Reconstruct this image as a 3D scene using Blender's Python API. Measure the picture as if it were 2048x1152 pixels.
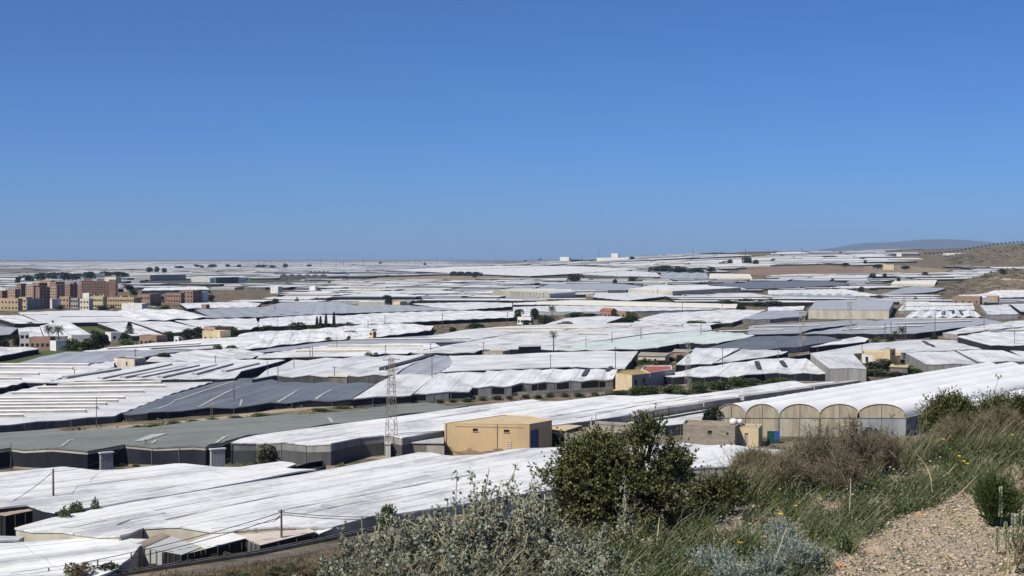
import bpy, bmesh, math, random
import numpy as np
from mathutils import Vector, noise as mnoise

for _o in list(bpy.data.objects):
    bpy.data.objects.remove(_o, do_unlink=True)
SC = bpy.context.scene
COL = SC.collection
R = math.radians
rnd = random.Random(7)

# ------------------------------------------------------------------ camera
F, CX, CY, HOR = 2960.0, 1024.0, 576.0, 518.0        # focal length and optical centre in photo pixels
PITCH = math.atan((CY - HOR) / F)
CAMH = 36.0                                          # eye height above the plain
cam = bpy.data.cameras.new('camera')
cam.sensor_width = 36.0
cam.lens = F / 2048 * 36.0
cam.clip_start = 0.5
cam.clip_end = 120000
camo = bpy.data.objects.new('camera', cam)
COL.objects.link(camo)
camo.location = (0, 0, 0)
camo.rotation_euler = (R(90) - PITCH, 0, 0)
SC.camera = camo

# ------------------------------------------------------------------ light
SUN_EL = R(50)
SUN_DIR = Vector((-0.74, -0.67, 0)).normalized() * math.cos(SUN_EL) + Vector((0, 0, math.sin(SUN_EL)))
W = bpy.data.worlds.new('World')
SC.world = W
W.use_nodes = True
wn, wl = W.node_tree.nodes, W.node_tree.links
wn.clear()
wo = wn.new('ShaderNodeOutputWorld'); wb = wn.new('ShaderNodeBackground')
sky = wn.new('ShaderNodeTexSky'); sky.sky_type = 'NISHITA'; sky.sun_disc = False
sky.sun_elevation = SUN_EL
sky.sun_rotation = math.atan2(SUN_DIR.x, SUN_DIR.y)
sky.altitude = 0; sky.air_density = 0.6; sky.dust_density = 0.5; sky.ozone_density = 10
hs = wn.new('ShaderNodeVectorMath'); hs.operation = 'MULTIPLY'; hs.inputs[1].default_value = (.74, .98, 1.242)   # camera white balance of a deep clear sky
wl.new(sky.outputs[0], hs.inputs[0]); wl.new(hs.outputs[0], wb.inputs[0]); wl.new(wb.outputs[0], wo.inputs[0])
wb.inputs[1].default_value = 0.074
sl = bpy.data.lights.new('sun', 'SUN'); sl.energy = 5.0; sl.angle = R(0.53); sl.color = (1.0, 0.95, 0.85)
so = bpy.data.objects.new('sun', sl); COL.objects.link(so)
so.rotation_euler = (-SUN_DIR).to_track_quat('-Z', 'Y').to_euler()
SC.view_settings.view_transform = 'Standard'; SC.view_settings.look = 'None'
SC.view_settings.exposure = 0.2; SC.view_settings.gamma = 1.0
SC.cycles.max_bounces = 6; SC.cycles.diffuse_bounces = 3; SC.cycles.glossy_bounces = 2
SC.cycles.transparent_max_bounces = 6; SC.cycles.volume_bounces = 0
SC.cycles.volume_max_steps = 16
HAZE_D = 2.6e-5

# ------------------------------------------------------------------ terrain functions
def sst(a, b, x):
    t = np.clip((np.asarray(x, float) - a) / (b - a), 0, 1)
    return t * t * (3 - 2 * t)
def s1(a, b, x):
    t = (x - a) / (b - a)
    t = 0.0 if t < 0 else 1.0 if t > 1 else t
    return t * t * (3 - 2 * t)
def plain_np(x, y):
    z = -CAMH + 58 * sst(-500, 900, x) * sst(1300, 4600, y) * (1 - .7 * sst(4900, 9000, y))
    z = z + 8 * sst(300, -900, x) * sst(4000, 16000, y)
    h1 = 24 * sst(850, 1080, x - .28 * (y - 3000)) * sst(2780, 3120, y) * (1 - .6 * sst(3400, 4600, y))
    h1 = h1 + 6 * sst(1000, 1250, x) * sst(3100, 3500, y)
    h2 = 23 * sst(430, 535, x - .28 * (y - 1550)) * sst(1400, 1540, y) * (1 - sst(1650, 1960, y))
    return z + h1 + h2
def plain(x, y):
    z = -CAMH
    if y > 1300:
        z += 58 * s1(-500, 900, x) * s1(1300, 4600, y) * (1 - .7 * s1(4900, 9000, y))
        z += 8 * s1(300, -900, x) * s1(4000, 16000, y)
        z += 24 * s1(850, 1080, x - .28 * (y - 3000)) * s1(2780, 3120, y) * (1 - .6 * s1(3400, 4600, y))
        z += 6 * s1(1000, 1250, x) * s1(3100, 3500, y)
        z += 23 * s1(430, 535, x - .28 * (y - 1550)) * s1(1400, 1540, y) * (1 - s1(1650, 1960, y))
    return z
CREST = [(-4000, 1265), (560, 1265), (680, 1220), (820, 1175), (1000, 1130), (1200, 1075), (1400, 1000), (1600, 950), (1800, 915), (2048, 875), (2400, 840), (6000, 800)]
def hill_np(x, y):
    x = np.asarray(x, float); y = np.asarray(y, float)
    yy = np.maximum(y, 3.0)
    px = CX + F * x / yy
    c = np.interp(px, [a for a, b in CREST], [b for a, b in CREST])
    dc = 1.6 * F / (c - HOR)
    s = np.interp(px, [500, 800, 1300, 2100], [.228, .24, .33, .36])
    over = np.maximum(0, y - dc)
    soft = over * over / (over + 1.2)
    z = -1.6 - s * soft + .012 * np.clip(x, -6, 12) * np.clip(1 - over / 4, 0, 1)
    z = z + .05 * np.sin(x * 2.1 + .7 * y) * np.cos(y * 1.7 - x) * np.clip(y / 5, 0, 1)
    return z
def ground(x, y):
    return max(plain(x, y), float(hill_np(x, y))) if y < 200 else plain(x, y)

FWD = Vector((0, math.cos(PITCH), -math.sin(PITCH))); UP = Vector((0, math.sin(PITCH), math.cos(PITCH)))
def ray(px, py):
    d = FWD + UP * (-(py - CY) / F); d.x += (px - CX) / F
    return d / d.y
def at(px, py, h=0.0):
    """point of the plain (or h metres above it) where the photo shows pixel px, py"""
    d = ray(px, py)
    if d.z < -.0005:
        t = (-CAMH + h) / d.z
        if 0 < t < 1250:
            return Vector((d.x * t, t, -CAMH + h))
    a = 100.0
    while a < 60000:
        b = a * 1.03
        if d.z * b < plain(d.x * b, b) + h:
            for _ in range(24):
                m = .5 * (a + b)
                if d.z * m < plain(d.x * m, m) + h: b = m
                else: a = m
            return Vector((d.x * b, b, d.z * b))
        a = b
    t = 30000.0
    return Vector((d.x * t, t, plain(d.x * t, t) + h))
def scale_at(p):
    return F / p.y                                   # photo pixels per metre at a point

# ------------------------------------------------------------------ object helpers
def link(o, parent=None):
    COL.objects.link(o)
    if parent is not None: o.parent = parent
    return o
def tag(o, label=None, cat=None, group=None, kind=None):
    if label: o['label'] = label
    if cat: o['category'] = cat
    if group: o['group'] = group
    if kind: o['kind'] = kind
    return o
def empty(name, loc, label=None, cat=None, group=None, rz=0.0):
    o = bpy.data.objects.new(name, None); o.location = loc; o.rotation_euler = (0, 0, rz)
    o.empty_display_size = .2
    COL.objects.link(o)
    return tag(o, label, cat, group)
def meshobj(name, verts, faces, mat, parent=None, smooth=False):
    me = bpy.data.meshes.new(name)
    me.from_pydata([tuple(v) for v in verts], [], faces)
    if smooth: me.shade_smooth()
    me.materials.append(M[mat] if isinstance(mat, str) else mat)
    return link(bpy.data.objects.new(name, me), parent)
def npmesh(name, V, Fq, mats, parent=None, matidx=None, smooth=False):
    """V (n,3) array, Fq (m,k) index array: fast mesh of equal polygons"""
    V = np.asarray(V, np.float32); Fq = np.asarray(Fq, np.int32)
    me = bpy.data.meshes.new(name)
    k = Fq.shape[1]
    me.vertices.add(len(V)); me.vertices.foreach_set('co', V.ravel())
    me.loops.add(Fq.size); me.loops.foreach_set('vertex_index', Fq.ravel())
    me.polygons.add(len(Fq)); me.polygons.foreach_set('loop_start', np.arange(0, Fq.size, k, dtype=np.int32))
    if matidx is not None: me.polygons.foreach_set('material_index', np.asarray(matidx, np.int32))
    if smooth: me.polygons.foreach_set('use_smooth', np.ones(len(Fq), bool))
    for m in (mats if isinstance(mats, (list, tuple)) else [mats]):
        me.materials.append(M[m] if isinstance(m, str) else m)
    me.update(calc_edges=True)
    return link(bpy.data.objects.new(name, me), parent)
class MB:
    """collects simple solids and links them as one mesh"""
    def __init__(s): s.v = []; s.f = []
    def add(s, vs, fs):
        n = len(s.v); s.v += [tuple(v) for v in vs]; s.f += [tuple(i + n for i in f) for f in fs]
        return s
    def box(s, c, d, rz=0.0, taper=1.0):
        cx, cy, cz = c; a, b, h = d[0] / 2, d[1] / 2, d[2] / 2
        co, si = math.cos(rz), math.sin(rz); vs = []
        for z, k in ((-h, 1.0), (h, taper)):
            for x, y in ((-a, -b), (a, -b), (a, b), (-a, b)):
                x *= k; y *= k
                vs.append((cx + x * co - y * si, cy + x * si + y * co, cz + z))
        return s.add(vs, [(3, 2, 1, 0), (4, 5, 6, 7), (0, 1, 5, 4), (1, 2, 6, 5), (2, 3, 7, 6), (3, 0, 4, 7)])
    def bar(s, a, b, r, r2=None, n=4):
        a = Vector(a); b = Vector(b); r2 = r if r2 is None else r2
        d = (b - a).normalized(); u = d.orthogonal().normalized(); w = d.cross(u); vs = []
        for p, q in ((a, r), (b, r2)):
            for i in range(n):
                t = 2 * math.pi * (i + .5) / n
                vs.append(p + (u * math.cos(t) + w * math.sin(t)) * q)
        fs = [(i, (i + 1) % n, n + (i + 1) % n, n + i) for i in range(n)] + [tuple(range(n - 1, -1, -1)), tuple(range(n, 2 * n))]
        return s.add(vs, fs)
    def tube(s, pts, r, n=4, r2=None):
        m = len(pts)
        for i in range(m - 1):
            ra = r if r2 is None else r + (r2 - r) * i / (m - 1)
            rb = r if r2 is None else r + (r2 - r) * (i + 1) / (m - 1)
            s.bar(pts[i], pts[i + 1], ra, rb, n)
        return s
    def prism(s, poly, z0, z1):
        n = len(poly); vs = [(x, y, z0) for x, y in poly] + [(x, y, z1) for x, y in poly]
        return s.add(vs, [tuple(range(n - 1, -1, -1)), tuple(range(n, 2 * n))] + [(i, (i + 1) % n, n + (i + 1) % n, n + i) for i in range(n)])
    def build(s, name, mat, parent=None, smooth=False):
        return meshobj(name, s.v, s.f, mat, parent, smooth)
def copy_tree(o, parent=None):
    c = o.copy(); COL.objects.link(c); c.parent = parent
    for ch in o.children: copy_tree(ch, c)
    return c

# ------------------------------------------------------------------ materials
M = {}
def nt(name):
    m = bpy.data.materials.new(name); m.use_nodes = True; M[name] = m
    n, l = m.node_tree.nodes, m.node_tree.links
    return m, n, l, n['Principled BSDF']
def ramp(n, stops):
    r = n.new('ShaderNodeValToRGB'); e = r.color_ramp.elements
    e[0].position, e[0].color = stops[0][0], (*stops[0][1], 1)
    e[1].position, e[1].color = stops[-1][0], (*stops[-1][1], 1)
    for p, c in stops[1:-1]:
        q = e.new(p); q.color = (*c, 1)
    return r
def noise_tex(n, l, src, scale, detail=3, vec=(1, 1, 1), rough=.55):
    mp = n.new('ShaderNodeMapping'); mp.inputs['Scale'].default_value = vec
    t = n.new('ShaderNodeTexNoise'); t.inputs['Scale'].default_value = scale; t.inputs['Detail'].default_value = detail
    t.inputs['Roughness'].default_value = rough
    l.new(src, mp.inputs[0]); l.new(mp.outputs[0], t.inputs['Vector'])
    return t
def mixc(n, l, a, b, fac, mode='MIX'):
    x = n.new('ShaderNodeMix'); x.data_type = 'RGBA'; x.blend_type = mode
    for k, v in ((0, fac), (6, a), (7, b)):
        if hasattr(v, 'is_linked') or isinstance(v, bpy.types.NodeSocket): l.new(v, x.inputs[k])
        elif k == 0: x.inputs[0].default_value = v
        else: x.inputs[k].default_value = (*v, 1)
    return x.outputs[2]
def simple(name, col, col2=None, scale=1.0, rough=.85, vec=(1, 1, 1), bump=0.0, spec=.3, lo=.35, hi=.65, rand=0.0, coord='Object', metal=0.0):
    m, n, l, b = nt(name)
    tc = n.new('ShaderNodeTexCoord')
    t = noise_tex(n, l, tc.outputs[coord], scale, 4, vec)
    r = ramp(n, [(lo, col), (hi, col2 or tuple(c * .75 for c in col))])
    l.new(t.outputs[0], r.inputs[0]); out = r.outputs[0]
    if rand:
        oi = n.new('ShaderNodeObjectInfo'); mr = n.new('ShaderNodeMapRange')
        mr.inputs[3].default_value = 1 - rand; mr.inputs[4].default_value = 1 + rand * .4
        l.new(oi.outputs['Random'], mr.inputs[0])
        cb = n.new('ShaderNodeVectorMath'); cb.operation = 'SCALE'
        l.new(out, cb.inputs[0]); l.new(mr.outputs[0], cb.inputs['Scale']); out = cb.outputs[0]
    l.new(out, b.inputs['Base Color'])
    b.inputs['Roughness'].default_value = rough; b.inputs['Specular IOR Level'].default_value = spec
    b.inputs['Metallic'].default_value = metal
    if bump:
        bp = n.new('ShaderNodeBump'); bp.inputs['Strength'].default_value = bump; bp.inputs['Distance'].default_value = .05
        l.new(t.outputs[0], bp.inputs['Height']); l.new(bp.outputs[0], b.inputs['Normal'])
    return m
def roofmat(name, clean, dirt, amount, rough=.55, bump=.35, rand=.16):
    """plastic sheeting: dust and whitewash wear streaked along the ridges (local X), sheet joints, wrinkles"""
    m, n, l, b = nt(name)
    tc = n.new('ShaderNodeTexCoord'); oc = tc.outputs['Object']
    a = noise_tex(n, l, oc, .55, 6, (.07, 1.0, 1), .68)
    c = noise_tex(n, l, oc, .06, 4, (1, 1.6, 1), .6)
    f = noise_tex(n, l, oc, 1.5, 7, (.30, 1, 1), .72)
    ad = n.new('ShaderNodeMath'); ad.operation = 'ADD'; l.new(a.outputs[0], ad.inputs[0]); l.new(c.outputs[0], ad.inputs[1])
    ad2 = n.new('ShaderNodeMath'); ad2.operation = 'MULTIPLY_ADD'; l.new(f.outputs[0], ad2.inputs[0]); ad2.inputs[1].default_value = .8
    l.new(ad.outputs[0], ad2.inputs[2])
    r = ramp(n, [(.60, (1, 1, 1)), (.68, (.40,) * 3), (.76, (0, 0, 0))])
    mr = n.new('ShaderNodeMath'); mr.operation = 'MULTIPLY'; l.new(ad2.outputs[0], mr.inputs[0]); mr.inputs[1].default_value = .5
    l.new(mr.outputs[0], r.inputs[0])
    fa = n.new('ShaderNodeMath'); fa.operation = 'MULTIPLY'; l.new(r.outputs[0], fa.inputs[0]); fa.inputs[1].default_value = amount
    col = mixc(n, l, clean, dirt, fa.outputs[0])
    sp = noise_tex(n, l, oc, 2.2, 3, (.35, 1, 1), .6); rs = ramp(n, [(.655, (0, 0, 0)), (.70, (1, 1, 1))]); l.new(sp.outputs[0], rs.inputs[0])
    col = mixc(n, l, col, (.66, .64, .62), rs.outputs[0], 'MULTIPLY')
    # joints between the sheets and the wires that hold them
    for axis, step, wd, dk in ((1, 7.6, .032, .30), (0, 11.5, .012, .5), (1, 1.9, .05, .80)):
        sx = n.new('ShaderNodeSeparateXYZ'); l.new(oc, sx.inputs[0])
        ds = n.new('ShaderNodeMath'); ds.operation = 'MULTIPLY_ADD'; l.new(c.outputs[0], ds.inputs[0]); ds.inputs[1].default_value = 1.6 if axis == 0 else .7
        l.new(sx.outputs[axis], ds.inputs[2])
        dv = n.new('ShaderNodeMath'); dv.operation = 'DIVIDE'; l.new(ds.outputs[0], dv.inputs[0]); dv.inputs[1].default_value = step
        fr = n.new('ShaderNodeMath'); fr.operation = 'FRACT'; l.new(dv.outputs[0], fr.inputs[0])
        lt = n.new('ShaderNodeMath'); lt.operation = 'LESS_THAN'; l.new(fr.outputs[0], lt.inputs[0]); lt.inputs[1].default_value = wd
        g = n.new('ShaderNodeMath'); g.operation = 'MULTIPLY'; l.new(lt.outputs[0], g.inputs[0]); l.new(f.outputs[0], g.inputs[1])
        col = mixc(n, l, col, (dk, dk, dk * 1.01), g.outputs[0], 'MULTIPLY')
    oi = n.new('ShaderNodeObjectInfo'); m2 = n.new('ShaderNodeMapRange'); m2.inputs[3].default_value = 1 - rand; m2.inputs[4].default_value = 1.0
    l.new(oi.outputs['Random'], m2.inputs[0])
    cb = n.new('ShaderNodeVectorMath'); cb.operation = 'SCALE'; l.new(col, cb.inputs[0]); l.new(m2.outputs[0], cb.inputs['Scale'])
    l.new(cb.outputs[0], b.inputs['Base Color'])
    b.inputs['Roughness'].default_value = rough; b.inputs['Specular IOR Level'].default_value = .35
    bp = n.new('ShaderNodeBump'); bp.inputs['Strength'].default_value = bump; bp.inputs['Distance'].default_value = .5
    l.new(ad2.outputs[0], bp.inputs['Height']); l.new(bp.outputs[0], b.inputs['Normal'])
    return m
roofmat('roof_white', (.775, .77, .75), (.41, .412, .415), .95)
roofmat('roof_worn', (.71, .71, .70), (.42, .425, .43), .9)
roofmat('roof_grey', (.36, .38, .405), (.25, .265, .285), .8)
roofmat('roof_dark', (.15, .163, .18), (.10, .112, .128), .8, rand=.1)
roofmat('roof_net', (.195, .21, .185), (.14, .15, .132), .8, rand=.05)
roofmat('roof_pale', (.66, .71, .67), (.47, .555, .49), .9)
simple('roof_tunnel', (.78, .775, .76), (.70, .70, .69), .12, .5, (1, 1, 1), .1)
roofmat('roof_cream', (.74, .71, .62), (.55, .52, .44), .7)
simple('net_dark', (.010, .012, .019), (.024, .027, .036), .25, .9, (1, 1, .3), rand=.3)
simple('net_black', (.007, .008, .011), (.016, .017, .022), .4, .9)
simple('mesh_grey', (.33, .32, .30), (.20, .20, .19), .5, .8, (1, 1, .25), .4, rand=.2)
simple('plastic_cream', (.56, .52, .42), (.42, .38, .30), .4, .6, (1, 1, .3), .4, rand=.15)
simple('plastic_tan', (.50, .44, .31), (.34, .29, .20), .9, .6, (1, 1, .2), .3)
simple('plastic_grey', (.42, .43, .43), (.30, .31, .32), .4, .6, (1, 1, .3), .3, rand=.15)
simple('plastic_dim', (.13, .13, .128), (.07, .07, .07), .35, .7, (1, 1, .3), .3, rand=.25)
simple('skirt_white', (.72, .72, .70), (.5, .5, .48), .6, .6)
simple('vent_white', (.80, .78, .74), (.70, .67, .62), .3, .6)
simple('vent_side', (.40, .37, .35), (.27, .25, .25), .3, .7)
simple('vent_dark', (.035, .04, .05), (.06, .065, .075), .5, .8)
simple('tarp_patch', (.42, .44, .42), (.33, .35, .33), .8, .6)
simple('concrete', (.36, .33, .28), (.24, .215, .18), .5, .9, bump=.3)
simple('concrete_dark', (.20, .18, .155), (.12, .11, .095), .6, .9, bump=.3)
simple('block_wall', (.30, .26, .20), (.20, .175, .14), .8, .9, (1, 1, 2.2), .4)
simple('ochre', (.64, .465, .255), (.50, .36, .20), .35, .9, (1, 1, .35), .2, lo=.3, hi=.7)
simple('ochre_roof', (.50, .40, .255), (.42, .33, .21), .3, .9)
simple('ochre_pale', (.60, .48, .30), (.50, .40, .25), .6, .9)
simple('town_ochre', (.44, .345, .215), (.36, .28, .175), .3, .9)
simple('town_yellow', (.50, .42, .265), (.42, .35, .22), .3, .9)
simple('cream_wall', (.62, .56, .45), (.50, .45, .36), .5, .9)
simple('white_wall', (.72, .70, .66), (.58, .56, .52), .5, .9)
simple('pink_wall', (.40, .275, .21), (.33, .225, .17), .3, .9)
simple('brick_orange', (.30, .20, .15), (.24, .16, .12), .25, .9)
simple('brick_brown', (.30, .19, .14), (.22, .14, .11), .25, .9)
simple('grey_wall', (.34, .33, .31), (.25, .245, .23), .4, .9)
simple('roof_flat', (.34, .29, .24), (.25, .215, .18), .3, .9)
simple('roof_moss', (.34, .25, .10), (.24, .17, .08), .3, .9)
simple('roof_red', (.33, .10, .075), (.24, .08, .06), .5, .9)
simple('glass_dark', (.02, .022, .026), (.035, .038, .042), .4, .25, spec=.5)
simple('blue_door', (.03, .07, .22), (.025, .055, .16), .6, .5)
simple('steel', (.34, .31, .28), (.24, .20, .17), .8, .6, metal=.2)
simple('steel_rust', (.19, .14, .115), (.25, .21, .19), .5, .75)
simple('wood_pole', (.13, .105, .085), (.085, .07, .058), 1.2, .9)
simple('wire', (.03, .03, .032), (.02, .02, .02), 1, .6)
simple('sheet_grey', (.46, .46, .45), (.36, .36, .36), .5, .6, (1, 1, .2))
simple('sheet_white', (.78, .78, .76), (.62, .61, .58), .35, .55)
simple('sheet_rust', (.30, .225, .18), (.42, .36, .30), .5, .8)
simple('sheet_beige', (.44, .38, .33), (.54, .48, .43), .35, .8)
simple('rubble', (.33, .26, .18), (.20, .15, .11), .5, .95, bump=.5)
simple('plastic_blue', (.035, .12, .33), (.03, .09, .25), 2, .4)
simple('plastic_green', (.02, .09, .06), (.02, .07, .05), 2, .4)
simple('tank_white', (.70, .69, .66), (.58, .57, .54), 1, .5)
simple('car_paint', (.5, .5, .5), (.46, .46, .46), 1, .3, spec=.5)
simple('tyre', (.015,) * 3, (.02,) * 3, 1, .8)
simple('solar', (.012, .016, .03), (.02, .025, .042), .5, .25, spec=.5)
simple('bark', (.10, .075, .052), (.06, .045, .032), 3, .95)
simple('soil', (.30, .22, .15), (.17, .125, .09), .02, .95, lo=.3, hi=.7)
def foliage(name, c1, c2, scale=2.0, rough=.7, spec=.25):
    m, n, l, b = nt(name)
    tc = n.new('ShaderNodeTexCoord'); t = noise_tex(n, l, tc.outputs['Object'], scale, 2)
    oi = n.new('ShaderNodeObjectInfo')
    r = ramp(n, [(.35, c1), (.65, c2)]); l.new(t.outputs[0], r.inputs[0])
    mr = n.new('ShaderNodeMapRange'); mr.inputs[3].default_value = .75; mr.inputs[4].default_value = 1.2; l.new(oi.outputs['Random'], mr.inputs[0])
    cb = n.new('ShaderNodeVectorMath'); cb.operation = 'SCALE'; l.new(r.outputs[0], cb.inputs[0]); l.new(mr.outputs[0], cb.inputs['Scale'])
    l.new(cb.outputs[0], b.inputs['Base Color']); b.inputs['Roughness'].default_value = rough; b.inputs['Specular IOR Level'].default_value = spec
    return m
foliage('leaf_dark', (.022, .036, .018), (.045, .062, .028), 1.2)
foliage('leaf_olive', (.055, .07, .03), (.095, .105, .05), 1.2)
foliage('leaf_green', (.05, .085, .022), (.085, .12, .035), 1.2)
foliage('leaf_dry', (.16, .12, .065), (.10, .08, .045), 1.2)

# ------------------------------------------------------------------ the ground sheet
def ground_material():
    m, n, l, b = nt('plain_ground')
    tc = n.new('ShaderNodeTexCoord'); oc = tc.outputs['Object']
    a = noise_tex(n, l, oc, .012, 6, (1, 1, 1), .6)
    c = noise_tex(n, l, oc, .11, 5, (1, 1, 1), .65)
    d = noise_tex(n, l, oc, .9, 4, (1, 1, 1), .6)
    r1 = ramp(n, [(.30, (.15, .12, .088)), (.5, (.21, .165, .118)), (.72, (.125, .098, .074))]); l.new(a.outputs[0], r1.inputs[0])
    r2 = ramp(n, [(.42, (0, 0, 0)), (.60, (1, 1, 1))]); l.new(c.outputs[0], r2.inputs[0])
    g = mixc(n, l, (.05, .05, .03), (.085, .075, .05), d.outputs[0])
    col = mixc(n, l, r1.outputs[0], g, r2.outputs[0])
    l.new(col, b.inputs['Base Color']); b.inputs['Roughness'].default_value = .95; b.inputs['Specular IOR Level'].default_value = .1
    bp = n.new('ShaderNodeBump'); bp.inputs['Strength'].default_value = .6; bp.inputs['Distance'].default_value = .6
    l.new(d.outputs[0], bp.inputs['Height']); l.new(bp.outputs[0], b.inputs['Normal'])
ground_material()
ys = np.concatenate([np.linspace(-60, 110, 8), np.geomspace(125, 45000, 230)])
ts = np.concatenate([np.linspace(-1.25, -.45, 12)[:-1], np.linspace(-.45, .45, 150), np.linspace(.45, 1.25, 12)[1:]])
GX = ts[None, :] * np.maximum(ys, 200)[:, None]; GY = np.repeat(ys[:, None], len(ts), 1)
GZ = plain_np(GX, GY)
_rough = np.array([mnoise.fractal(Vector((float(a) * .012, float(b) * .012, 0)), 1, 2, 4) for a, b in zip(GX.ravel(), GY.ravel())]).reshape(GX.shape)
GZ = GZ + _rough * 2.5 * (sst(880, 1000, GX - .28 * (GY - 3000)) * sst(2800, 3000, GY) + sst(450, 540, GX - .28 * (GY - 1550)) * sst(1420, 1540, GY) * (1 - sst(1750, 1960, GY)))
nr, nc = GX.shape
idx = np.arange(nr * nc).reshape(nr, nc)
GQ = np.stack([idx[:-1, :-1], idx[:-1, 1:], idx[1:, 1:], idx[1:, :-1]], -1).reshape(-1, 4)
g = npmesh('ground', np.stack([GX, GY, GZ], -1).reshape(-1, 3), GQ, 'plain_ground', smooth=True)
tag(g, kind='structure')
# foreground hillside
def hillside_material():
    m, n, l, b = nt('hillside_soil')
    tc = n.new('ShaderNodeTexCoord'); oc = tc.outputs['Object']
    a = noise_tex(n, l, oc, .7, 5); c = noise_tex(n, l, oc, 24, 5, (1, 1, 1), .7)
    v = n.new('ShaderNodeTexVoronoi'); v.inputs['Scale'].default_value = 38; l.new(oc, v.inputs['Vector'])
    r1 = ramp(n, [(.3, (.38, .305, .205)), (.55, (.48, .395, .275)), (.75, (.30, .235, .155))]); l.new(a.outputs[0], r1.inputs[0])
    r2 = ramp(n, [(.3, (.62,) * 3), (.7, (1.08,) * 3)]); l.new(c.outputs[0], r2.inputs[0])
    col = mixc(n, l, r1.outputs[0], r2.outputs[0], 1.0, 'MULTIPLY')
    l.new(col, b.inputs['Base Color']); b.inputs['Roughness'].default_value = .95; b.inputs['Specular IOR Level'].default_value = .15
    bp = n.new('ShaderNodeBump'); bp.inputs['Strength'].default_value = .9; bp.inputs['Distance'].default_value = .03
    ad = n.new('ShaderNodeMath'); l.new(v.outputs['Distance'], ad.inputs[0]); l.new(c.outputs[0], ad.inputs[1])
    l.new(ad.outputs[0], bp.inputs['Height']); l.new(bp.outputs[0], b.inputs['Normal'])
hillside_material()
ys = np.concatenate([np.linspace(-60, -2, 12), np.linspace(0, 20, 110), np.geomspace(20.5, 190, 70)])
ts = np.linspace(-1, 1, 240)
HX = ts[None, :] * (8 + np.maximum(ys, 0) * .62)[:, None]; HY = np.repeat(ys[:, None], len(ts), 1)
HZ = np.maximum(hill_np(HX, HY), -CAMH - 2.0)
nr, nc = HX.shape; idx = np.arange(nr * nc).reshape(nr, nc)
GQ = np.stack([idx[:-1, :-1], idx[:-1, 1:], idx[1:, 1:], idx[1:, :-1]], -1).reshape(-1, 4)
tag(npmesh('hillside', np.stack([HX, HY, HZ], -1).reshape(-1, 3), GQ, 'hillside_soil', smooth=True), kind='structure')
# far mountain behind the right-hand end of the plain
def mountain():
    prof = [(1560, 512), (1600, 505), (1640, 499), (1690, 490), (1740, 482.5), (1775, 482), (1800, 481), (1835, 476.5), (1880, 475), (1920, 477), (1960, 481), (2000, 486), (2060, 494), (2150, 492), (2300, 486), (2500, 500), (2700, 512)]
    D = 33000.0; V = []; nr = 12
    xs = np.linspace(1560, 2700, 150)
    for i, px in enumerate(xs):
        top = np.interp(px, [p for p, _ in prof], [q for _, q in prof])
        top += .5 * mnoise.fractal(Vector((px * .06, 0, 3)), 1, 2, 4)
        hz = (HOR - top) / F * D
        for j in range(nr):
            u = j / (nr - 1) * 2 - 1                                  # front foot, crest, back foot
            k = (1 - abs(u)) ** .8
            w = mnoise.fractal(Vector((px * .035, u * 2.5, 0)), 1, 2, 5)
            V.append(((px - CX) / F * D, D + u * 4600 + w * 600, -60 + (hz + 60) * k + w * 44 * (1 - k) * k * 4))
    n = len(xs); idx = np.arange(n * nr).reshape(n, nr)
    q = np.stack([idx[:-1, :-1], idx[1:, :-1], idx[1:, 1:], idx[:-1, 1:]], -1).reshape(-1, 4)
    tag(npmesh('mountain', V, q, 'mountain_rock', smooth=True), kind='structure')
simple('mountain_rock', (.07, .06, .055), (.045, .045, .04), .0015, .95)
mountain()
# ------------------------------------------------------------------ greenhouses
OCC = []                                             # footprints already taken: list of (minx, maxx, miny, maxy, polygon)
def occupy(poly):
    xs = [p[0] for p in poly]; yy = [p[1] for p in poly]
    OCC.append((min(xs), max(xs), min(yy), max(yy), poly))
def inside(poly, x, y):
    c = False; n = len(poly); j = n - 1
    for i in range(n):
        xi, yi = poly[i]; xj, yj = poly[j]
        if (yi > y) != (yj > y) and x < (xj - xi) * (y - yi) / (yj - yi) + xi: c = not c
        j = i
    return c
def taken(x, y):
    for a, b, c, d, p in OCC:
        if a <= x <= b and c <= y <= d and inside(p, x, y): return True
    return False
def seg_dist(px, py, a, b):
    ax, ay = a; bx, by = b; dx, dy = bx - ax, by - ay
    t = max(0, min(1, ((px - ax) * dx + (py - ay) * dy) / (dx * dx + dy * dy + 1e-9)))
    return math.hypot(px - ax - t * dx, py - ay - t * dy)
WALLS = {'net': [('net_dark', 0, 1)], 'black': [('net_black', 0, 1)], 'mesh': [('mesh_grey', 0, 1)], 'cream': [('plastic_cream', 0, 1)],
         'tan': [('plastic_tan', 0, 1)], 'grey': [('plastic_grey', 0, 1)], 'dim': [('plastic_dim', 0, 1)],
         'two': [('plastic_dim', 0, .66), ('mesh_grey', .66, 1)], 'band': [('concrete', 0, .16), ('net_dark', .16, .84), ('plastic_cream', .84, 1)],
         'plinth': [('concrete', 0, .22), ('net_dark', .22, 1)], 'rows': [('mesh_grey', 0, .35), ('net_black', .35, .86), ('mesh_grey', .86, 1)]}
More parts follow.
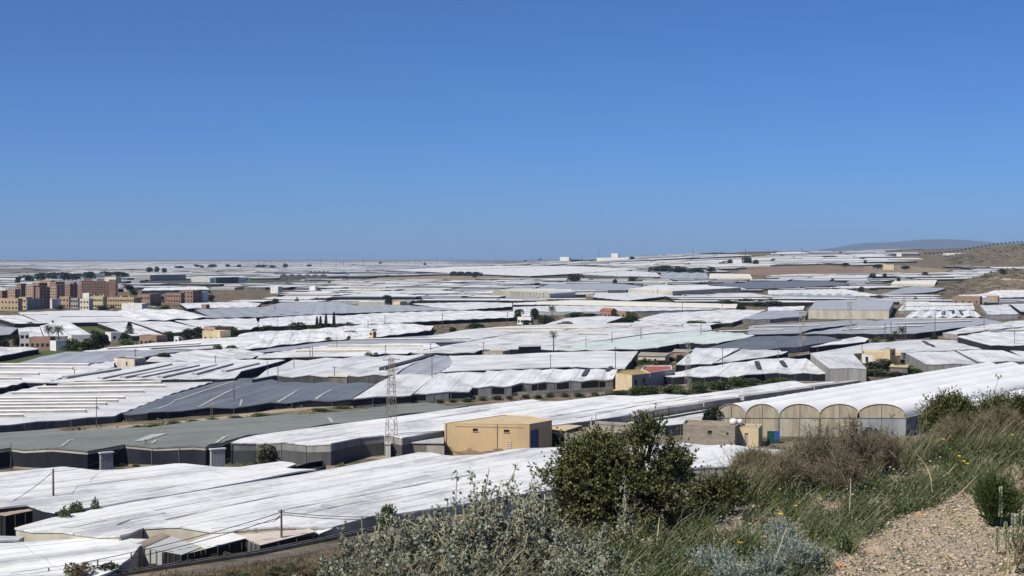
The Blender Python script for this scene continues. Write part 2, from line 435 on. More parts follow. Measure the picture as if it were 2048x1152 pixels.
def shell(world, H, ang, per, amp, seed, su=9.0, wob=.18, ridge_shift=0.0):
    """roof sheet over a world polygon: folded along local X every `per` metres; returns local roof verts/faces and border chains"""
    n = len(world)
    area = sum(world[i][0] * world[(i + 1) % n][1] - world[(i + 1) % n][0] * world[i][1] for i in range(n))
    if area < 0: world = world[::-1]
    cx = sum(p[0] for p in world) / n; cy = sum(p[1] for p in world) / n
    z0 = plain(cx, cy); co, si = math.cos(ang), math.sin(ang)
    loc = [((x - cx) * co + (y - cy) * si, -(x - cx) * si + (y - cy) * co) for x, y in world]
    bm = bmesh.new()
    f = bm.faces.new([bm.verts.new((x, y, 0)) for x, y in loc]); f.normal_update()
    if n > 4: bmesh.ops.triangulate(bm, faces=[f])
    us = [p[0] for p in loc]; vs = [p[1] for p in loc]
    half = per / 2; k = max(1, int((max(vs) - min(vs)) / half))
    while (max(vs) - min(vs)) / half > 44: half *= 2
    q = math.ceil(min(vs) / half) * half
    while q < max(vs):
        bmesh.ops.bisect_plane(bm, geom=bm.verts[:] + bm.edges[:] + bm.faces[:], plane_co=(0, q, 0), plane_no=(0, 1, 0), dist=.01)
        q += half
    st = max(su, (max(us) - min(us)) / 16)
    q = math.ceil(min(us) / st) * st
    while q < max(us):
        bmesh.ops.bisect_plane(bm, geom=bm.verts[:] + bm.edges[:] + bm.faces[:], plane_co=(q, 0, 0), plane_no=(1, 0, 0), dist=.01)
        q += st
    def wz(u, v):
        x = cx + u * co - v * si; y = cy + u * si + v * co
        r = abs(((v / per + ridge_shift) % 1) - .5) * 2
        w = mnoise.noise(Vector((u * .03 + seed, v * .06, seed * 1.7))) + .6 * mnoise.noise(Vector((u * .13, v * .12 + seed, 3.1)))
        return plain(x, y) + H + amp * (r - .5) + wob * w - z0
    for v in bm.verts: v.co.z = wz(v.co.x, v.co.y)
    bm.verts.index_update()
    chains = {}
    for e in bm.edges:
        if len(e.link_faces) == 1:
            a, b = e.link_loops[0].vert, e.link_loops[0].link_loop_next.vert
            mx, my = (a.co.x + b.co.x) / 2, (a.co.y + b.co.y) / 2
            i = min(range(n), key=lambda i: seg_dist(mx, my, loc[i], loc[(i + 1) % n]))
            chains.setdefault(i, []).append((tuple(a.co), tuple(b.co)))
    V = [tuple(v.co) for v in bm.verts]; Fc = [tuple(v.index for v in f.verts) for f in bm.faces]
    bm.free()
    return (cx, cy, z0), loc, V, Fc, chains, wz
def greenhouse(label, px, H=3.4, roof='white', ridge=None, per=7.0, amp=.55, wall='net', vents=(), hatches=(), back='net', world=None, ang=None,
               group=None, vent_top='vent_white', vent_side='vent_side', vw=1.3, posts=True, wob=.18, name='greenhouse', noocc=False, sides=None, skirt=.22):
    if px is not None and max(y for _, y in px) < 860 and H < 4.5 and wall not in ('rows', 'plinth') and (wall != 'mesh' or H < 4): H *= .68
    pts = world if world is not None else [tuple(at(x, y, H).xy) for x, y in px]
    if not noocc: occupy(pts)
    if ang is None:
        if ridge:
            a, b = at(*ridge[0], H), at(*ridge[1], H)
        else:
            i = max(range(len(pts)), key=lambda i: math.hypot(pts[i][0] - pts[i - 1][0], pts[i][1] - pts[i - 1][1]))
            a, b = Vector((*pts[i - 1], 0)), Vector((*pts[i], 0))
        ang = math.atan2(b.y - a.y, b.x - a.x)
    amp = amp * (.7 if amp < 1 else .75); wob = wob * .55
    seed = (pts[0][0] * .37 + pts[0][1] * .11) % 50
    (cx, cy, z0), loc, V, Fc, chains, wz = shell(pts, H, ang, per, amp, seed, wob=wob)
    root = empty(name, (cx, cy, z0), label, 'greenhouse', group, ang)
    # roof sheet with a hanging hem
    hem = MB(); hem.add(V, Fc)
    for ch in chains.values():
        for a, b in ch:
            hem.add([a, b, (b[0], b[1], b[2] - skirt), (a[0], a[1], a[2] - skirt)], [(0, 3, 2, 1)])
    hem.build('roof', 'roof_' + roof, root)
    co, si = math.cos(ang), math.sin(ang)
    # side walls, one per straight run of the outline
    n = len(loc); runs = []
    cw = lambda p: (cx + p[0] * co - p[1] * si, cy + p[0] * si + p[1] * co)
    for i in range(n):
        a, b = cw(loc[i]), cw(loc[(i + 1) % n]); d = math.atan2(b[1] - a[1], b[0] - a[0])
        if runs and abs((d - runs[-1][1] + math.pi) % (2 * math.pi) - math.pi) < R(28): runs[-1][0].append(i)
        else: runs.append([[i], d])
    for ids, d in runs:
        nx, ny = math.sin(d), -math.cos(d)                       # outward normal in world
        i = ids[len(ids) // 2]; mx, my = cw(loc[i]); facing = nx * -mx + ny * -my > 0
        style = WALLS[wall if facing else back]
        for mt, k0, k1 in style:
            w = MB()
            for i in ids:
                for a, b in chains.get(i, ()):
                    full = wall == 'rows' and facing and int(abs(a[0] + b[0]) * 1.3 + abs(a[1]) * .7) % 5 in (0, 3)
                    ga = plain(*cw(a)) - z0 - .35; gb = plain(*cw(b)) - z0 - .35
                    za, zb = a[2] - .06, b[2] - .06
                    off = .0 if k1 == 1 else .03
                    ux, uy = nx * co + ny * si, -nx * si + ny * co
                    A = [(a[0] - ux * (.1 - off), a[1] - uy * (.1 - off), ga + (za - ga) * k) for k in (k0, k1)]
                    B = [(b[0] - ux * (.1 - off), b[1] - uy * (.1 - off), gb + (zb - gb) * k) for k in (k0, k1)]
                    if wall == 'rows' and mt == 'net_black': MB().add([A[0], B[0], B[1], A[1]], [(0, 1, 2, 3)]).build('mesh_panel' if full else 'screen_panel', 'mesh_grey' if full else mt, root)
                    else: w.add([A[0], B[0], B[1], A[1]], [(0, 1, 2, 3)])
            if w.v: w.build('base_wall' if mt == 'concrete' else 'side_wall', mt, root)
        if posts and facing and cy < 520:
            for i in ids:
                a, b = loc[i], loc[(i + 1) % n]; L = math.hypot(b[0] - a[0], b[1] - a[1]); m = int(L / 4.5)
                for k in range(1, m):
                    u, v = a[0] + (b[0] - a[0]) * k / m, a[1] + (b[1] - a[1]) * k / m
                    ux, uy = nx * co + ny * si, -nx * si + ny * co
                    zt = wz(u, v) - .1; lean = .12 * math.sin(k * 2.3 + i)
                    MB().bar((u + ux * .06 + lean, v + uy * .06, -.3), (u + ux * .05, v + uy * .05, zt), .045).build('support_post', 'steel', root)
    tw = lambda p: ((p.x - cx) * co + (p.y - cy) * si, -(p.x - cx) * si + (p.y - cy) * co)
    for s, e in vents:                                            # raised ventilation strips along the roof
        a, b = tw(at(*s, H + .3)), tw(at(*e, H + .3))
        L = math.hypot(b[0] - a[0], b[1] - a[1]); m = max(2, int(L / 12)); dx, dy = (b[0] - a[0]) / L, (b[1] - a[1]) / L
        ox, oy = -dy * vw / 2, dx * vw / 2; top = MB(); side = MB()
        P = []
        for k in range(m + 1):
            u, v = a[0] + (b[0] - a[0]) * k / m, a[1] + (b[1] - a[1]) * k / m
            P.append((u, v, wz(u, v)))
        for (u0, v0, q0), (u1, v1, q1) in zip(P, P[1:]):
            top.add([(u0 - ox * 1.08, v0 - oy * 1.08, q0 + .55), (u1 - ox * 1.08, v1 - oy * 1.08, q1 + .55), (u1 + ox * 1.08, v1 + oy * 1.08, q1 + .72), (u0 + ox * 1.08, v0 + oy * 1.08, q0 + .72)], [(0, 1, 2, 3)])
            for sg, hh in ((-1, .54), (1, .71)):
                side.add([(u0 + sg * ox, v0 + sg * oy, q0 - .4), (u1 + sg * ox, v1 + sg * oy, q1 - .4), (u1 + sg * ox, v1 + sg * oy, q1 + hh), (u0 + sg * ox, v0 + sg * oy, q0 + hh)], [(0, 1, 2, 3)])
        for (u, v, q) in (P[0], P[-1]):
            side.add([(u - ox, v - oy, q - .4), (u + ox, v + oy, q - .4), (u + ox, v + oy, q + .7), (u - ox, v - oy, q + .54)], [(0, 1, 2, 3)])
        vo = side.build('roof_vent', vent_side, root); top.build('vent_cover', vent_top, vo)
    for s, e, wd in hatches:                                      # open dark vents
        a, b = tw(at(*s, H + .2)), tw(at(*e, H + .2))
        L = math.hypot(b[0] - a[0], b[1] - a[1]); dx, dy = (b[0] - a[0]) / L, (b[1] - a[1]) / L; vs = []
        K = 5
        for k in range(K + 1):
            u, v = a[0] + dx * L * k / K, a[1] + dy * L * k / K
            ww = wd * (.75 if k in (0, K) else 1.0)
            for sg in (-1, 1):
                uu, vv = u - dy * sg * ww / 2, v + dx * sg * ww / 2
                vs.append((uu, vv, wz(uu, vv) + .28))
        fs = [(2 * k, 2 * k + 1, 2 * k + 3, 2 * k + 2) for k in range(K)]
        m = MB(); m.add(vs, fs); m.add([(x, y, z - .3) for x, y, z in vs], [f[::-1] for f in fs])
        for k in range(K):
            for j in (0, 1): m.add([vs[2 * k + j], vs[2 * k + 2 + j], (*vs[2 * k + 2 + j][:2], vs[2 * k + 2 + j][2] - .3), (*vs[2 * k + j][:2], vs[2 * k + j][2] - .3)], [(0, 1, 2, 3)])
        m.build('open_vent', 'vent_dark', root)
    return root, wz, tw, H
def patch(gh, pts_px, H, mat, name='roof_patch', dz=.1):
    """a strip of newer sheeting lying on a roof"""
    root, wz, tw, H = gh; L = [tw(at(x, y, H)) for x, y in pts_px]
    m = MB(); n = len(L) // 2; K = 6
    for a, b, c, d in [(L[0], L[1], L[2], L[3])]:
        vs = []
        for k in range(K + 1):
            t = k / K
            for p, q in ((a, d), (b, c)):
                u, v = p[0] + (q[0] - p[0]) * t, p[1] + (q[1] - p[1]) * t
                vs.append((u, v, wz(u, v) + dz))
        m.add(vs, [(2 * k, 2 * k + 1, 2 * k + 3, 2 * k + 2) for k in range(K)])
    return m.build(name, mat, root)

def seam(gh, pts_px, width=.3, mat='vent_side', dz=.12):
    """gutter or overlap strip between two sheets of a roof"""
    root, wz, tw, H = gh; L = [tw(at(x, y, H)) for x, y in pts_px]; vs = []
    Q = []
    for a, b in zip(L, L[1:]):
        m = max(2, int(math.hypot(b[0] - a[0], b[1] - a[1]) / 3))
        Q += [(a[0] + (b[0] - a[0]) * k / m, a[1] + (b[1] - a[1]) * k / m) for k in range(m)]
    Q.append(L[-1])
    for i, (u, v) in enumerate(Q):
        a = Q[max(0, i - 1)]; b = Q[min(len(Q) - 1, i + 1)]; l = math.hypot(b[0] - a[0], b[1] - a[1]); ox, oy = -(b[1] - a[1]) / l, (b[0] - a[0]) / l
        k = width * (.5 + .25 * math.sin(i * 1.7))
        for sg in (-1, 1): vs.append((u + ox * sg * k, v + oy * sg * k, wz(u + ox * sg * k, v + oy * sg * k) + dz))
    return MB().add(vs, [(2 * i, 2 * i + 1, 2 * i + 3, 2 * i + 2) for i in range(len(Q) - 1)]).build('gutter', mat, root)
# --- below the hillside
A0 = greenhouse('white plastic greenhouse roof running behind the wire fence and tin shed', [(-160, 1200), (150, 1165), (235, 1138), (262, 1112), (296, 1077), (150, 1078), (0, 1084), (-160, 1092)], 2.7, 'white', ((-160, 1140), (260, 1095)), 8, .4, 'grey')
greenhouse('narrow grey edged white roof below the ruined tin hut', [(-60, 1082), (38, 1080), (49, 1073), (-60, 1070)], 2.6, 'worn', None, 6, .2, 'grey')
A1 = greenhouse('huge smooth white greenhouse sweeping from tin hut up to ochre warehouse', [(29, 1057), (145, 1068), (240, 1071), (262, 1066), (287, 1054), (330, 1055), (430, 1062), (665, 1050), (745, 1029), (905, 1010), (1050, 987), (1370, 937), (1540, 926), (1592, 905),
    (1500, 894), (1370, 886), (1280, 889), (1150, 891), (1024, 900), (962, 911), (887, 911), (837, 905), (634, 941), (597, 949), (260, 1005), (212, 1013), (110, 1036)], 3.3, 'white', ((212, 1013), (837, 907)), 9, .5, 'cream', back='mesh', wob=.35)
for q in ([(570, 1021), (760, 985), (950, 948)], [(597, 1027), (737, 1000)], [(232, 1052), (262, 1042), (330, 1029)], [(700, 1012), (830, 990), (1010, 950)], [(1045, 985), (1140, 950), (1240, 925)], [(330, 1040), (470, 1010), (560, 992)]):
    seam(A1, q, .22)
for q in ([(420, 1058), (500, 1036), (560, 1030), (548, 1044)], [(120, 1052), (200, 1036), (215, 1040), (140, 1057)], [(640, 1010), (720, 996), (730, 1000), (655, 1015)], [(780, 960), (850, 946), (858, 950), (790, 965)], [(300, 1015), (420, 994), (425, 998), (310, 1020)]):
    patch(A1, q, 3.3, 'roof_worn', dz=.06)
A2 = greenhouse('white greenhouse roof sloping behind the lone wooden pole and bushes', [(-90, 1024), (55, 1012), (110, 1027), (212, 1011), (260, 1002), (597, 945), (632, 939), (572, 934), (592, 927), (562, 920), (480, 934), (350, 928), (240, 940), (120, 934), (0, 944), (-90, 952)], 3.5, 'white', ((60, 1010), (597, 945)), 10, .45, 'net', wob=.4)
for q in ([(0, 990), (150, 975), (330, 955)], [(120, 1012), (300, 985), (420, 962)]): seam(A2, q, .16)
B1 = greenhouse('grey green netted greenhouse with torn cream strips on its front', [(-60, 903), (22, 894), (90, 898), (175, 899), (250, 890), (412, 893), (452, 880), (512, 869), (787, 832), (937, 812), (875, 808), (837, 806), (737, 817), (617, 830), (587, 826), (512, 832), (300, 854), (250, 856), (130, 863), (87, 859), (0, 867), (-60, 870)],
    3.6, 'net', ((0, 880), (512, 848)), 9, .8, 'band', back='net', wob=.3)
for q in ([(104, 897), (109, 897), (156, 878), (152, 878)], [(262, 882), (275, 882), (345, 869), (300, 873)], [(300, 888), (306, 888), (333, 877), (328, 877)], [(412, 890), (418, 890), (470, 869), (462, 870)], [(645, 834), (655, 834), (668, 843), (663, 843)], [(422, 848), (430, 848), (437, 853), (430, 853)]):
    patch(B1, q, 3.6, 'tarp_patch')
B2 = greenhouse('long white greenhouse stretching behind ochre warehouse and rusty lattice mast', [(462, 886), (512, 884), (662, 889), (722, 874), (767, 871), (804, 875), (887, 861), (1100, 851), (1180, 842), (1271, 829), (1400, 808), (1536, 787), (1700, 766), (1640, 764), (1608, 766), (1581, 762), (1536, 767), (1486, 776), (1374, 789), (1224, 792), (1086, 802), (1061, 800), (1024, 803), (937, 813), (787, 833), (512, 870)],
    3.7, 'white', ((512, 870), (937, 813)), 9, .6, 'two', back='mesh', wob=.3,
    vents=[((1271, 829), (1400, 809)), ((1402, 808), (1475, 797)), ((1482, 795), (1622, 775)), ((1624, 774), (1716, 762))], vw=1.6, vent_top='vent_side')
for q in ([(1098, 832), (1230, 812), (1374, 790)], [(560, 880), (760, 850), (1000, 815)], [(830, 858), (960, 838), (1090, 822)], [(1150, 838), (1270, 815), (1480, 783)]):
    seam(B2, q, .25)
B3 = greenhouse('small white roof squeezed between block hut and round tunnels', [(1235, 846), (1330, 852), (1420, 842), (1440, 818), (1536, 797), (1690, 769), (1540, 788), (1290, 829)], 3.3, 'white', ((1271, 829), (1536, 787)), 8, .3, 'mesh')
# --- middle row on the left
C1 = greenhouse('dark blue grey netted greenhouse with long navy side screen', [(246, 827), (295, 827), (375, 819), (512, 811), (542, 805), (624, 801), (704, 799), (749, 766), (587, 765), (512, 757), (435, 762), (340, 791)], 2.4, 'dark', ((250, 826), (512, 758)), 9, .7, 'net', wob=.3)
for q in ([(310, 818), (316, 818), (337, 811), (330, 811)], [(316, 818), (320, 818), (350, 802), (346, 802)], [(395, 812), (400, 812), (480, 775), (476, 775)], [(478, 810), (482, 810), (486, 800), (482, 800)], [(552, 804), (558, 804), (600, 782), (596, 782)], [(628, 800), (634, 800), (665, 780), (661, 780)], [(345, 801), (349, 801), (470, 764), (466, 764)]):
    patch(C1, q, 4.0, 'tarp_patch')
C2 = greenhouse('white greenhouse with eight long raised vents beside dark netted roof', [(-60, 856), (0, 850), (230, 830), (246, 825), (340, 789), (435, 760), (380, 757), (290, 759), (95, 768), (0, 788), (-60, 800)], 2.5, 'worn', ((0, 797), (250, 795)), 8, .35, 'dim',
    vents=[((76, 776), (331, 772)), ((110, 768), (322, 765)), ((24, 786), (287, 782)), ((-40, 798), (250, 796)), ((-40, 804), (236, 801)), ((-40, 809), (213, 807)), ((-40, 816), (195, 814)), ((-40, 823), (172, 821)), ((-40, 832), (47, 830))])
C3 = greenhouse('white greenhouse with slanting vents in front of the flat roofed cream house', [(92, 765), (240, 759), (400, 757), (470, 756), (482, 742), (512, 735), (570, 720), (470, 719), (325, 725), (225, 738), (150, 752)], 3.8, 'worn', ((200, 756), (340, 727)), 8, .35, 'net',
    vents=[((129, 755), (238, 737)), ((200, 756), (340, 728)), ((245, 755), (370, 731)), ((279, 754), (395, 731)), ((320, 754), (430, 729)), ((388, 748), (462, 728)), ((447, 742), (515, 727))], vent_top='roof_worn', vw=1.6)
C4 = greenhouse('ribbed white greenhouse behind the low brick pump house', [(505, 758), (552, 752), (662, 751), (772, 750), (790, 747), (812, 735), (864, 711), (837, 709), (737, 713), (672, 716), (587, 720), (545, 735)], 3.8, 'worn', ((552, 742), (672, 716)), 9, .9, 'dim')
C5 = greenhouse('narrow lilac grey roof beside a raised dark gutter strip', [(797, 748), (868, 747), (885, 741), (898, 733), (906, 722), (893, 711), (868, 710), (815, 735)], 3.8, 'grey', ((797, 746), (868, 711)), 6, .4, 'mesh', vents=[((764, 738), (864, 710))], vent_top='vent_dark', vent_side='vent_dark', vw=1.8)
C6 = greenhouse('broad white greenhouse with straight rear edge under thin poles', [(868, 745), (950, 741), (1024, 738), (1050, 737), (1140, 733), (1250, 736), (1276, 703), (1200, 702), (1115, 705), (1024, 709), (897, 711), (905, 722), (898, 734)], 3.8, 'worn', ((868, 744), (1024, 738)), 7, .4, 'net')
D1 = greenhouse('wrinkled white greenhouse with rolled front screen left of the farm track', [(706, 797), (822, 790), (873, 747), (790, 748), (755, 766)], 2.4, 'worn', ((706, 797), (790, 748)), 12, .5, 'rows', back='mesh')
D2 = greenhouse('wrinkled white greenhouse with dark slit screen in the middle of the row', [(829, 787), (938, 782), (952, 765), (970, 744), (875, 746)], 2.4, 'worn', ((829, 787), (873, 746)), 11, .5, 'rows', back='mesh')
D3 = greenhouse('humped white greenhouse with open dark roof hatches beside the yellow house', [(944, 774), (1024, 771), (1044, 766), (1170, 761), (1226, 758), (1236, 739), (1180, 738), (1050, 739), (974, 742)], 2.9, 'worn', ((1044, 766), (1068, 739)), 6.5, .55, 'rows', back='mesh',
    hatches=[((1167, 751), (1176, 737), 1.5), ((1215, 741), (1222, 732), 1.3)])
D4 = greenhouse('wavy white greenhouse with two dark oval hatches above hedge', [(1312, 752), (1474, 753), (1528, 746), (1653, 746), (1612, 717), (1545, 716), (1504, 721), (1400, 734)], 2.7, 'worn', ((1440, 753), (1470, 726)), 8, .6, 'plinth', back='mesh',
    hatches=[((1519, 738), (1513, 723), 1.6), ((1571, 734), (1562, 722), 1.6)])
D5 = greenhouse('tall box shaped greenhouse wrapped in pale grey mesh', [(1658, 735), (1733, 736), (1707, 708), (1621, 707)], 5.2, 'worn', ((1658, 735), (1621, 707)), 12, .3, 'mesh', back='mesh')
D6 = greenhouse('square white topped mesh greenhouse right of the small yellow house', [(1853, 728), (1953, 727), (1908, 702), (1811, 705)], 4.2, 'worn', ((1853, 728), (1811, 705)), 12, .3, 'mesh', back='mesh')
D7 = greenhouse('mesh sided greenhouse with a dark gutter along its left side', [(1960, 724), (2070, 721), (2004, 700), (1913, 701)], 4.2, 'worn', ((1958, 724), (1911, 700)), 12, .3, 'mesh', back='mesh')
D8 = greenhouse('white greenhouse corner behind dark diagonal gutter at the tunnels end', [(2054, 718), (2160, 716), (2110, 695), (2009, 696)], 4.0, 'worn', None, 9, .3, 'net')
D9 = greenhouse('wide flat white greenhouse behind the small yellow house', [(1568, 716), (1621, 707), (1706, 707), (1722, 706), (1806, 705), (1908, 700), (1971, 698), (1906, 680), (1843, 679), (1743, 686), (1660, 700)], 3.6, 'worn', ((1568, 715), (1743, 686)), 9, .3, 'mesh', hatches=[((1846, 682), (1868, 693), 1.6)])
# --- right
E1 = greenhouse('tall white greenhouse with long black screened sides on the right', [(1915, 673), (1981, 690), (2160, 691), (2160, 655), (2048, 655), (1978, 662)], 4.8, 'white', ((1981, 689), (1915, 673)), 9, .4, 'black', vents=[((1978, 663), (2100, 660))], vent_top='vent_side')
E1b = greenhouse('bright white sloping roof behind the black screened greenhouse', [(1885, 666), (1915, 668), (1978, 660), (2048, 653), (2130, 652), (2130, 637), (2048, 640), (1960, 649)], 3.4, 'white', None, 9, .4, 'mesh')
E2 = greenhouse('large bluish grey greenhouse with white vent strips and dark wall', [(1606, 667), (1720, 667), (1831, 667), (1920, 655), (2006, 644), (1971, 637), (1860, 635), (1786, 636), (1700, 652)], 3.8, 'grey', ((1680, 660), (1940, 642)), 8, .3, 'black',
    vents=[((1717, 656), (1845, 652)), ((1680, 660), (1770, 657)), ((1788, 648), (1942, 642)), ((1782, 638), (1960, 638))])
E3 = greenhouse('slate grey greenhouse roof with pale vent strips behind lattice pylon', [(1495, 669), (1596, 667), (1622, 658), (1765, 643), (1720, 639), (1640, 644), (1540, 648), (1498, 652)], 3.6, 'grey', ((1500, 660), (1600, 657)), 8, .3, 'net', vents=[((1500, 660), (1568, 659)), ((1505, 654), (1640, 651)), ((1440, 663), (1500, 661))])
F1 = greenhouse('shiny slate grey roof with bare edge behind the hedge of the farm', [(1412, 696), (1536, 698), (1600, 693), (1685, 680), (1655, 672), (1536, 672), (1495, 675)], 3.4, 'dark', None, 8, .4, 'mesh')
greenhouse('worn white roof with a ragged end by the lattice pylon', [(1620, 694), (1730, 684), (1738, 677), (1715, 673), (1688, 678)], 3.2, 'worn', None, 7, .3, 'net')
F2 = greenhouse('white slanting greenhouse right of the pale lattice mast', [(1352, 729), (1424, 727), (1479, 697), (1391, 696)], 3.6, 'worn', ((1352, 729), (1391, 696)), 8, .3, 'net')
greenhouse('white wedge roof right of the slanting greenhouse', [(1427, 727), (1500, 718), (1566, 708), (1560, 700), (1484, 699)], 3.6, 'worn', None, 8, .3, 'net')
greenhouse('thin white roof strip in front of the shiny slate greenhouse', [(1500, 713), (1566, 707), (1576, 703), (1536, 703), (1500, 704)], 3.2, 'white', None, 7, .2, 'black')
F5 = greenhouse('pale green tinted greenhouse roof with curved ridges', [(1115, 700), (1194, 700), (1316, 696), (1356, 686), (1436, 687), (1509, 671), (1480, 666), (1400, 662), (1310, 667), (1224, 678), (1160, 688)], 3.6, 'pale', ((1119, 698), (1424, 662)), 9, .7, 'net')
F6 = greenhouse('great white greenhouse field with the lone tall palm before it', [(822, 706), (949, 705), (965, 700), (1024, 698), (1116, 699), (1160, 688), (1224, 678), (1310, 666), (1424, 660), (1420, 651), (1300, 653), (1180, 656), (1024, 668), (937, 684), (880, 693)], 3.6, 'white', ((937, 690), (1180, 660)), 9, .5, 'black',
    vents=[((1155, 668), (1215, 668)), ((1262, 655), (1318, 656))], vent_side='vent_side')
F7 = greenhouse('white greenhouse striped with long cream vents behind the great white field', [(850, 674), (937, 682), (1024, 667), (1180, 655), (1300, 652), (1270, 645), (1130, 648), (1024, 652), (930, 660)], 3.4, 'white', ((1024, 657), (1210, 657)), 8, .3, 'net',
    vents=[((985, 657), (1212, 657)), ((1065, 662), (1168, 662)), ((1000, 664), (1100, 664)), ((1205, 648), (1262, 651))], vent_side='plastic_tan')
greenhouse('white roof with two curved vents under the bushy strip', [(1300, 652), (1420, 650), (1440, 646), (1400, 643), (1270, 645)], 3.4, 'white', None, 8, .3, 'net', vents=[((1310, 648), (1365, 650))])
# --- left, behind the cream house
H1 = greenhouse('white greenhouse with two cream vent strips behind twin poles', [(512, 717), (582, 714), (735, 712), (777, 706), (815, 706), (880, 693), (870, 686), (762, 687), (640, 692), (560, 703), (520, 710)], 3.4, 'white', ((592, 701), (740, 701)), 8, .3, 'black', vents=[((655, 692), (845, 692)), ((592, 702), (740, 701))], vent_side='plastic_tan')
H2 = greenhouse('long curved slate grey roof behind the twin poles', [(470, 709), (560, 702), (640, 691), (870, 685), (940, 683), (987, 676), (960, 671), (860, 671), (760, 676), (650, 684), (540, 697)], 3.3, 'grey', ((540, 700), (860, 678)), 9, .3, 'mesh', vents=[((700, 680), (940, 677))], vw=1.8)
H3 = greenhouse('bright white greenhouse beside the tiny yellow tower house', [(440, 702), (512, 697), (560, 690), (650, 681), (735, 676), (860, 661), (868, 652), (800, 646), (712, 650), (660, 655), (600, 660), (512, 663), (480, 668)], 3.2, 'white', None, 9, .5, 'net')
H4 = greenhouse('wide steel grey roof behind the flat roofed cream house', [(25, 729), (175, 728), (228, 721), (295, 712), (345, 705), (390, 699), (250, 702), (130, 704), (80, 713)], 3.4, 'grey', None, 9, .35, 'net')
H5 = greenhouse('white greenhouse with thin dark seams behind the steel grey roof', [(165, 703), (375, 698), (470, 696), (530, 684), (512, 672), (430, 676), (330, 684), (260, 690)], 3.3, 'white', ((215, 698), (400, 688)), 8, .4, 'net', vents=[((215, 697), (400, 688)), ((300, 697), (440, 689))])
H6 = greenhouse('white greenhouse behind the round grey green tree', [(292, 723), (350, 723), (440, 721), (500, 717), (530, 707), (480, 699), (392, 700), (345, 707), (300, 715)], 3.3, 'white', None, 8, .4, 'black')
H7 = greenhouse('white greenhouse with thick vents left of the flat roofed cream house', [(-60, 790), (0, 776), (52, 764), (95, 764), (130, 753), (190, 741), (228, 735), (228, 722), (175, 730), (0, 730), (-60, 733)], 3.5, 'white', ((0, 735), (146, 736)), 8, .35, 'net', vents=[((-40, 736), (146, 736)), ((-40, 748), (78, 748)), ((-40, 757), (42, 756)), ((-40, 729), (178, 730))])
greenhouse('little white roof at the end of the grassy strip', [(-60, 716), (0, 712), (78, 697), (60, 694), (0, 694), (-60, 696)], 3.0, 'white', None, 8, .3, 'net')
greenhouse('white greenhouse behind the pair of stout palms', [(88, 672), (186, 671), (140, 645), (100, 646), (80, 652)], 3.6, 'white', None, 8, .4, 'mesh')
greenhouse('greyish white roof left of the pair of palms', [(40, 676), (86, 673), (79, 653), (36, 656)], 3.4, 'worn', None, 8, .3, 'mesh')
greenhouse('slate roof beside the scrubby lot left of the palms', [(-40, 676), (20, 668), (36, 656), (0, 652), (-40, 653)], 3.4, 'grey', None, 8, .3, 'net')
greenhouse('white parallelogram greenhouse behind the tiered araucaria tree', [(266, 671), (328, 670), (256, 644), (195, 646)], 3.6, 'white', None, 10, .3, 'net')
greenhouse('white greenhouse with dark gutters right of the araucaria', [(331, 666), (372, 663), (394, 655), (340, 643), (262, 643)], 3.6, 'white', ((331, 666), (262, 643)), 12, .3, 'net')
greenhouse('greyish seamed greenhouse behind the brown villa', [(420, 660), (500, 659), (518, 650), (512, 637), (460, 637), (350, 641)], 3.6, 'worn', ((500, 658), (400, 640)), 9, .5, 'net')
greenhouse('white greenhouse by the green field road below the town', [(30, 647), (84, 646), (38, 630), (-25, 631)], 3.4, 'white', None, 9, .3, 'black')
greenhouse('broad white greenhouse just below the apartment blocks', [(86, 646), (272, 643), (225, 622), (175, 620), (35, 625)], 3.4, 'worn', ((86, 646), (272, 643)), 9, .4, 'black', vents=[((120, 633), (245, 632)), ((40, 629), (95, 629))])
greenhouse('white greenhouse with diagonal folds below the low ochre terrace', [(276, 642), (425, 635), (365, 620), (300, 618), (227, 622)], 3.4, 'white', ((276, 642), (227, 622)), 16, 1.2, 'net')
greenhouse('grey folded greenhouse right of the diagonal white one', [(425, 636), (530, 633), (600, 625), (560, 612), (480, 615), (390, 619)], 3.4, 'grey', ((425, 635), (390, 619)), 12, .6, 'net')
greenhouse('bright white long roof behind the brick hut below town', [(375, 617), (512, 614), (522, 607), (490, 603), (360, 607)], 3.6, 'white', None, 9, .3, 'black')
greenhouse('broad grey roof dotted with poles behind the cypresses', [(505, 635), (637, 628), (762, 624), (918, 620), (870, 614), (780, 609), (720, 612), (662, 603), (562, 605), (535, 612)], 3.3, 'grey', None, 9, .3, 'net')
greenhouse('white greenhouse left of the cypresses', [(515, 653), (600, 651), (660, 646), (735, 648), (745, 640), (700, 632), (640, 629), (520, 637)], 3.3, 'worn', None, 9, .4, 'net')
greenhouse('white greenhouse right of the cypresses', [(738, 648), (810, 645), (900, 640), (1024, 635), (1075, 631), (1060, 624), (925, 621), (760, 626), (690, 631)], 3.3, 'white', None, 9, .4, 'net')
greenhouse('white greenhouse strip behind white villa with palm', [(870, 614), (922, 620), (1024, 613), (1024, 606), (950, 604), (825, 607)], 3.3, 'white', None, 9, .3, 'black')
greenhouse('cream ridged long roof with a ruler straight black front', [(1026, 609), (1118, 609), (1472, 616), (1475, 608), (1300, 604), (1150, 600), (1026, 606)], 3.4, 'cream', None, 9, .3, 'black')
greenhouse('whitish roof in front of the ruler straight black screen', [(1026, 623), (1230, 623), (1320, 621), (1472, 618), (1300, 614), (1110, 611), (1026, 614)], 3.2, 'worn', None, 9, .3, 'grey')
greenhouse('white roof beside the red tiled farmhouse hedge', [(1090, 648), (1205, 648), (1247, 634), (1200, 632), (1130, 636)], 3.3, 'worn', None, 9, .3, 'net')
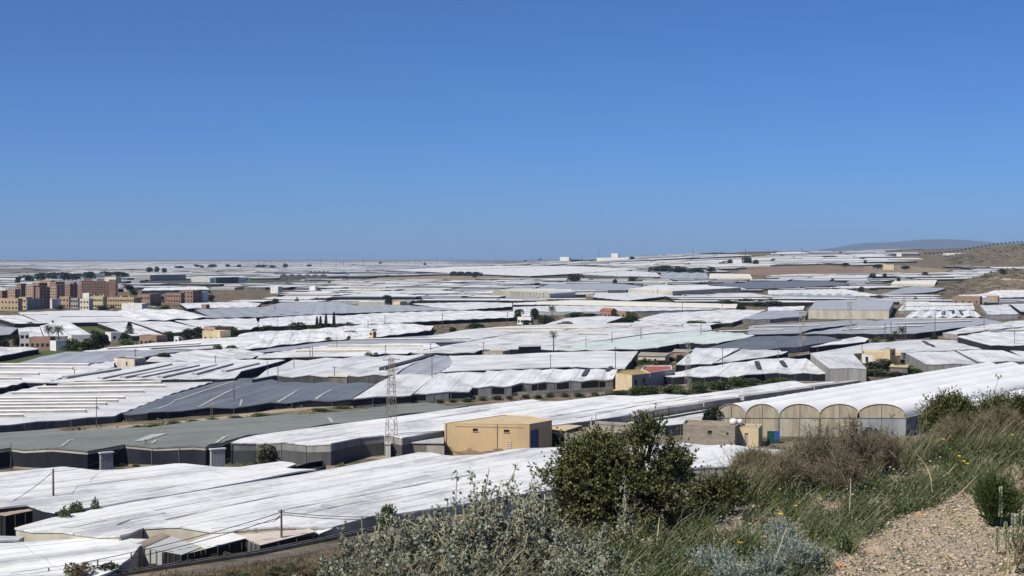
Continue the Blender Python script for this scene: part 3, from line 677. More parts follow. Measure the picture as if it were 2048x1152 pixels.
greenhouse('wide white greenhouse right of the red tiled farmhouse', [(1260, 647), (1300, 646), (1462, 646), (1480, 640), (1532, 620), (1462, 619), (1330, 626), (1290, 634)], 3.3, 'white', None, 9, .4, 'net')
greenhouse('grey greenhouse left of the tall cream walled block', [(1470, 639), (1540, 638), (1612, 632), (1612, 622), (1537, 621)], 3.3, 'grey', None, 9, .4, 'mesh')
greenhouse('tall grey roofed greenhouse with cream lower walls', [(1617, 619), (1778, 620), (1788, 602), (1740, 598), (1632, 601)], 5.6, 'grey', ((1617, 619), (1778, 620)), 14, .3, 'cream', back='cream')
greenhouse('white roof with cream stripe right of the tall cream walled block', [(1796, 621), (1950, 619), (1945, 606), (1810, 603)], 3.6, 'white', None, 9, .3, 'cream', vents=[((1810, 613), (1945, 610))])
greenhouse('row of pointed white bays with dark gaps', [(1810, 635), (1962, 633), (1950, 621), (1825, 622)], 3.4, 'worn', ((1840, 634), (1848, 622)), 7.5, 1.6, 'net', hatches=[((1886, 631), (1888, 623), 2.0), ((1907, 627), (1906, 621), 2.0), ((1925, 628), (1920, 621), 1.8)])
greenhouse('white greenhouse beside the row of pointed bays', [(1976, 629), (2038, 628), (2015, 609), (1960, 611)], 4.0, 'worn', None, 9, .3, 'grey')
greenhouse('white greenhouse at the edge beyond the brown warehouses', [(2042, 623), (2110, 623), (2080, 608), (2022, 609)], 3.6, 'worn', None, 9, .3, 'net')
greenhouse('white strip roof left of the tall cream walled block', [(1536, 622), (1606, 620), (1610, 612), (1536, 614)], 3.3, 'white', None, 9, .3, 'mesh')
greenhouse('grey green roof strip above the tall cream walled block', [(1555, 593), (1640, 597), (1715, 594), (1700, 588), (1570, 586)], 3.3, 'grey', None, 9, .3, 'net')
greenhouse('white terrace of roofs behind the grey green strip', [(1536, 588), (1740, 592), (1762, 590), (1690, 578), (1536, 580)], 3.3, 'white', None, 9, .3, 'mesh')
greenhouse('dark slate wide roof with a black front far behind the pylons', [(1430, 575), (1536, 577), (1690, 570), (1712, 567), (1650, 562), (1500, 563)], 3.6, 'dark', None, 9, .3, 'black')
greenhouse('grey curved roof at the foot of the road hill', [(1757, 590), (1800, 588), (1870, 583), (1892, 576), (1840, 571), (1800, 577)], 3.4, 'grey', None, 9, .3, 'mesh')
greenhouse('cream tunnel shaped greenhouse near the road hill', [(1782, 567), (1870, 568), (1874, 560), (1790, 561)], 4.0, 'cream', None, 9, .3, 'cream')
greenhouse('white roofs below the road hill behind brown warehouses', [(1912, 598), (2048, 594), (2110, 592), (2060, 580), (1990, 581), (1918, 590)], 3.4, 'white', None, 9, .4, 'black')
# --- far prominent ones
greenhouse('enormous white greenhouse far out with a brown field before it', [(765, 540), (880, 545), (1000, 550), (1062, 552), (1150, 547), (1282, 538), (1130, 532), (900, 534)], 4.0, 'white', ((765, 538), (1062, 551)), 30, .3, 'net', vents=[((905, 540), (1150, 530))], vent_top='vent_side', vw=5)
greenhouse('far white greenhouse with dark front left of the glassy blue roof', [(1144, 548), (1230, 552), (1322, 553), (1312, 545), (1250, 541)], 4.0, 'white', None, 20, .3, 'dim')
greenhouse('blue grey glassy roof crossed by slanting lines before a dark grove', [(1322, 557), (1417, 556), (1412, 545), (1322, 545)], 4.0, 'grey', ((1330, 556), (1340, 546)), 20, 1.5, 'grey')
greenhouse('cream long tunnel right of the glassy blue roof', [(1418, 555), (1505, 556), (1500, 548), (1420, 547)], 4.5, 'cream', None, 20, .3, 'cream')
greenhouse('grey green roof with dark grey front behind the cream arched tunnels', [(1074, 576), (1150, 580), (1253, 580), (1285, 572), (1220, 566), (1100, 568)], 4.0, 'grey', None, 12, .3, 'dim')
greenhouse('white roof on tall beige walls right of the grey green one', [(1256, 578), (1345, 582), (1482, 575), (1400, 570), (1300, 571)], 6.0, 'white', None, 12, .3, 'cream')
greenhouse('slate grey roof beyond the white roof on beige walls', [(1410, 568), (1482, 575), (1560, 572), (1560, 566), (1460, 566)], 3.6, 'dark', None, 12, .3, 'black')
greenhouse('white sloping roof with a dark slanted front by the arched tunnels', [(1185, 594), (1255, 601), (1347, 591), (1290, 585), (1190, 587)], 3.6, 'worn', None, 12, .4, 'black')
greenhouse('long cream edged white roof behind the brown brick houses', [(283, 581), (420, 579), (410, 573), (290, 576)], 4.0, 'white', None, 12, .3, 'mesh')

# --- round tunnels in the right foreground and the small cream ones far behind
def arch_pts(w, hs, ht, n=12):
    """cross-section from left spring to right spring"""
    return [(-w / 2 * math.cos(math.pi * i / n), hs + (ht - hs) * math.sin(math.pi * i / n) ** .85) for i in range(n + 1)]
def tunnels(label, spans, axis, length, hs, ht, roofm, endm, group=None, z=-CAMH, detail=True, name='tunnel_greenhouse', ring=1.9, lengths=None):
    """spans: (x centre, y of near end, width, end wall kind)"""
    ax, ay = axis
    x0, y0 = spans[0][0], spans[0][1]
    root = empty(name, (x0, y0, z), label, 'greenhouse', group)
    foot = []
    for k, (cx, cy, w, kind) in enumerate(spans):
        Lk = lengths[k] if lengths else length
        sec = arch_pts(w, hs, ht); V = []; m = int(Lk / ring)
        for j in range(m + 1):
            t = Lk * j / m
            for i, (a, h) in enumerate(sec):
                s = math.sin(math.pi * i / (len(sec) - 1))
                dip = -.08 * s if j % 2 else 0.0
                wv = .05 * mnoise.noise(Vector((t * .12, k * 3.7, i * .3)))
                V.append((cx - x0 + a + ax * t, cy - y0 + ay * t, h + dip + wv))
        n = len(sec); ix = np.arange((m + 1) * n).reshape(m + 1, n)
        q = np.stack([ix[:-1, :-1], ix[:-1, 1:], ix[1:, 1:], ix[1:, :-1]], -1).reshape(-1, 4)
        npmesh('barrel_roof', V, q, roofm, root, smooth=True)
        if not detail:
            pts = [(cx - x0 + a, cy - y0, h) for a, h in sec] + [(cx - x0 + w / 2, cy - y0, -.3), (cx - x0 - w / 2, cy - y0, -.3)]
            meshobj('end_wall', pts, [tuple(range(len(pts)))], endm, root)
        else:
            lo, hi = MB(), MB()
            up = [(cx - x0 + a * .99, cy - y0 + .05, h - .03) for a, h in sec]
            hi.add(up, [tuple(range(len(up)))]); hi.build('gable_sheet', 'plastic_tan', root)
            mt = {'tan': 'plastic_tan', 'pale': 'plastic_cream', 'grey': 'plastic_grey', 'open': 'net_black'}[kind]  # an open end gets its shade painted as black panels
            npan = 4
            for p in range(npan):
                xa = cx - x0 - w / 2 + w * p / npan; xb = cx - x0 - w / 2 + w * (p + 1) / npan - .04
                MB().add([(xa, cy - y0 + .03 * (p % 2), -.3), (xb, cy - y0 + .03 * (p % 2), -.3), (xb, cy - y0 + .03 * (p % 2), hs + .02), (xa, cy - y0 + .03 * (p % 2), hs + .02)], [(0, 1, 2, 3)]).build('end_panel', mt if p != 1 or kind == 'open' else ('plastic_tan' if kind == 'pale' else mt), root)
            MB().tube([(cx - x0 + a, cy - y0 - .06, h + .02) for a, h in sec], .045).build('end_hoop', 'plastic_tan', root)
            MB().bar((cx - x0 - w / 2, cy - y0 - .08, hs), (cx - x0 + w / 2, cy - y0 - .08, hs), .045).build('cross_rail', 'mesh_grey', root)
            for xx in (-w / 2, 0, w / 2):
                MB().bar((cx - x0 + xx, cy - y0 - .07, -.3), (cx - x0 + xx, cy - y0 - .07, hs + (0 if xx else (ht - hs) * .95)), .05).build('end_post', 'steel', root)
            MB().add([(cx - x0 + w / 2 - .25, cy - y0, hs + .04), (cx - x0 + w / 2 + .25, cy - y0, hs + .04), (cx - x0 + w / 2 + .25 + ax * Lk, cy - y0 + ay * Lk, hs + .04), (cx - x0 + w / 2 - .25 + ax * Lk, cy - y0 + ay * Lk, hs + .04)], [(0, 1, 2, 3)]).build('gutter', 'plastic_grey', root)
        foot.append((cx, cy, w, Lk))
    # outer side walls
    for (cx, cy, w, Lk), sg in ((foot[0], -1), (foot[-1], 1)):
        xx = cx - x0 + sg * w / 2
        MB().add([(xx, cy - y0, -.3), (xx + ax * Lk, cy - y0 + ay * Lk, -.3), (xx + ax * Lk, cy - y0 + ay * Lk, hs), (xx, cy - y0, hs)], [(0, 1, 2, 3)]).build('side_wall', 'mesh_grey' if detail else endm, root)
    a, b = foot[0], foot[-1]
    occupy([(a[0] - a[2] / 2, a[1]), (b[0] + b[2] / 2, b[1]), (b[0] + b[2] / 2 + ax * b[3], b[1] + ay * b[3]), (a[0] - a[2] / 2 + ax * a[3], a[1] + ay * a[3])])
    return root
def arch_x(px, py, h):
    p = at(px, py, h); return p.x, p.y
T = []
for (pl, pr, py, kd) in ((1432, 1490, 833, 'tan'), (1490, 1556, 833, 'tan'), (1556, 1637, 832, 'pale'), (1637, 1719, 833, 'tan'), (1719, 1818, 836, 'grey')):
    a = at(pl, py, 4.0); b = at(pr, py, 4.0); T.append(((a.x + b.x) / 2, (a.y + b.y) / 2, b.x - a.x, kd))
yref = sum(t[1] for t in T) / len(T)
T = [(t[0], yref, t[2], t[3]) for t in T]
tunnels('white round tunnel greenhouse with tan plastic end walls, five spans', T, (.6, .8), 153, 3.8, 6.6, 'roof_tunnel', None)
a = at(1858, 836, 3.9); b = at(1946, 836, 3.9)
tunnels('two white round tunnels with a shaded end behind the dark shrub', [((a.x + b.x) / 2, a.y + 6, (b.x - a.x), 'open'), ((a.x + b.x) / 2 + (b.x - a.x), a.y + 34, (b.x - a.x), 'grey')], (.62, .785), 130, 3.6, 5.8, 'roof_tunnel', None, lengths=[126, 90])
def far_tunnels(label, L, Rr, n, hs, ht, length, axis, roofm='roof_cream', endm='plastic_cream'):
    a, b = at(*L, 0), at(*Rr, 0)
    sp = [(a.x + (b.x - a.x) * (i + .5) / n, a.y + (b.y - a.y) * (i + .5) / n, abs(b.x - a.x) / n, 'tan') for i in range(n)]
    return tunnels(label, sp, axis, length, hs, ht, roofm, endm, detail=False, z=plain(a.x, a.y), ring=8)
far_tunnels('far cream greenhouse with a row of many arched gables', (985, 596), (1100, 603), 9, 4.5, 7.5, 70, (.35, .94))
far_tunnels('far white gabled glasshouse pair on the dark embankment', (383, 565), (420, 565), 2, 5.5, 9.5, 80, (.55, .83), 'roof_white', 'white_wall')
far_tunnels('far white arched roofs in a row above the dark railway bank', (560, 560), (655, 560), 6, 5, 10, 60, (.5, .86), 'roof_white', 'plastic_dim')
far_tunnels('far grey arched gables above the embankment', (618, 551), (660, 551), 5, 5, 10, 60, (.5, .86), 'roof_white', 'plastic_dim')
far_tunnels('far white pair of dark ended arches on the enormous roof', (900, 552), (960, 553), 4, 4, 9, 40, (.1, 1), 'roof_white', 'net_dark')
# ------------------------------------------------------------------ buildings
def wall_run(root, a, b, z0, z1, ops, mat, near):
    """one straight wall with real openings; ops: (s0, s1, h0, h1, kind, material)"""
    ax, ay = a; bx, by = b; L = math.hypot(bx - ax, by - ay); dx, dy = (bx - ax) / L, (by - ay) / L; nx, ny = dy, -dx
    P = lambda s, h, o=0.0: (ax + dx * s + nx * o, ay + dy * s + ny * o, h)
    ss = sorted({0.0, L, *[o[0] for o in ops], *[o[1] for o in ops]}); hh = sorted({z0, z1, *[o[2] for o in ops], *[o[3] for o in ops]})
    w = MB()
    for i in range(len(ss) - 1):
        for j in range(len(hh) - 1):
            cs, ch = (ss[i] + ss[i + 1]) / 2, (hh[j] + hh[j + 1]) / 2
            if any(o[0] < cs < o[1] and o[2] < ch < o[3] for o in ops): continue
            w.add([P(ss[i], hh[j]), P(ss[i + 1], hh[j]), P(ss[i + 1], hh[j + 1]), P(ss[i], hh[j + 1])], [(0, 1, 2, 3)])
    for s0, s1, h0, h1, *_ in ops:
        c = [P(s0, h0), P(s1, h0), P(s1, h1), P(s0, h1)]; e = [P(s0, h0, -.25), P(s1, h0, -.25), P(s1, h1, -.25), P(s0, h1, -.25)]
        for i in range(4): w.add([c[i], e[i], e[(i + 1) % 4], c[(i + 1) % 4]], [(0, 1, 2, 3)])
    w.build('wall', mat, root)
    small = MB()
    for s0, s1, h0, h1, kind, om in ops:
        q = [P(s0 - .02, h0 - .02, -.22), P(s1 + .02, h0 - .02, -.22), P(s1 + .02, h1 + .02, -.22), P(s0 - .02, h1 + .02, -.22)]
        if not near: small.add(q, [(0, 1, 2, 3)]); continue
        po = MB().add(q, [(0, 1, 2, 3)]).build(kind, om, root)
        if kind == 'window':
            fr = MB(); m = (s0 + s1) / 2
            for u0, u1, v0, v1 in ((s0, s0 + .06, h0, h1), (s1 - .06, s1, h0, h1), (s0 + .06, s1 - .06, h0, h0 + .06), (s0 + .06, s1 - .06, h1 - .06, h1), (m - .03, m + .03, h0 + .06, h1 - .06)):
                fr.add([P(u0, v0, -.18), P(u1, v0, -.18), P(u1, v1, -.18), P(u0, v1, -.18)], [(0, 1, 2, 3)])
            fr.build('window_frame', 'wood_pole', po)
            MB().add([P(s0 - .1, h0 - .08, -.02), P(s1 + .1, h0 - .08, -.02), P(s1 + .1, h0 - .08, .1), P(s0 - .1, h0 - .08, .1), P(s0 - .1, h0 - .001, -.02), P(s1 + .1, h0 - .001, -.02), P(s1 + .1, h0 - .001, .1), P(s0 - .1, h0 - .001, .1)], [(0, 1, 2, 3), (4, 5, 6, 7), (2, 3, 7, 6), (0, 3, 7, 4), (1, 2, 6, 5)]).build('window_sill', 'concrete', po)
    if small.v:
        o = small.build('window_panes', 'glass_dark', root); tag(o, kind='stuff')
def building(name, label, cat, px=None, H=4, wall='ochre', roof='roof_flat', ops=None, parapet=.35, world=None, group=None, mats=None, near=None, pmat=None, slab=False, roofz=None):
    pts = world if world is not None else [tuple(at(x, y, H).xy) for x, y in px]
    occupy(pts); n = len(pts)
    cx = sum(p[0] for p in pts) / n; cy = sum(p[1] for p in pts) / n; z0 = min(plain(*p) for p in pts)
    root = empty(name, (cx, cy, z0), label, cat, group)
    loc = [(x - cx, y - cy) for x, y in pts]
    if near is None: near = cy < 700
    for i in range(n):
        a, b = loc[i], loc[(i + 1) % n]; L = math.hypot(b[0] - a[0], b[1] - a[1]); o2 = []
        for o in (ops or {}).get(i, ()):
            o2.append((o[0] * L, o[1] * L, o[2], o[3], o[4] if len(o) > 4 else 'window', o[5] if len(o) > 5 else 'glass_dark'))
        wall_run(root, a, b, -.4, H, o2, (mats or {}).get(i, wall), near)
    zr = H - parapet if not slab else H
    def inset(k):
        return [(p[0] * (1 - k / max(1, math.hypot(*p))), p[1] * (1 - k / max(1, math.hypot(*p)))) for p in loc]
    if slab:
        MB().prism(inset(-.3), H - .02, H + .18).build('roof', roof, root)
    else:
        MB().prism(inset(.02), zr - .2, zr).build('roof', roof, root)
        inn = inset(.28); m = MB(); pl = inset(-.03)
        for i in range(n):
            j = (i + 1) % n
            m.add([(*pl[i], H), (*pl[j], H), (*inn[j], H), (*inn[i], H)], [(0, 1, 2, 3)])
            m.add([(*inn[i], H), (*inn[j], H), (*inn[j], zr), (*inn[i], zr)], [(0, 1, 2, 3)])
            m.add([(*pl[i], H - .12), (*pl[j], H - .12), (*pl[j], H), (*pl[i], H)], [(0, 1, 2, 3)])
        m.build('parapet', pmat or wall, root)
    return root
def grid_ops(nc, nr, H, L, w=1.3, h=1.4, base=1.0):
    st = (H - .4) / nr; out = []
    for r_ in range(nr):
        for c in range(nc):
            s = (c + .5) / nc
            out.append((s - w / 2 / L, s + w / 2 / L, base + r_ * st, base + r_ * st + min(h, st * .55)))
    return out
def bpx(name, label, cat, xl, xs, xr, yt, yb, wall, roof='roof_flat', rows=0, cl=0, cr=0, a=38, group=None, depth=None, shade=None, parapet=.4, gable=False, top=True):
    """far block seen corner-on: left face xl..xs, right face xs..xr, top row yt, foot row yb"""
    lift = 3.5 if yb < 590 else 1.8 if yb < 720 else 0.0             # its foot stands behind the roofs in front
    C = at(xs, yb, lift); sc = scale_at(C); H = (yb - yt) / sc + lift; C.z -= lift; wl_, wr_ = (xs - xl) / sc, (xr - xs) / sc
    if wr_ < .3: an = R(0); Ll = wl_; Lr = depth or max(4, wl_ * .6)
    elif wl_ < .3: an = R(90); Lr = wr_; Ll = depth or max(4, wr_ * .6)
    else: an = R(a); Ll = wl_ / math.cos(an); Lr = wr_ / math.sin(an)
    l = (C.x - Ll * math.cos(an), C.y + Ll * math.sin(an)); r = (C.x + Lr * math.sin(an), C.y + Lr * math.cos(an))
    bk = (l[0] + r[0] - C.x, l[1] + r[1] - C.y)
    ops = {}
    if rows: ops = {0: grid_ops(cl, rows, H, Ll) if cl else [], 1: grid_ops(cr, rows, H, Lr) if cr else []}
    z = building(name, label, cat, None, H, wall, roof, ops, parapet, [l, (C.x, C.y), r, bk], group, near=False)
    if gable:                                                     # pitched roof along the long side
        d = z; lo = [(p[0] - z.location.x, p[1] - z.location.y) for p in (l, (C.x, C.y), r, bk)]
        m1 = ((lo[0][0] + lo[3][0]) / 2, (lo[0][1] + lo[3][1]) / 2, H + 1.6); m2 = ((lo[1][0] + lo[2][0]) / 2, (lo[1][1] + lo[2][1]) / 2, H + 1.6)
        e = [(x * 1.06, y * 1.06, H + .02) for x, y in lo]
        MB().add(e + [m1, m2], [(0, 1, 5, 4), (3, 4, 5, 2), (0, 4, 3), (1, 2, 5)]).build('pitched_roof', roof, z)
    return z
simple('stain', (.36, .25, .14), (.20, .15, .10), .8, .95, (1, 1, .6))
W_, D_ = 'window', 'door'
building('warehouse', 'ochre rendered flat roofed warehouse with blue side door', 'warehouse', [(889, 846), (1059, 848), (1104, 840), (1064, 832), (1012, 829)], 5.6, 'ochre', 'ochre_roof',
    {0: [(.335, .395, 4.1, 4.65), (.70, .765, 4.0, 4.5), ], 1: [(.05, .42, 0, 4.4, D_, 'blue_door')]}, parapet=.12)
wh = [o for o in bpy.data.objects if o.name == 'warehouse'][0]
def on_wh(px, py, h): p = at(px, py, h); return (p.x - wh.location.x, p.y - wh.location.y)
a, b = on_wh(889, 846, 5.6), on_wh(1059, 848, 5.6); dx, dy = (b[0] - a[0]), (b[1] - a[1]); L = math.hypot(dx, dy); dx /= L; dy /= L
vs = []; n = 60
for k in range(n + 1):                                            # splash stain with a ragged top along the front
    t = .15 + (L - .3) * k / n; hgt = .35 + 1.3 * max(0, .35 + mnoise.fractal(Vector((t * .35, 1.7, 0)), 1, 2, 4)) * (1 if t < L * .7 else .4)
    vs += [(a[0] + dx * t + dy * .012, a[1] + dy * t - dx * .012, -.3), (a[0] + dx * t + dy * .012, a[1] + dy * t - dx * .012, hgt)]
MB().add(vs, [(2 * k, 2 * k + 2, 2 * k + 3, 2 * k + 1) for k in range(n)]).build('damp_plinth', 'stain', wh)
for t in (.3, L * .62): MB().bar((a[0] + dx * t + dy * .08, a[1] + dy * t - dx * .08, -.2), (a[0] + dx * t + dy * .08, a[1] + dy * t - dx * .08, 5.5), .06, None, 6).build('drain_pipe', 'concrete', wh)
MB().bar((a[0] + dx * 2 + dy * .05, a[1] + dy * 2 - dx * .05, 5.0), (a[0] + dx * (L - 1) + dy * .05, a[1] + dy * (L - 1) - dx * .05, 4.9), .02, None, 4).build('wall_cable', 'wire', wh)
for t in (L * .74, L * .78): MB().bar((a[0] + dx * t + dy * .1, a[1] + dy * t - dx * .1, .2), (a[0] + dx * t + dy * .1, a[1] + dy * t - dx * .1, 2.6), .04).build('ladder_rail', 'sheet_white', wh)
for k in range(6): MB().bar((a[0] + dx * L * .74 + dy * .1, a[1] + dy * L * .74 - dx * .1, .5 + k * .36), (a[0] + dx * L * .78 + dy * .1, a[1] + dy * L * .78 - dx * .1, .5 + k * .36), .03).build('ladder_rung', 'sheet_white', wh)
building('lean_to', 'open ochre canopy lean-to beside the blue warehouse door', 'shed', [(1094, 857), (1132, 862), (1162, 853), (1118, 850)], 3.3, 'net_black', 'ochre_roof', slab=True, mats={0: 'net_black'})  # black walls stand in for the shade under the open canopy
building('rubble_shed', 'low plastered shed with rubble roof behind the dark green bush', 'shed', [(1129, 867), (1200, 869), (1266, 863), (1272, 853), (1160, 855)], 3.0, 'concrete', 'rubble', parapet=.3)
building('concrete_cistern', 'raw concrete cistern wall between canopy and block hut', 'cistern', [(1180, 850), (1276, 857), (1282, 847), (1182, 841)], 3.6, 'concrete', 'concrete_dark', parapet=.5)
hut = building('block_hut', 'unplastered grey block hut with two tiny windows', 'hut', [(1366, 846), (1373, 849), (1470, 853), (1481, 846), (1425, 841), (1372, 839)], 4.2, 'block_wall', 'rubble',
    {1: [(.44, .53, 2.5, 3.2), (.82, .87, 2.5, 3.0)]}, parapet=.4)
building('plastered_annex', 'small peach plastered annex with grey door beside block hut', 'annex', [(1471, 854), (1517, 856), (1525, 848), (1484, 847)], 3.7, 'ochre_pale', 'concrete', {0: [(.40, .56, .35, 2.6, D_, 'grey_wall')]}, parapet=.3)
building('flat_house', 'cream flat roofed two faced house alone among white roofs', 'house', [(228, 716), (269, 718.5), (291, 714.5), (250, 712.5)], 3.8, 'cream_wall', 'concrete_dark',
    {0: [(.58, .66, 1.8, 2.8), (.52, .70, 0, .9, D_, 'net_black')], 1: [(.15, .28, 1.7, 2.7), (.45, .55, 1.7, 2.7), (.78, .88, 1.7, 2.7)]}, parapet=.25)
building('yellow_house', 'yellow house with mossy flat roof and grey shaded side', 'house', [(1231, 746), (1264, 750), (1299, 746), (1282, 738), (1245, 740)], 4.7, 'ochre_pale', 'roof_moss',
    {1: [(.15, .3, 1.9, 3.2), (.6, .78, 2.1, 3.4)]}, mats={1: 'grey_wall'}, parapet=.2)  # shade of the right wall is put into its grey colour
building('red_terrace_wing', 'low house wing with dark red terrace and pale parapet', 'house', [(1300, 745.5), (1344, 738), (1342, 730), (1290, 731), (1283, 738)], 4.3, 'grey_wall', 'roof_red', parapet=.35, pmat='white_wall')
building('farm_house', 'small yellow farmhouse with terrace behind the dark hedge', 'house', [(1724, 707), (1745, 710), (1768, 713), (1801, 711), (1801, 702), (1726, 700)], 3.2, 'ochre_pale', 'ochre_roof', {0: [(.3, .6, .3, 2.3, D_, 'net_black')]}, mats={0: 'white_wall'}, parapet=.5, pmat='ochre_pale')
building('roof_room', 'yellow cube room with one dark window above the terrace', 'house', [(1768, 697.5), (1780, 698.5), (1791, 697), (1780, 695.5)], 6.0, 'ochre_pale', 'ochre_roof', {1: [(.35, .7, 4.0, 5.2)]}, parapet=.2)
building('open_shed', 'small brown lean-to with ochre slab roof under the hedge', 'shed', [(1780, 734), (1815, 735), (1817, 730), (1783, 729)], 2.6, 'concrete_dark', 'ochre_roof', slab=True)
building('tin_barn', 'dark corrugated barn beside the tall lone palm', 'barn', [(1037, 694), (1081, 693), (1082, 690), (1041, 690)], 4.6, 'net_dark', 'sheet_grey', slab=True)
building('beige_cottage', 'beige cottage with flat tan roof left of dark barn', 'cottage', [(965, 703), (1005, 702.5), (1022, 699), (978, 699)], 3.2, 'cream_wall', 'roof_flat', {0: [(.3, .4, 1, 2.2), (.65, .75, 1, 2.2)]})
building('pump_house', 'low brown pump house with slab roof behind the dark netted greenhouse', 'hut', [(657, 753), (694, 754), (697, 750), (668, 748.5)], 3.0, 'concrete_dark', 'cream_wall', slab=True)
building('farm_sheds', 'low cream farm shed with tan roof behind the yellow house', 'shed', [(1276, 712), (1330, 713), (1340, 707), (1282, 705)], 2.6, 'cream_wall', 'roof_flat', {0: [(.2, .3, .2, 2.0, D_, 'net_black'), (.6, .68, 1, 1.8)]}, slab=True)
building('brick_store', 'small brown brick store behind the slanting white greenhouse', 'store', [(1345, 704), (1378, 705), (1384, 700), (1350, 699)], 3.0, 'brick_orange', 'concrete', slab=True)
building('yard_shed', 'low shed with grey sagging sheet roof beside ochre warehouse', 'shed', [(796, 886), (886, 887), (886, 874), (842, 877)], 2.4, 'concrete_dark', 'sheet_grey', slab=True)
building('black_cistern', 'black lined open cistern beside the white roof edge', 'cistern', [(574, 938), (634, 941), (652, 931), (646, 921), (618, 925)], 1.6, 'net_black', 'net_black', parapet=.9)
building('hatch_cabinet', 'blue grey cabinet at the foot of the rusty lattice mast', 'cabinet', [(771, 888), (781, 889), (782, 886), (772, 885)], 2.4, 'plastic_grey', 'sheet_grey', slab=True)
# boundary walls
def low_wall(label, pts, h, t=.35, mat='concrete', name='boundary_wall', cat='wall'):
    P = [at(x, y, h) for x, y in pts]; o = P[0]; z0 = plain(o.x, o.y)
    m = MB()
    for a, b in zip(P, P[1:]):
        c = (a + b) / 2; L = (b - a).length
        m.box((c.x - o.x, c.y - o.y, h / 2 - .2), (L + t * .5, t, h + .4), math.atan2(b.y - a.y, b.x - a.x))
    w = m.build(name, mat); w.location = (o.x, o.y, z0)
    return tag(w, label, cat)
low_wall('stained concrete yard wall in front of the rusty lattice mast', [(780, 889), (832, 890), (888, 892)], 2.0)
low_wall('long low concrete wall along the dirt farm track', [(762, 798), (860, 792), (960, 787), (1100, 782), (1225, 775)], 1.0, .3)
low_wall('low block wall at the foot of the grey green netted greenhouse', [(22, 920), (110, 925), (196, 926)], .9, .3)
# sheds at the lower left
def shed_panels(label, panels, H, walls, name='tin_shed'):
    P = {k: [at(x, y, H) for x, y in v[0]] for k, v in panels.items()}
    o = P['a'][0]; root = empty(name, (o.x, o.y, plain(o.x, o.y)), label, 'shed')
    for i, (k, (pts, mt)) in enumerate(panels.items()):
        a, b, c, d = [(p.x - o.x, p.y - o.y) for p in P[k]]; m = MB(); n = 26; vs = []
        for j in range(n + 1):                                    # corrugated sheet, ribs run from eave to top
            t = j / n; rz = .06 * (j % 2) + i * .012
            vs += [(a[0] + (b[0] - a[0]) * t, a[1] + (b[1] - a[1]) * t, H - .12 + rz), (d[0] + (c[0] - d[0]) * t, d[1] + (c[1] - d[1]) * t, H + .22 + rz)]
        m.add(vs, [(2 * j, 2 * j + 2, 2 * j + 3, 2 * j + 1) for j in range(n)])
        m.add([(x, y, z - .12) for x, y, z in vs], [(2 * j + 1, 2 * j + 3, 2 * j + 2, 2 * j) for j in range(n)])
        m.build('roof_sheet', mt, root)
        occupy([tuple(p.xy) for p in P[k]])
    for (s, e, mt, k0, k1) in walls:
        a, b = at(*s, H), at(*e, H); n = max(3, int((b - a).length / .35)); vs = []
        nx, ny = (b - a).y, -(b - a).x; q = math.hypot(nx, ny); nx /= q; ny /= q
        for j in range(n + 1):
            p = a + (b - a) * (j / n); off = .04 * (j % 2) - .12
            vs += [(p.x - o.x + nx * off, p.y - o.y + ny * off, H * k0 - (.3 if k0 == 0 else 0)), (p.x - o.x + nx * off, p.y - o.y + ny * off, H * k1 - .1)]
        MB().add(vs, [(2 * j, 2 * j + 2, 2 * j + 3, 2 * j + 1) for j in range(n)]).build('wall_sheet', mt, root)
        for j in range(0, n + 1, max(1, n // 3)):
            p = a + (b - a) * (j / n); MB().bar((p.x - o.x + nx * .02, p.y - o.y + ny * .02, -.3), (p.x - o.x + nx * .02, p.y - o.y + ny * .02, H - .12), .06).build('post', 'wood_pole', root)
    return root
shed_panels('long tin roofed shed with white and rusty sheets beside the road', {
    'a': ([(288, 1094), (362, 1108), (403, 1098), (342, 1076)], 'sheet_grey'), 'b': ([(265, 1090), (287, 1093), (341, 1075), (320, 1070)], 'sheet_rust'),
    'c': ([(371, 1086), (411, 1096), (493, 1080), (451, 1064)], 'sheet_white'), 'd': ([(455, 1063), (520, 1089), (633, 1067), (560, 1041)], 'sheet_beige'),
    'e': ([(571, 1037), (637, 1067), (678, 1056), (603, 1031)], 'sheet_white')}, 2.7,
    [((288, 1095), (325, 1102), 'sheet_grey', 0, 1), ((325, 1102), (362, 1109), 'net_black', 0, 1), ((362, 1109), (411, 1097), 'net_dark', 0, 1), ((411, 1097), (493, 1081), 'net_black', 0, 1), ((493, 1081), (520, 1090), 'plastic_dim', 0, 1), ((520, 1090), (637, 1067), 'net_dark', 0, 1)])
shed_panels('ruined dark tin hut with rusty curled roof beside the lone pole', {
    'a': ([(-40, 1026), (10, 1030), (75, 1022), (52, 1012)], 'sheet_rust'), 'b': ([(-40, 1014), (20, 1013), (50, 1009), (20, 1003)], 'sheet_rust'), 'c': ([(-30, 1022), (5, 1022), (40, 1015), (-10, 1012)], 'sheet_beige')}, 2.9,
    [((-40, 1027), (10, 1031), 'net_black', 0, 1), ((10, 1031), (76, 1022), 'net_black', 0, 1)], 'ruined_hut')
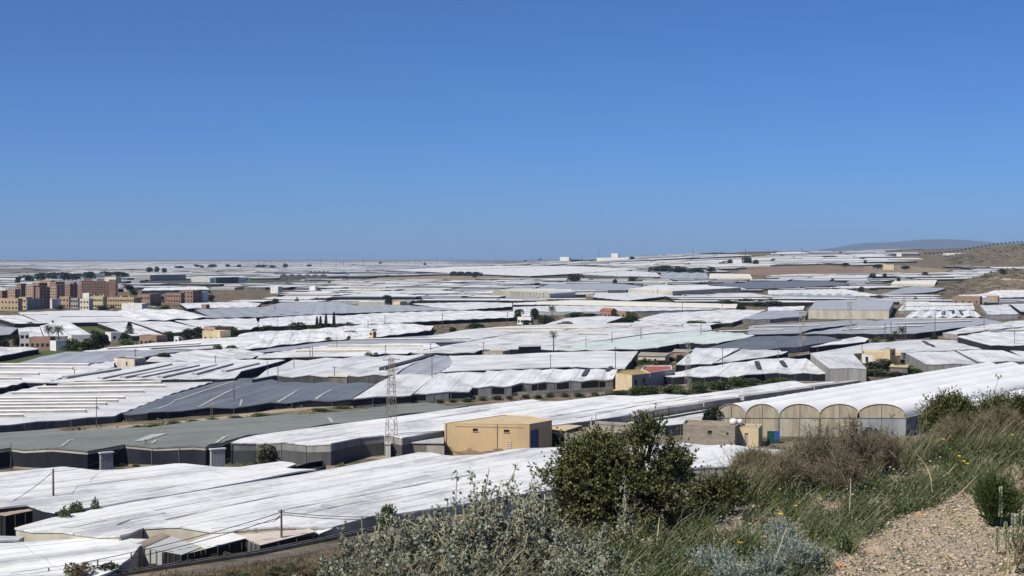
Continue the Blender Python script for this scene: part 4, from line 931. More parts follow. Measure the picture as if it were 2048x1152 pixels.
# doors standing in the netted front of the grey green greenhouse
for (xa, xb, yb, hh) in ((200, 225, 894.5, 3.0), (421, 449, 889.5, 3.2)):
    a, b = at(xa, yb + 6, 3.6), at(xb, yb + 4, 3.6); g = B1[0]; co, si = math.cos(-g.rotation_euler.z), math.sin(-g.rotation_euler.z)
    L = [((p.x - g.location.x) * co - (p.y - g.location.y) * si, (p.x - g.location.x) * si + (p.y - g.location.y) * co) for p in (a, b)]
    ang = math.atan2(L[1][1] - L[0][1], L[1][0] - L[0][0]); cx_, cy_ = (L[0][0] + L[1][0]) / 2, (L[0][1] + L[1][1]) / 2; wd = (b - a).length
    d = MB().box((cx_, cy_, hh / 2), (wd, .5, hh), ang).build('door', 'plastic_grey', g)
    m = MB()
    for k in range(9):
        t = (k + .5) / 9 - .5; m.box((cx_ + math.cos(ang) * wd * t + math.sin(ang) * .27, cy_ + math.sin(ang) * wd * t - math.cos(ang) * .27, hh / 2), (.05, .04, hh), ang)
    m.build('door_ribs', 'sheet_grey', d)
    MB().box((cx_, cy_, hh + .12), (wd + .3, .8, .2), ang).build('lintel', 'skirt_white', d)
# --- small houses on the plain
bpx('tower_house', 'tiny yellow tower house on the edge of a white roof', 'house', 737, 746, 752, 663, 677, 'ochre_pale', rows=2, cl=1, cr=1)
bpx('white_villa', 'white arcaded villa beside two dark trees and a palm', 'villa', 1035, 1062, 1068, 634.5, 643, 'white_wall', rows=1, cl=5, cr=1)
bpx('red_farmhouse', 'red tiled farmhouse with orange walls behind a hedge', 'house', 1200, 1222, 1236, 622, 631, 'brick_orange', 'roof_red', 1, 3, 2, gable=True)
bpx('brick_cottage', 'dark red brick cottage next to the red tiled farmhouse', 'cottage', 1232, 1252, 1262, 623, 631, 'brick_orange', 'roof_flat', 1, 2, 1)
bpx('white_bungalow', 'white bungalow with grey roof in front of palm pair', 'house', 128, 143, 190, 671, 681.5, 'white_wall', 'sheet_grey', 1, 1, 3, a=60)
bpx('white_outbuilding', 'white garden wall building below the palm pair', 'outbuilding', 93, 112, 138, 682, 693, 'white_wall', 'concrete', a=50)
bpx('long_white_house', 'long low white house left of the araucaria', 'house', 203, 222, 246, 665, 675, 'white_wall', 'sheet_white', 1, 1, 2, a=55)
bpx('brick_bungalow', 'orange brick bungalow with flat roof below the araucaria', 'house', 273, 313, 328, 671, 686, 'brick_orange', 'roof_flat', 1, 4, 2, a=30)
bpx('white_cabin', 'tiny white cabin right of the orange brick bungalow', 'cabin', 346, 357, 362, 673, 682, 'white_wall', 'roof_flat', 1, 1, 1)
bpx('brown_villa', 'brown and yellow villa with flat terraces among trees', 'villa', 400, 440, 456, 662, 678, 'ochre_pale', 'roof_flat', 1, 3, 2, a=30)
bpx('pink_villa', 'pinkish upper villa behind the brown and yellow one', 'villa', 402, 430, 462, 654, 668, 'pink_wall', 'roof_flat', 1, 2, 2, a=45)
bpx('grey_white_house', 'two storey grey and white house among dark trees', 'house', 36, 40, 57, 664, 690, 'white_wall', 'roof_flat', 2, 0, 2, a=70)
bpx('red_garage', 'dark red garage row beside the grey and white house', 'garage', 58, 100, 104, 674, 690, 'brick_brown', 'roof_red', 1, 4, 0, a=10)
bpx('yellow_bungalow', 'yellow bungalow behind a big round tree far among grey roofs', 'house', 780, 800, 812, 603, 611, 'ochre_pale', rows=1, cl=2, cr=1)
bpx('brown_warehouse', 'brown warehouse with tan front at the right edge', 'warehouse', 1912, 1960, 1974, 593, 604, 'brick_orange', 'roof_flat', 1, 4, 1, a=25)
bpx('tan_warehouse', 'tan warehouse end beside the brown warehouse', 'warehouse', 1976, 1996, 2004, 592, 602, 'pink_wall', 'roof_flat', a=25)
bpx('brick_hut', 'brick hut in front of the bright white long roof', 'hut', 401, 412, 418, 609, 619, 'brick_brown')
bpx('white_shed', 'low white shed beside parked cars below the town', 'shed', 240, 284, 290, 607, 617, 'white_wall', 'sheet_white', a=15)
# --- the town
TG = 'apartment blocks of the town'
ab = [(-30, 4, 12, 581, 604, 'brick_orange', 5, 4, 2), (4, 30, 38, 578, 603, 'pink_wall', 5, 4, 2), (30, 42, 50, 567, 598, 'brick_orange', 6, 2, 2), (46, 67, 78, 571, 600, 'pink_wall', 6, 4, 2), (69, 79, 94, 574, 613, 'brick_orange', 7, 1, 3),
      (60, 78, 90, 565.5, 590, 'brick_orange', 5, 3, 3), (94, 113, 125, 569, 600, 'pink_wall', 6, 4, 2), (96, 112, 125, 564, 592, 'brick_orange', 5, 3, 3), (124, 140, 151, 568, 596, 'brick_brown', 6, 3, 2), (138, 148, 152, 564, 590, 'brick_orange', 5, 2, 1), (150, 163, 170, 568, 594, 'brick_brown', 6, 3, 2)]
seen = {}
def ab_label(i, wall):
    k = {'brick_orange': 'orange brick', 'pink_wall': 'pinkish rendered', 'brick_brown': 'brown brick'}[wall]
    return k + ' apartment block in the town with rows of windows'
for i, (xl, xs, xr, yt, yb, wall, rows, cl, cr) in enumerate(ab):
    bpx('apartment_block', ab_label(i, wall), 'apartment block', xl, xs, xr, yt, yb, wall, 'roof_flat', rows, cl, cr, group=TG + ', ' + wall.replace('_', ' '))
for xl, xr, yt in ((162, 187, 561), (188, 211, 562), (212, 235, 563)):
    bpx('apartment_block', 'dark brown shaded apartment block at the end of the town row', 'apartment block', xl, xl + 1, xr, yt, 594, 'brick_brown', 'roof_flat', 7, 0, 5, a=80, group='dark end blocks of the town')
    bpx('stair_tower', 'dark brown stair tower on top of an end block', 'stair tower', xl + 5, xl + 6, xr - 4, yt - 4, yt + 31, 'brick_brown', 'roof_flat', a=80, group='stair towers of the end blocks')
lows = [('ochre_terrace', 'long ochre terrace building at the left end of the town', -40, 36, 40, 597, 616, 'town_ochre', 2, 10, 0), ('yellow_house_row', 'yellow house next to the long ochre terrace', 36, 52, 58, 594, 614, 'town_yellow', 2, 3, 1),
        ('grey_town_house', 'grey shaded town house behind parked cars', 52, 54, 70, 598, 615, 'grey_wall', 3, 0, 3), ('white_gable_house', 'plain white walled town house without windows', 98, 117, 119, 598, 612, 'white_wall', 0, 0, 0),
        ('salmon_house', 'salmon town house with flat terrace', 117, 138, 142, 593, 611, 'pink_wall', 2, 3, 1), ('grey_flat_house', 'grey flat roofed house beside the salmon one', 140, 156, 160, 596, 612, 'grey_wall', 2, 3, 0), ('pale_pink_house', 'pale pink house with round dark bush in front', 158, 178, 182, 597, 615, 'cream_wall', 2, 3, 1),
        ('white_roof_house', 'small white house roof behind the yellow terrace', 164, 178, 182, 586, 600, 'white_wall', 1, 2, 1), ('yellow_terrace', 'bright yellow terraced houses with roof turrets', 178, 206, 210, 593, 612, 'town_yellow', 2, 6, 1), ('orange_terrace', 'orange terraced houses right of the yellow ones', 206, 268, 276, 595, 611, 'town_ochre', 2, 12, 1),
        ('brick_house', 'brown brick house beside the orange terrace', 274, 300, 312, 588, 608, 'brick_orange', 2, 4, 2), ('dark_brick_house', 'dark brick terrace with small balconies right of town', 328, 362, 366, 586, 602, 'brick_brown', 2, 6, 1), ('brick_block', 'tall brick house at the right end of the dark terrace', 358, 386, 396, 581, 601, 'brick_orange', 3, 4, 2), ('white_end_house', 'house with a white gable end right of the brick house', 396, 406, 412, 583, 600, 'white_wall', 0, 0, 0)]
for nm, lb, xl, xs, xr, yt, yb, wall, rows, cl, cr in lows:
    bpx(nm, lb, 'house', xl, xs, xr, yt, yb, wall, 'roof_flat', rows, cl, cr, a=15)
for k, (x, yt) in enumerate(((186, 590), (198, 590), (204, 589), (222, 592), (240, 591), (256, 592))):
    bpx('roof_turret', 'small stair turret on the terraced house roofs', 'turret', x, x + 4, x + 6, yt, 606, 'town_yellow' if x < 210 else 'town_ochre', 'roof_flat', group='turrets of the terraced houses')
bpx('red_roof_hall', 'hall with orange pitched roof behind the apartment blocks', 'hall', 78, 100, 106, 563, 580, 'pink_wall', 'brick_orange', a=20, gable=True)
# --- sheds and halls further out
for (nm, lb, xl, xs, xr, yt, yb, wl_, rf) in (
    ('white_packing_hall', 'long white packing hall with pale pitched roof behind the town', 101, 108, 166, 548, 556, 'white_wall', 'roof_flat'),
    ('beige_hall', 'beige open fronted hall behind the dark apartment blocks', 207, 232, 238, 554, 565, 'cream_wall', 'roof_flat'),
    ('low_grey_hall', 'low grey hall with white roof left of the gabled glasshouse', 265, 300, 345, 550, 558, 'grey_wall', 'sheet_white'),
    ('white_block_store', 'white block store on the right of the gabled glasshouses', 428, 432, 462, 555, 563, 'plastic_dim', 'sheet_white'),
    ('white_horizon_hall', 'white box hall standing on the skyline', 1120, 1138, 1142, 513, 521, 'white_wall', 'sheet_white'),
    ('white_horizon_cube', 'white cube building highest on the skyline', 1223, 1236, 1239, 506, 515, 'white_wall', 'sheet_white'),
    ('long_horizon_shed', 'long low white shed beside the skyline cube', 1195, 1260, 1264, 512, 518, 'white_wall', 'sheet_white'),
    ('dark_horizon_shed', 'dark low shed between the skyline buildings', 1142, 1194, 1196, 516, 520, 'net_dark', 'sheet_grey'),
    ('red_roof_barn', 'red roofed barn in front of the dark grove', 1302, 1315, 1318, 531, 538, 'white_wall', 'roof_red'),
    ('white_farm', 'white farm buildings beside the dark trees far out', 1462, 1484, 1488, 518, 524, 'white_wall', 'sheet_white'),
    ('yellow_farm', 'yellow farm building below the scrub hill', 1768, 1788, 1792, 529, 536, 'ochre_pale', 'sheet_white'),
    ('hill_house', 'white house on the scrub hill foot', 1794, 1803, 1806, 506, 510, 'white_wall', 'sheet_white'),
    ('small_white_store', 'small white store at the junction of far greenhouses', 540, 556, 562, 573, 580, 'white_wall', 'sheet_white'),
    ('white_pump_store', 'white pump store with grey side among far roofs', 618, 630, 634, 572, 579, 'white_wall', 'sheet_grey')):
    bpx(nm, lb, 'building', xl, xs, xr, yt, yb, wl_, rf, a=20)

# ------------------------------------------------------------------ lattice masts and poles
def lattice(label, px, yt, yb, wb, wt, n=11, mat='steel', arms=((.985, 1.9), (.93, 1.5)), rz=.4, thick=.05, group=None, name='lattice_mast'):
    b = at(px, yb, 0); H = (yb - yt) / scale_at(b)
    root = empty(name, (b.x, b.y, b.z), label, 'mast', group, rz)
    L = lambda t: (wb + (wt - wb) * t) / 2
    cor = ((-1, -1), (1, -1), (1, 1), (-1, 1))
    for sx, sy in cor:
        MB().bar((sx * L(0), sy * L(0), -.2), (sx * L(1), sy * L(1), H), thick, thick * .8).build('leg', mat, root)
    br = MB(); z = 0.0; k = 0
    ts = [0]
    while ts[-1] < 1: ts.append(min(1, ts[-1] + L(ts[-1]) * 2.1 / H))
    for t0, t1 in zip(ts, ts[1:]):
        for i in range(4):
            a, c = cor[i], cor[(i + 1) % 4]
            if k % 2: a, c = c, a
            br.bar((a[0] * L(t0), a[1] * L(t0), t0 * H), (c[0] * L(t1), c[1] * L(t1), t1 * H), thick * .62)
            br.bar((a[0] * L(t1), a[1] * L(t1), t1 * H), (c[0] * L(t1), c[1] * L(t1), t1 * H), thick * .5)
        k += 1
    br.build('lattice_bracing', mat, root)
    for t, w in arms:
        MB().box((0, 0, t * H), (w * 2, .12, .12)).build('crossarm', mat, root)
        for sx in (-1, 0, 1):
            MB().bar((sx * w * .93, 0, t * H + .05), (sx * w * .93, 0, t * H + .5), .07, .05, 6).build('insulator', 'tank_white', root)
    return root
lattice('rusty square lattice mast beside the ochre warehouse', 783, 716, 913, 2.0, .8, mat='steel_rust', arms=((.985, 1.6), (.88, 1.3)), thick=.058)
lattice('pale lattice mast standing in the hedge before wavy white greenhouse', 1376, 684, 790, 1.4, .75, mat='steel', arms=((.985, 1.7),))
lattice('tall slim lattice pylon among right hand roofs', 1699, 604, 675, 2.0, 1.3, mat='steel', arms=((.98, 2.2), (.8, 1.8)), thick=.09)
lattice('slim grey lattice pylon left of the tall slim one', 1604, 624, 703, 2.0, 1.4, mat='steel', arms=((.98, 2.2),), thick=.08)
lattice('lattice post behind the tall cream walled greenhouse', 1808, 592, 634, 1.8, 1.2, mat='steel', arms=((.97, 2.6),), thick=.12)
BANK = 1.9
def at_bank(px, py):
    """point on the top of the road embankment"""
    d = ray(px, py); t = (-CAMH + BANK) / d.z
    return Vector((d.x * t, t, -CAMH + BANK))
def pole(px, yt, yb, label='thin utility pole rising among the greenhouse roofs', lean=0.0, r=.11, arm=1.0, mat='wood_pole', group='utility poles among the roofs', name='utility_pole', cap=None, bank=False):
    lift = 3.0 if yb < 760 else 0.0
    b = at(px, yb, lift); H = (yb - yt) / scale_at(b) + lift; b.z -= lift
    if bank: b = at_bank(px, yb); H = (yb - yt) / scale_at(b)
    root = empty(name, (b.x, b.y, b.z), label, 'pole', group)
    MB().bar((0, 0, -.4), (lean * H, 0, H), r, r * .7, 6).build('shaft', mat, root)
    if arm:
        MB().box((lean * H * .95, 0, H * .95), (arm * 1.6, .1, .1), .5).build('crossarm', mat, root)
        for s in (-.7, .7): MB().bar((lean * H * .95 + s * arm * math.cos(.5), s * arm * math.sin(.5), H * .95), (lean * H * .95 + s * arm * math.cos(.5), s * arm * math.sin(.5), H * .95 + .3), .06).build('insulator', 'tank_white', root)
    if cap: MB().box((lean * H + .25, 0, H * .9), (.5, .4, .7)).build('transformer_box', 'steel', root)
    return root, Vector((b.x + lean * H, b.y, b.z + H))
p1, t1 = pole(107, 937, 1040, 'lone dark wooden pole beside the ruined tin hut', r=.17, arm=0, group=None)
p2, t2 = pole(563, 1018, 1090, 'dark wire pole standing in front of the tin shed roofs', r=.15, arm=.5, group=None, bank=True)
p3, t3 = pole(295, 877, 930, 'leaning thin pole in front of the grey green netted front', lean=-.09, r=.09, arm=0, group=None)
p4, t4 = pole(22, 885, 945, 'thin pole beside the netted greenhouse end wall', r=.08, arm=0, group=None)
pole(193, 794, 856, 'thin pole before the long dim screen of the white vented greenhouse', r=.09, arm=0, group=None)
pole(425, 808, 842, 'short pole with a transformer box by the weedy track', r=.12, arm=.4, cap=1, group=None)
pole(1338, 812, 858, 'dark pole behind the dark green bush', r=.12, arm=0, group=None)
pole(537, 722, 766, 'leaning pole left of the pump house', lean=-.06, r=.1, arm=0, group=None)
for a in ((468, 772, 814), (327, 843, 884), (149, 738, 764), (355, 738, 760), (271, 698, 716), (431, 711, 724), (556, 730, 756), (588, 712, 732), (669, 733, 753), (864, 714, 750), (1101, 709, 738), (1231, 693, 734),
          (1445, 695, 731), (620, 692, 714), (625, 692, 714), (674, 673, 692), (771, 690, 712), (861, 687, 698), (967, 684, 705), (736, 640, 653), (885, 627, 643), (770, 630, 646), (1015, 624, 640), (1172, 674, 692), (1224, 665, 682), (1282, 656, 674),
          (1402, 647, 666), (1464, 647, 658), (1556, 682, 716), (1635, 672, 697), (1724, 688, 708), (1770, 646, 672), (1782, 643, 667), (1811, 646, 666), (1870, 625, 670), (1968, 630, 654), (2029, 662, 698), (1860, 580, 600), (1680, 560, 572), (1900, 575, 596), (1315, 575, 587), (1365, 605, 618), (1445, 598, 612), (550, 605, 618), (636, 590, 603)):
    w_ = ('near the flat roofed cream house' if a[0] < 500 and a[2] > 690 else 'behind the rusty mast' if a[0] < 900 and a[2] > 690 else 'around the yellow house' if a[0] < 1500 and a[2] > 720 else 'near the lone palm' if a[0] < 1500 and a[2] > 660 else
          'near the lattice pylons' if a[0] >= 1500 and a[2] > 640 else 'behind the cypress row' if a[2] > 630 else 'far out between white roofs')
    arm = .8 if a[0] % 2 else 0
    lb = ('thin utility pole with crossarm ' if arm else 'thin bare pole without crossarm ') + w_
    pole(*a, lb, r=.14 if a[2] > 690 else .2, arm=arm, group='poles ' + w_)
for (x, yt, yb) in ((517, 520, 534), (542, 521, 533), (603, 521, 533), (642, 516, 533), (672, 518, 532), (687, 517, 532), (726, 514, 532), (831, 515, 527), (873, 514, 527), (905, 511, 525), (954, 507, 524), (1029, 504, 521), (1085, 505, 520), (1104, 510, 520), (1164, 506, 518), (1198, 498, 516), (1386, 501, 514), (1491, 497, 513), (1549, 500, 512), (1604, 496, 509)):
    pole(x, yt, yb + 1, 'thin mast far off on the skyline', r=.8, arm=0, group='masts on the skyline', name='skyline_mast')
pole(989.5, 500, 522, 'thick dark chimney mast on the skyline', r=1.6, arm=0, group=None, name='chimney_mast')
# overhead wires
def cable(label, a, b, sag, r=.03, n=14):
    m = MB(); P = []
    for i in range(n + 1):
        t = i / n; p = a.lerp(b, t); P.append(p - Vector((0, 0, sag * 4 * t * (1 - t))) - a)
    w = m.tube(P, r, 3).build('overhead_wire', 'wire'); w.location = a
    return tag(w, label, 'wire', 'overhead wires')
q = Vector((0, 0, .35))
e1 = at(-130, 1170, 2.0)
for k, z in enumerate((0, .55)):
    cable('black wire from the shed pole down to the fence side', t2 - q - Vector((0, 0, z)), e1 - Vector((0, 0, z)), 1.0 + .1 * k, .05)
    cable('black wire from the shed pole towards the silvery saltbush', t2 - q - Vector((0, 0, z * .5)), at(1080, 985, 6.0) - Vector((0, 0, z * .8)), 1.6, .045)
cable('thin guy wire from the lone pole to the ruined hut', t1 - q, at(15, 1008, 3.0), .3, .045)
cable('thin sagging wire from the lone pole to the netted roof edge', t1 - q, at(250, 893, 5.2), 1.0, .035)
cable('thin slack wire below the lone pole top', t1 - Vector((0, 0, 4.2)), at(50, 1012, 3.2), .4, .035)
cable('thin wire from the leaning pole up to the netted roof', t3 - Vector((0, 0, .6)), at(330, 842, 5.0), .6, .02)
# fence at the lower left
for i, (x, yt, yb) in enumerate(((63, 1148, 1166), (97, 1136, 1160), (131, 1126, 1156), (195, 1119, 1148), (222, 1121, 1146), (262, 1106, 1140))):
    b = at_bank(x, yb); H = (yb - yt) / scale_at(b)
    o = MB().bar((0, 0, -.3), (.03, 0, H), .09, .08, 6).build('fence_post', 'wood_pole'); o.location = b
    tag(o, 'short dark post of the wire fence below the white roof', 'fence post', 'posts of the wire fence')
for dz in (1.35, .8):
    P = [at_bank(x, y) + Vector((0, 0, dz)) for x, y in ((20, 1172), (63, 1166), (97, 1160), (131, 1156), (195, 1148), (222, 1146), (262, 1140))]
    o = MB().tube([p - P[0] for p in P], .022, 3).build('fence_wire', 'wire'); o.location = P[0]
    tag(o, 'fence wire strung between the short dark posts', 'fence wire', 'wires of the fence')
# irrigation channel and road at the hill foot
def strip(name, pts, w, mat, dz, kind='structure', bank=False):
    P = [at_bank(x, y) if bank else at(x, y, 0) for x, y in pts]; vs = []
    for i, p in enumerate(P):
        a = P[max(0, i - 1)]; b = P[min(len(P) - 1, i + 1)]; t = Vector((b.x - a.x, b.y - a.y, 0)).normalized(); nn = Vector((-t.y, t.x, 0)) * w / 2
        for sg in (-1, 1):
            c = p + nn * sg; vs.append((c.x, c.y, (c.z if bank else plain(c.x, c.y)) + dz))
    o = meshobj(name, vs, [(2 * i, 2 * i + 1, 2 * i + 3, 2 * i + 2) for i in range(len(P) - 1)], mat); tag(o, kind=kind); return o
simple('asphalt_grey', (.125, .11, .095), (.085, .075, .065), .6, .95)
simple('dust_track', (.36, .29, .21), (.27, .215, .155), .4, .95)
EB = [(-400, 1240), (20, 1176), (150, 1162), (240, 1148), (380, 1126), (512, 1105), (600, 1088), (700, 1068), (850, 1038), (1000, 1005)]
P = [at_bank(x, y) for x, y in EB]; vs = []
for p in P:
    vs += [(p.x, p.y + 2.6, -CAMH - .5), (p.x, p.y + .3, -CAMH + BANK - .25), (p.x, p.y - .4, -CAMH + BANK), (p.x + .5, p.y - 9, -CAMH + BANK), (p.x + 2, p.y - 26, -CAMH + BANK - 2.5)]
tag(meshobj('embankment', vs, [(5 * i + k, 5 * i + 5 + k, 5 * i + 6 + k, 5 * i + 1 + k) for i in range(len(P) - 1) for k in range(4)], 'plain_ground'), kind='structure')
strip('road', [(-100, 1235), (150, 1186), (360, 1150), (540, 1116), (690, 1088), (900, 1042)], 2.4, 'asphalt_grey', .03, bank=True)
ch = empty('irrigation_channel', at_bank(240, 1152), 'dark low irrigation channel with concrete rims beside the road', 'channel')
P = [at_bank(x, y) - ch.location for x, y in ((200, 1160), (240, 1152), (380, 1130), (512, 1110), (600, 1092), (700, 1072), (850, 1042))]
for nm, off, hh, tt, mt in (('rim', -.4, .42, .16, 'concrete_dark'), ('rim', .4, .42, .16, 'concrete_dark'), ('channel_bed', 0, .15, .66, 'net_black')):
    m = MB()
    for a, b in zip(P, P[1:]):
        c = (a + b) / 2; d = (b - a); an = math.atan2(d.y, d.x)
        m.box((c.x - math.sin(an) * off, c.y + math.cos(an) * off, hh / 2 - .1), (d.length + .1, tt, hh + .2), an)
    m.build(nm, mt, ch)
strip('track', [(120, 868), (250, 853), (330, 848), (430, 838), (560, 822), (660, 812), (760, 802), (900, 797), (1100, 788), (1230, 780), (1320, 782)], 5, 'dust_track', .03)
strip('yard', [(560, 912), (700, 905), (800, 908), (900, 903)], 16, 'rubble', .02)
strip('lane', [(-40, 640), (10, 650), (30, 657), (60, 660), (120, 668)], 8, 'asphalt_grey', .04)
strip('hill_road', [(1850, 565), (1880, 556), (1905, 551), (1935, 548), (1970, 547), (2048, 547.5)], 9, 'asphalt_grey', .25)
strip('hill_track', [(1960, 552), (1985, 556), (2010, 559), (2060, 562)], 8, 'dust_track', .25)
def field(pts, mat, name='field', dz=.05):
    P = [at(x, y, 0) for x, y in pts]
    occupy([tuple(p.xy) for p in P])
    bm = bmesh.new(); f = bm.faces.new([bm.verts.new((p.x, p.y, 0)) for p in P]); f.normal_update()
    bmesh.ops.triangulate(bm, faces=[f]); bmesh.ops.subdivide_edges(bm, edges=bm.edges[:], cuts=5, use_grid_fill=True)
    for v in bm.verts: v.co.z = plain(v.co.x, v.co.y) + dz + (.3 if v.co.y > 1500 else 0)
    me = bpy.data.meshes.new(name); bm.normal_update(); bm.to_mesh(me); bm.free(); me.materials.append(M[mat]); tag(link(bpy.data.objects.new(name, me)), kind='structure')
simple('field_red', (.21, .15, .105), (.155, .105, .078), .02, .95)
simple('field_tan', (.25, .20, .135), (.17, .135, .095), .02, .95)
simple('field_green', (.075, .095, .025), (.05, .065, .022), .06, .95)
simple('field_grey', (.16, .135, .12), (.11, .09, .085), .02, .95)
simple('field_dark', (.07, .07, .05), (.045, .045, .035), .03, .95)
field([(1470, 551), (1560, 553), (1720, 549), (1800, 545), (1760, 538), (1640, 531), (1540, 534), (1480, 542)], 'field_red')
field([(1720, 551), (1880, 548), (1900, 540), (1800, 531), (1730, 533)], 'field_tan')
field([(700, 561), (820, 562), (1030, 560), (1000, 553), (900, 551), (760, 556)], 'field_tan')
field([(-40, 546), (60, 547), (70, 541), (30, 537), (-40, 538)], 'field_grey')
field([(-60, 738), (40, 728), (120, 714), (200, 700), (160, 694), (80, 703), (-60, 724)], 'field_green')
field([(155, 652), (190, 668), (225, 667), (195, 648)], 'field_green')
field([(750, 678), (870, 665), (866, 661), (745, 674)], 'field_green')
field([(1065, 553), (1150, 552), (1310, 555), (1230, 560), (1080, 560)], 'field_dark')
field([(235, 570), (400, 572), (640, 566), (560, 560), (340, 562)], 'field_dark')
# ------------------------------------------------------------------ trees and shrubs of the plain
NR = np.random.default_rng(5)
def unit(a): return a / (np.linalg.norm(a, axis=-1, keepdims=True) + 1e-9)
def diamonds(P, D, N, L, Wd):
    """one leaf per row: base P, direction D, normal hint N, length L, half width Wd"""
    D = unit(D); S = unit(np.cross(D, N)); L = np.asarray(L).reshape(-1, 1); Wd = np.asarray(Wd).reshape(-1, 1)
    lift = unit(np.cross(S, D)) * L * .12
    V = np.stack([P, P + D * L * .5 + S * Wd + lift, P + D * L, P + D * L * .5 - S * Wd + lift], 1).reshape(-1, 3)
    return V, np.arange(len(P) * 4).reshape(-1, 4)
def cloud(lobes, n, size, rng, up=.3, flat=1.0):
    """leaf clumps spread over and inside a set of lobes (cx, cy, cz, rx, ry, rz)"""
    lobes = np.array(lobes); w = (lobes[:, 3] * lobes[:, 5]); k = rng.choice(len(lobes), n, p=w / w.sum())
    d = unit(rng.normal(size=(n, 3))); d[:, 2] = np.where(d[:, 2] < -.35, -d[:, 2], d[:, 2]); r = rng.uniform(.55, 1.08, (n, 1)) ** .6
    P = lobes[k, :3] + d * lobes[k, 3:] * r
    D = unit(d + rng.normal(size=(n, 3)) * .8 + np.array([0, 0, up]))
    return diamonds(P, D, rng.normal(size=(n, 3)), rng.uniform(.6, 1.4, n) * size, rng.uniform(.3, .6, n) * size)
def mesh_of(name, V, Q, mat):
    o = npmesh(name, V, Q, mat); me = o.data; bpy.data.objects.remove(o); return me
def lobes_round(rng, k=9, w=.5, h=1.0, zl=.3, zh=.75):
    out = []
    for i in range(k):
        a = rng.uniform(0, 6.28); q = rng.uniform(0, .3) ; z = rng.uniform(zl, zh)
        s = rng.uniform(.16, .28)
        out.append((math.cos(a) * q * w * 2, math.sin(a) * q * w * 2, z * h, s * w * 2, s * w * 2, s * h * .9))
    return out
CROWN = {}; LOW = {}
for mt in ('leaf_dark', 'leaf_olive', 'leaf_green', 'leaf_dry'):
    CROWN[mt] = []; LOW[mt] = []
    for k in range(4):
        rng = np.random.default_rng(100 + k * 7 + len(mt))
        V, Q = cloud(lobes_round(rng, 7 + 2 * k), 1300, .08, rng)
        CROWN[mt].append(mesh_of('crown', V, Q, mt))
        V, Q = cloud(lobes_round(rng, 11 + 2 * k, zl=.05, zh=.68), 1500, .07, rng); LOW[mt].append(mesh_of('crown', V, Q, mt))
TRUNK = MB().bar((0, 0, -.1), (.03, .02, .55), .05, .03, 6).bar((.02, .01, .35), (.22, .1, .6), .025, .012, 5).bar((.02, .01, .38), (-.2, .05, .62), .022, .01, 5).bar((0, 0, .3), (.02, -.2, .58), .02, .01, 5)
_t = TRUNK.build('trunk', 'bark'); TRUNKM = _t.data; bpy.data.objects.remove(_t)
def put(name, label, cat, group, p, s, parts, rz=0.0):
    root = empty(name, p, label, cat, group, rz); root.scale = s
    for nm, me in parts:
        link(bpy.data.objects.new(nm, me), root)
    return root
TONE = {'d': 'leaf_dark', 'o': 'leaf_olive', 'g': 'leaf_green', 'y': 'leaf_dry'}
TXT = {'d': ('dark green bushy shrub growing between the greenhouses', 'dark shrubs between the greenhouses'), 'o': ('grey olive shrub growing between the greenhouses', 'olive shrubs between the greenhouses'),
       'g': ('fresh green shrub growing between the greenhouses', 'green shrubs between the greenhouses'), 'y': ('dry straw coloured shrub near the road', 'dry shrubs near the road')}
def bush(x, yb, w, h, t, label=None, name='shrub', cat='shrub', group=None, bank=False, lift=None):
    if lift is None: lift = 3.5 if yb < 590 else 2.0 if yb < 720 else 0.0
    p = at(x, yb, lift); s = scale_at(p); W_m, H_m = w / s, h / s + lift; p.z -= lift
    if bank: p = at_bank(x, yb); s = scale_at(p); W_m, H_m = w / s, h / s
    auto = label is None
    if auto:
        label, group = TXT[t]
        w_ = ('around the white houses with palms' if x < 480 and yb < 700 else 'beside the cypress row' if x < 760 and yb < 690 else 'around the white arcaded villa' if 1030 < x < 1290 and yb < 660 else 'in front of the wavy white greenhouse' if 1200 < x < 1600 and 760 < yb < 800 else
              'along the weedy farm track' if 780 < yb < 880 else 'around the small yellow farmhouse' if x > 1600 and yb > 700 else 'left of the white vented greenhouse' if x < 100 else 'in the ochre warehouse yard' if yb > 880 else 'in the long hedge left of the cream walled block' if 1440 < x < 1620 else
              'below the lattice pylons' if x > 1700 and yb > 640 else 'among the middle white roofs')
        label = TXT[t][0].split(' growing')[0].split(' near')[0] + ' ' + w_; group = label
    far = p.y > 1300
    if far and auto: 
        w_ = ('behind the apartment blocks' if x < 260 and yb < 570 else 'on the left skyline' if x < 640 and yb < 540 else 'in the dark grove before the glassy blue roof' if 1290 < x < 1450 and 535 < yb < 550 else
              'beside the white far farm' if 1440 < x < 1530 and yb < 530 else 'near the red bare field' if x > 1650 and yb > 520 else 'on the bare skyline of masts' if yb < 532 else 'in the town' if x < 440 and yb > 570 else 'between far white roofs')
        label, group, name, cat = 'dark %s tree %s' % ('broad' if w > 2.4 * h else 'rounded', w_), 'trees ' + w_, 'tree', 'tree'
    k = rnd.randrange(4)
    return put(name, label, cat, group, p - Vector((0, 0, .1 * H_m)), (W_m * 1.08, W_m * 1.08, H_m * 1.18), [('crown', (CROWN if name == 'tree' else LOW)[TONE[t]][k]), ('trunk', TRUNKM)], rnd.uniform(0, 6.28))
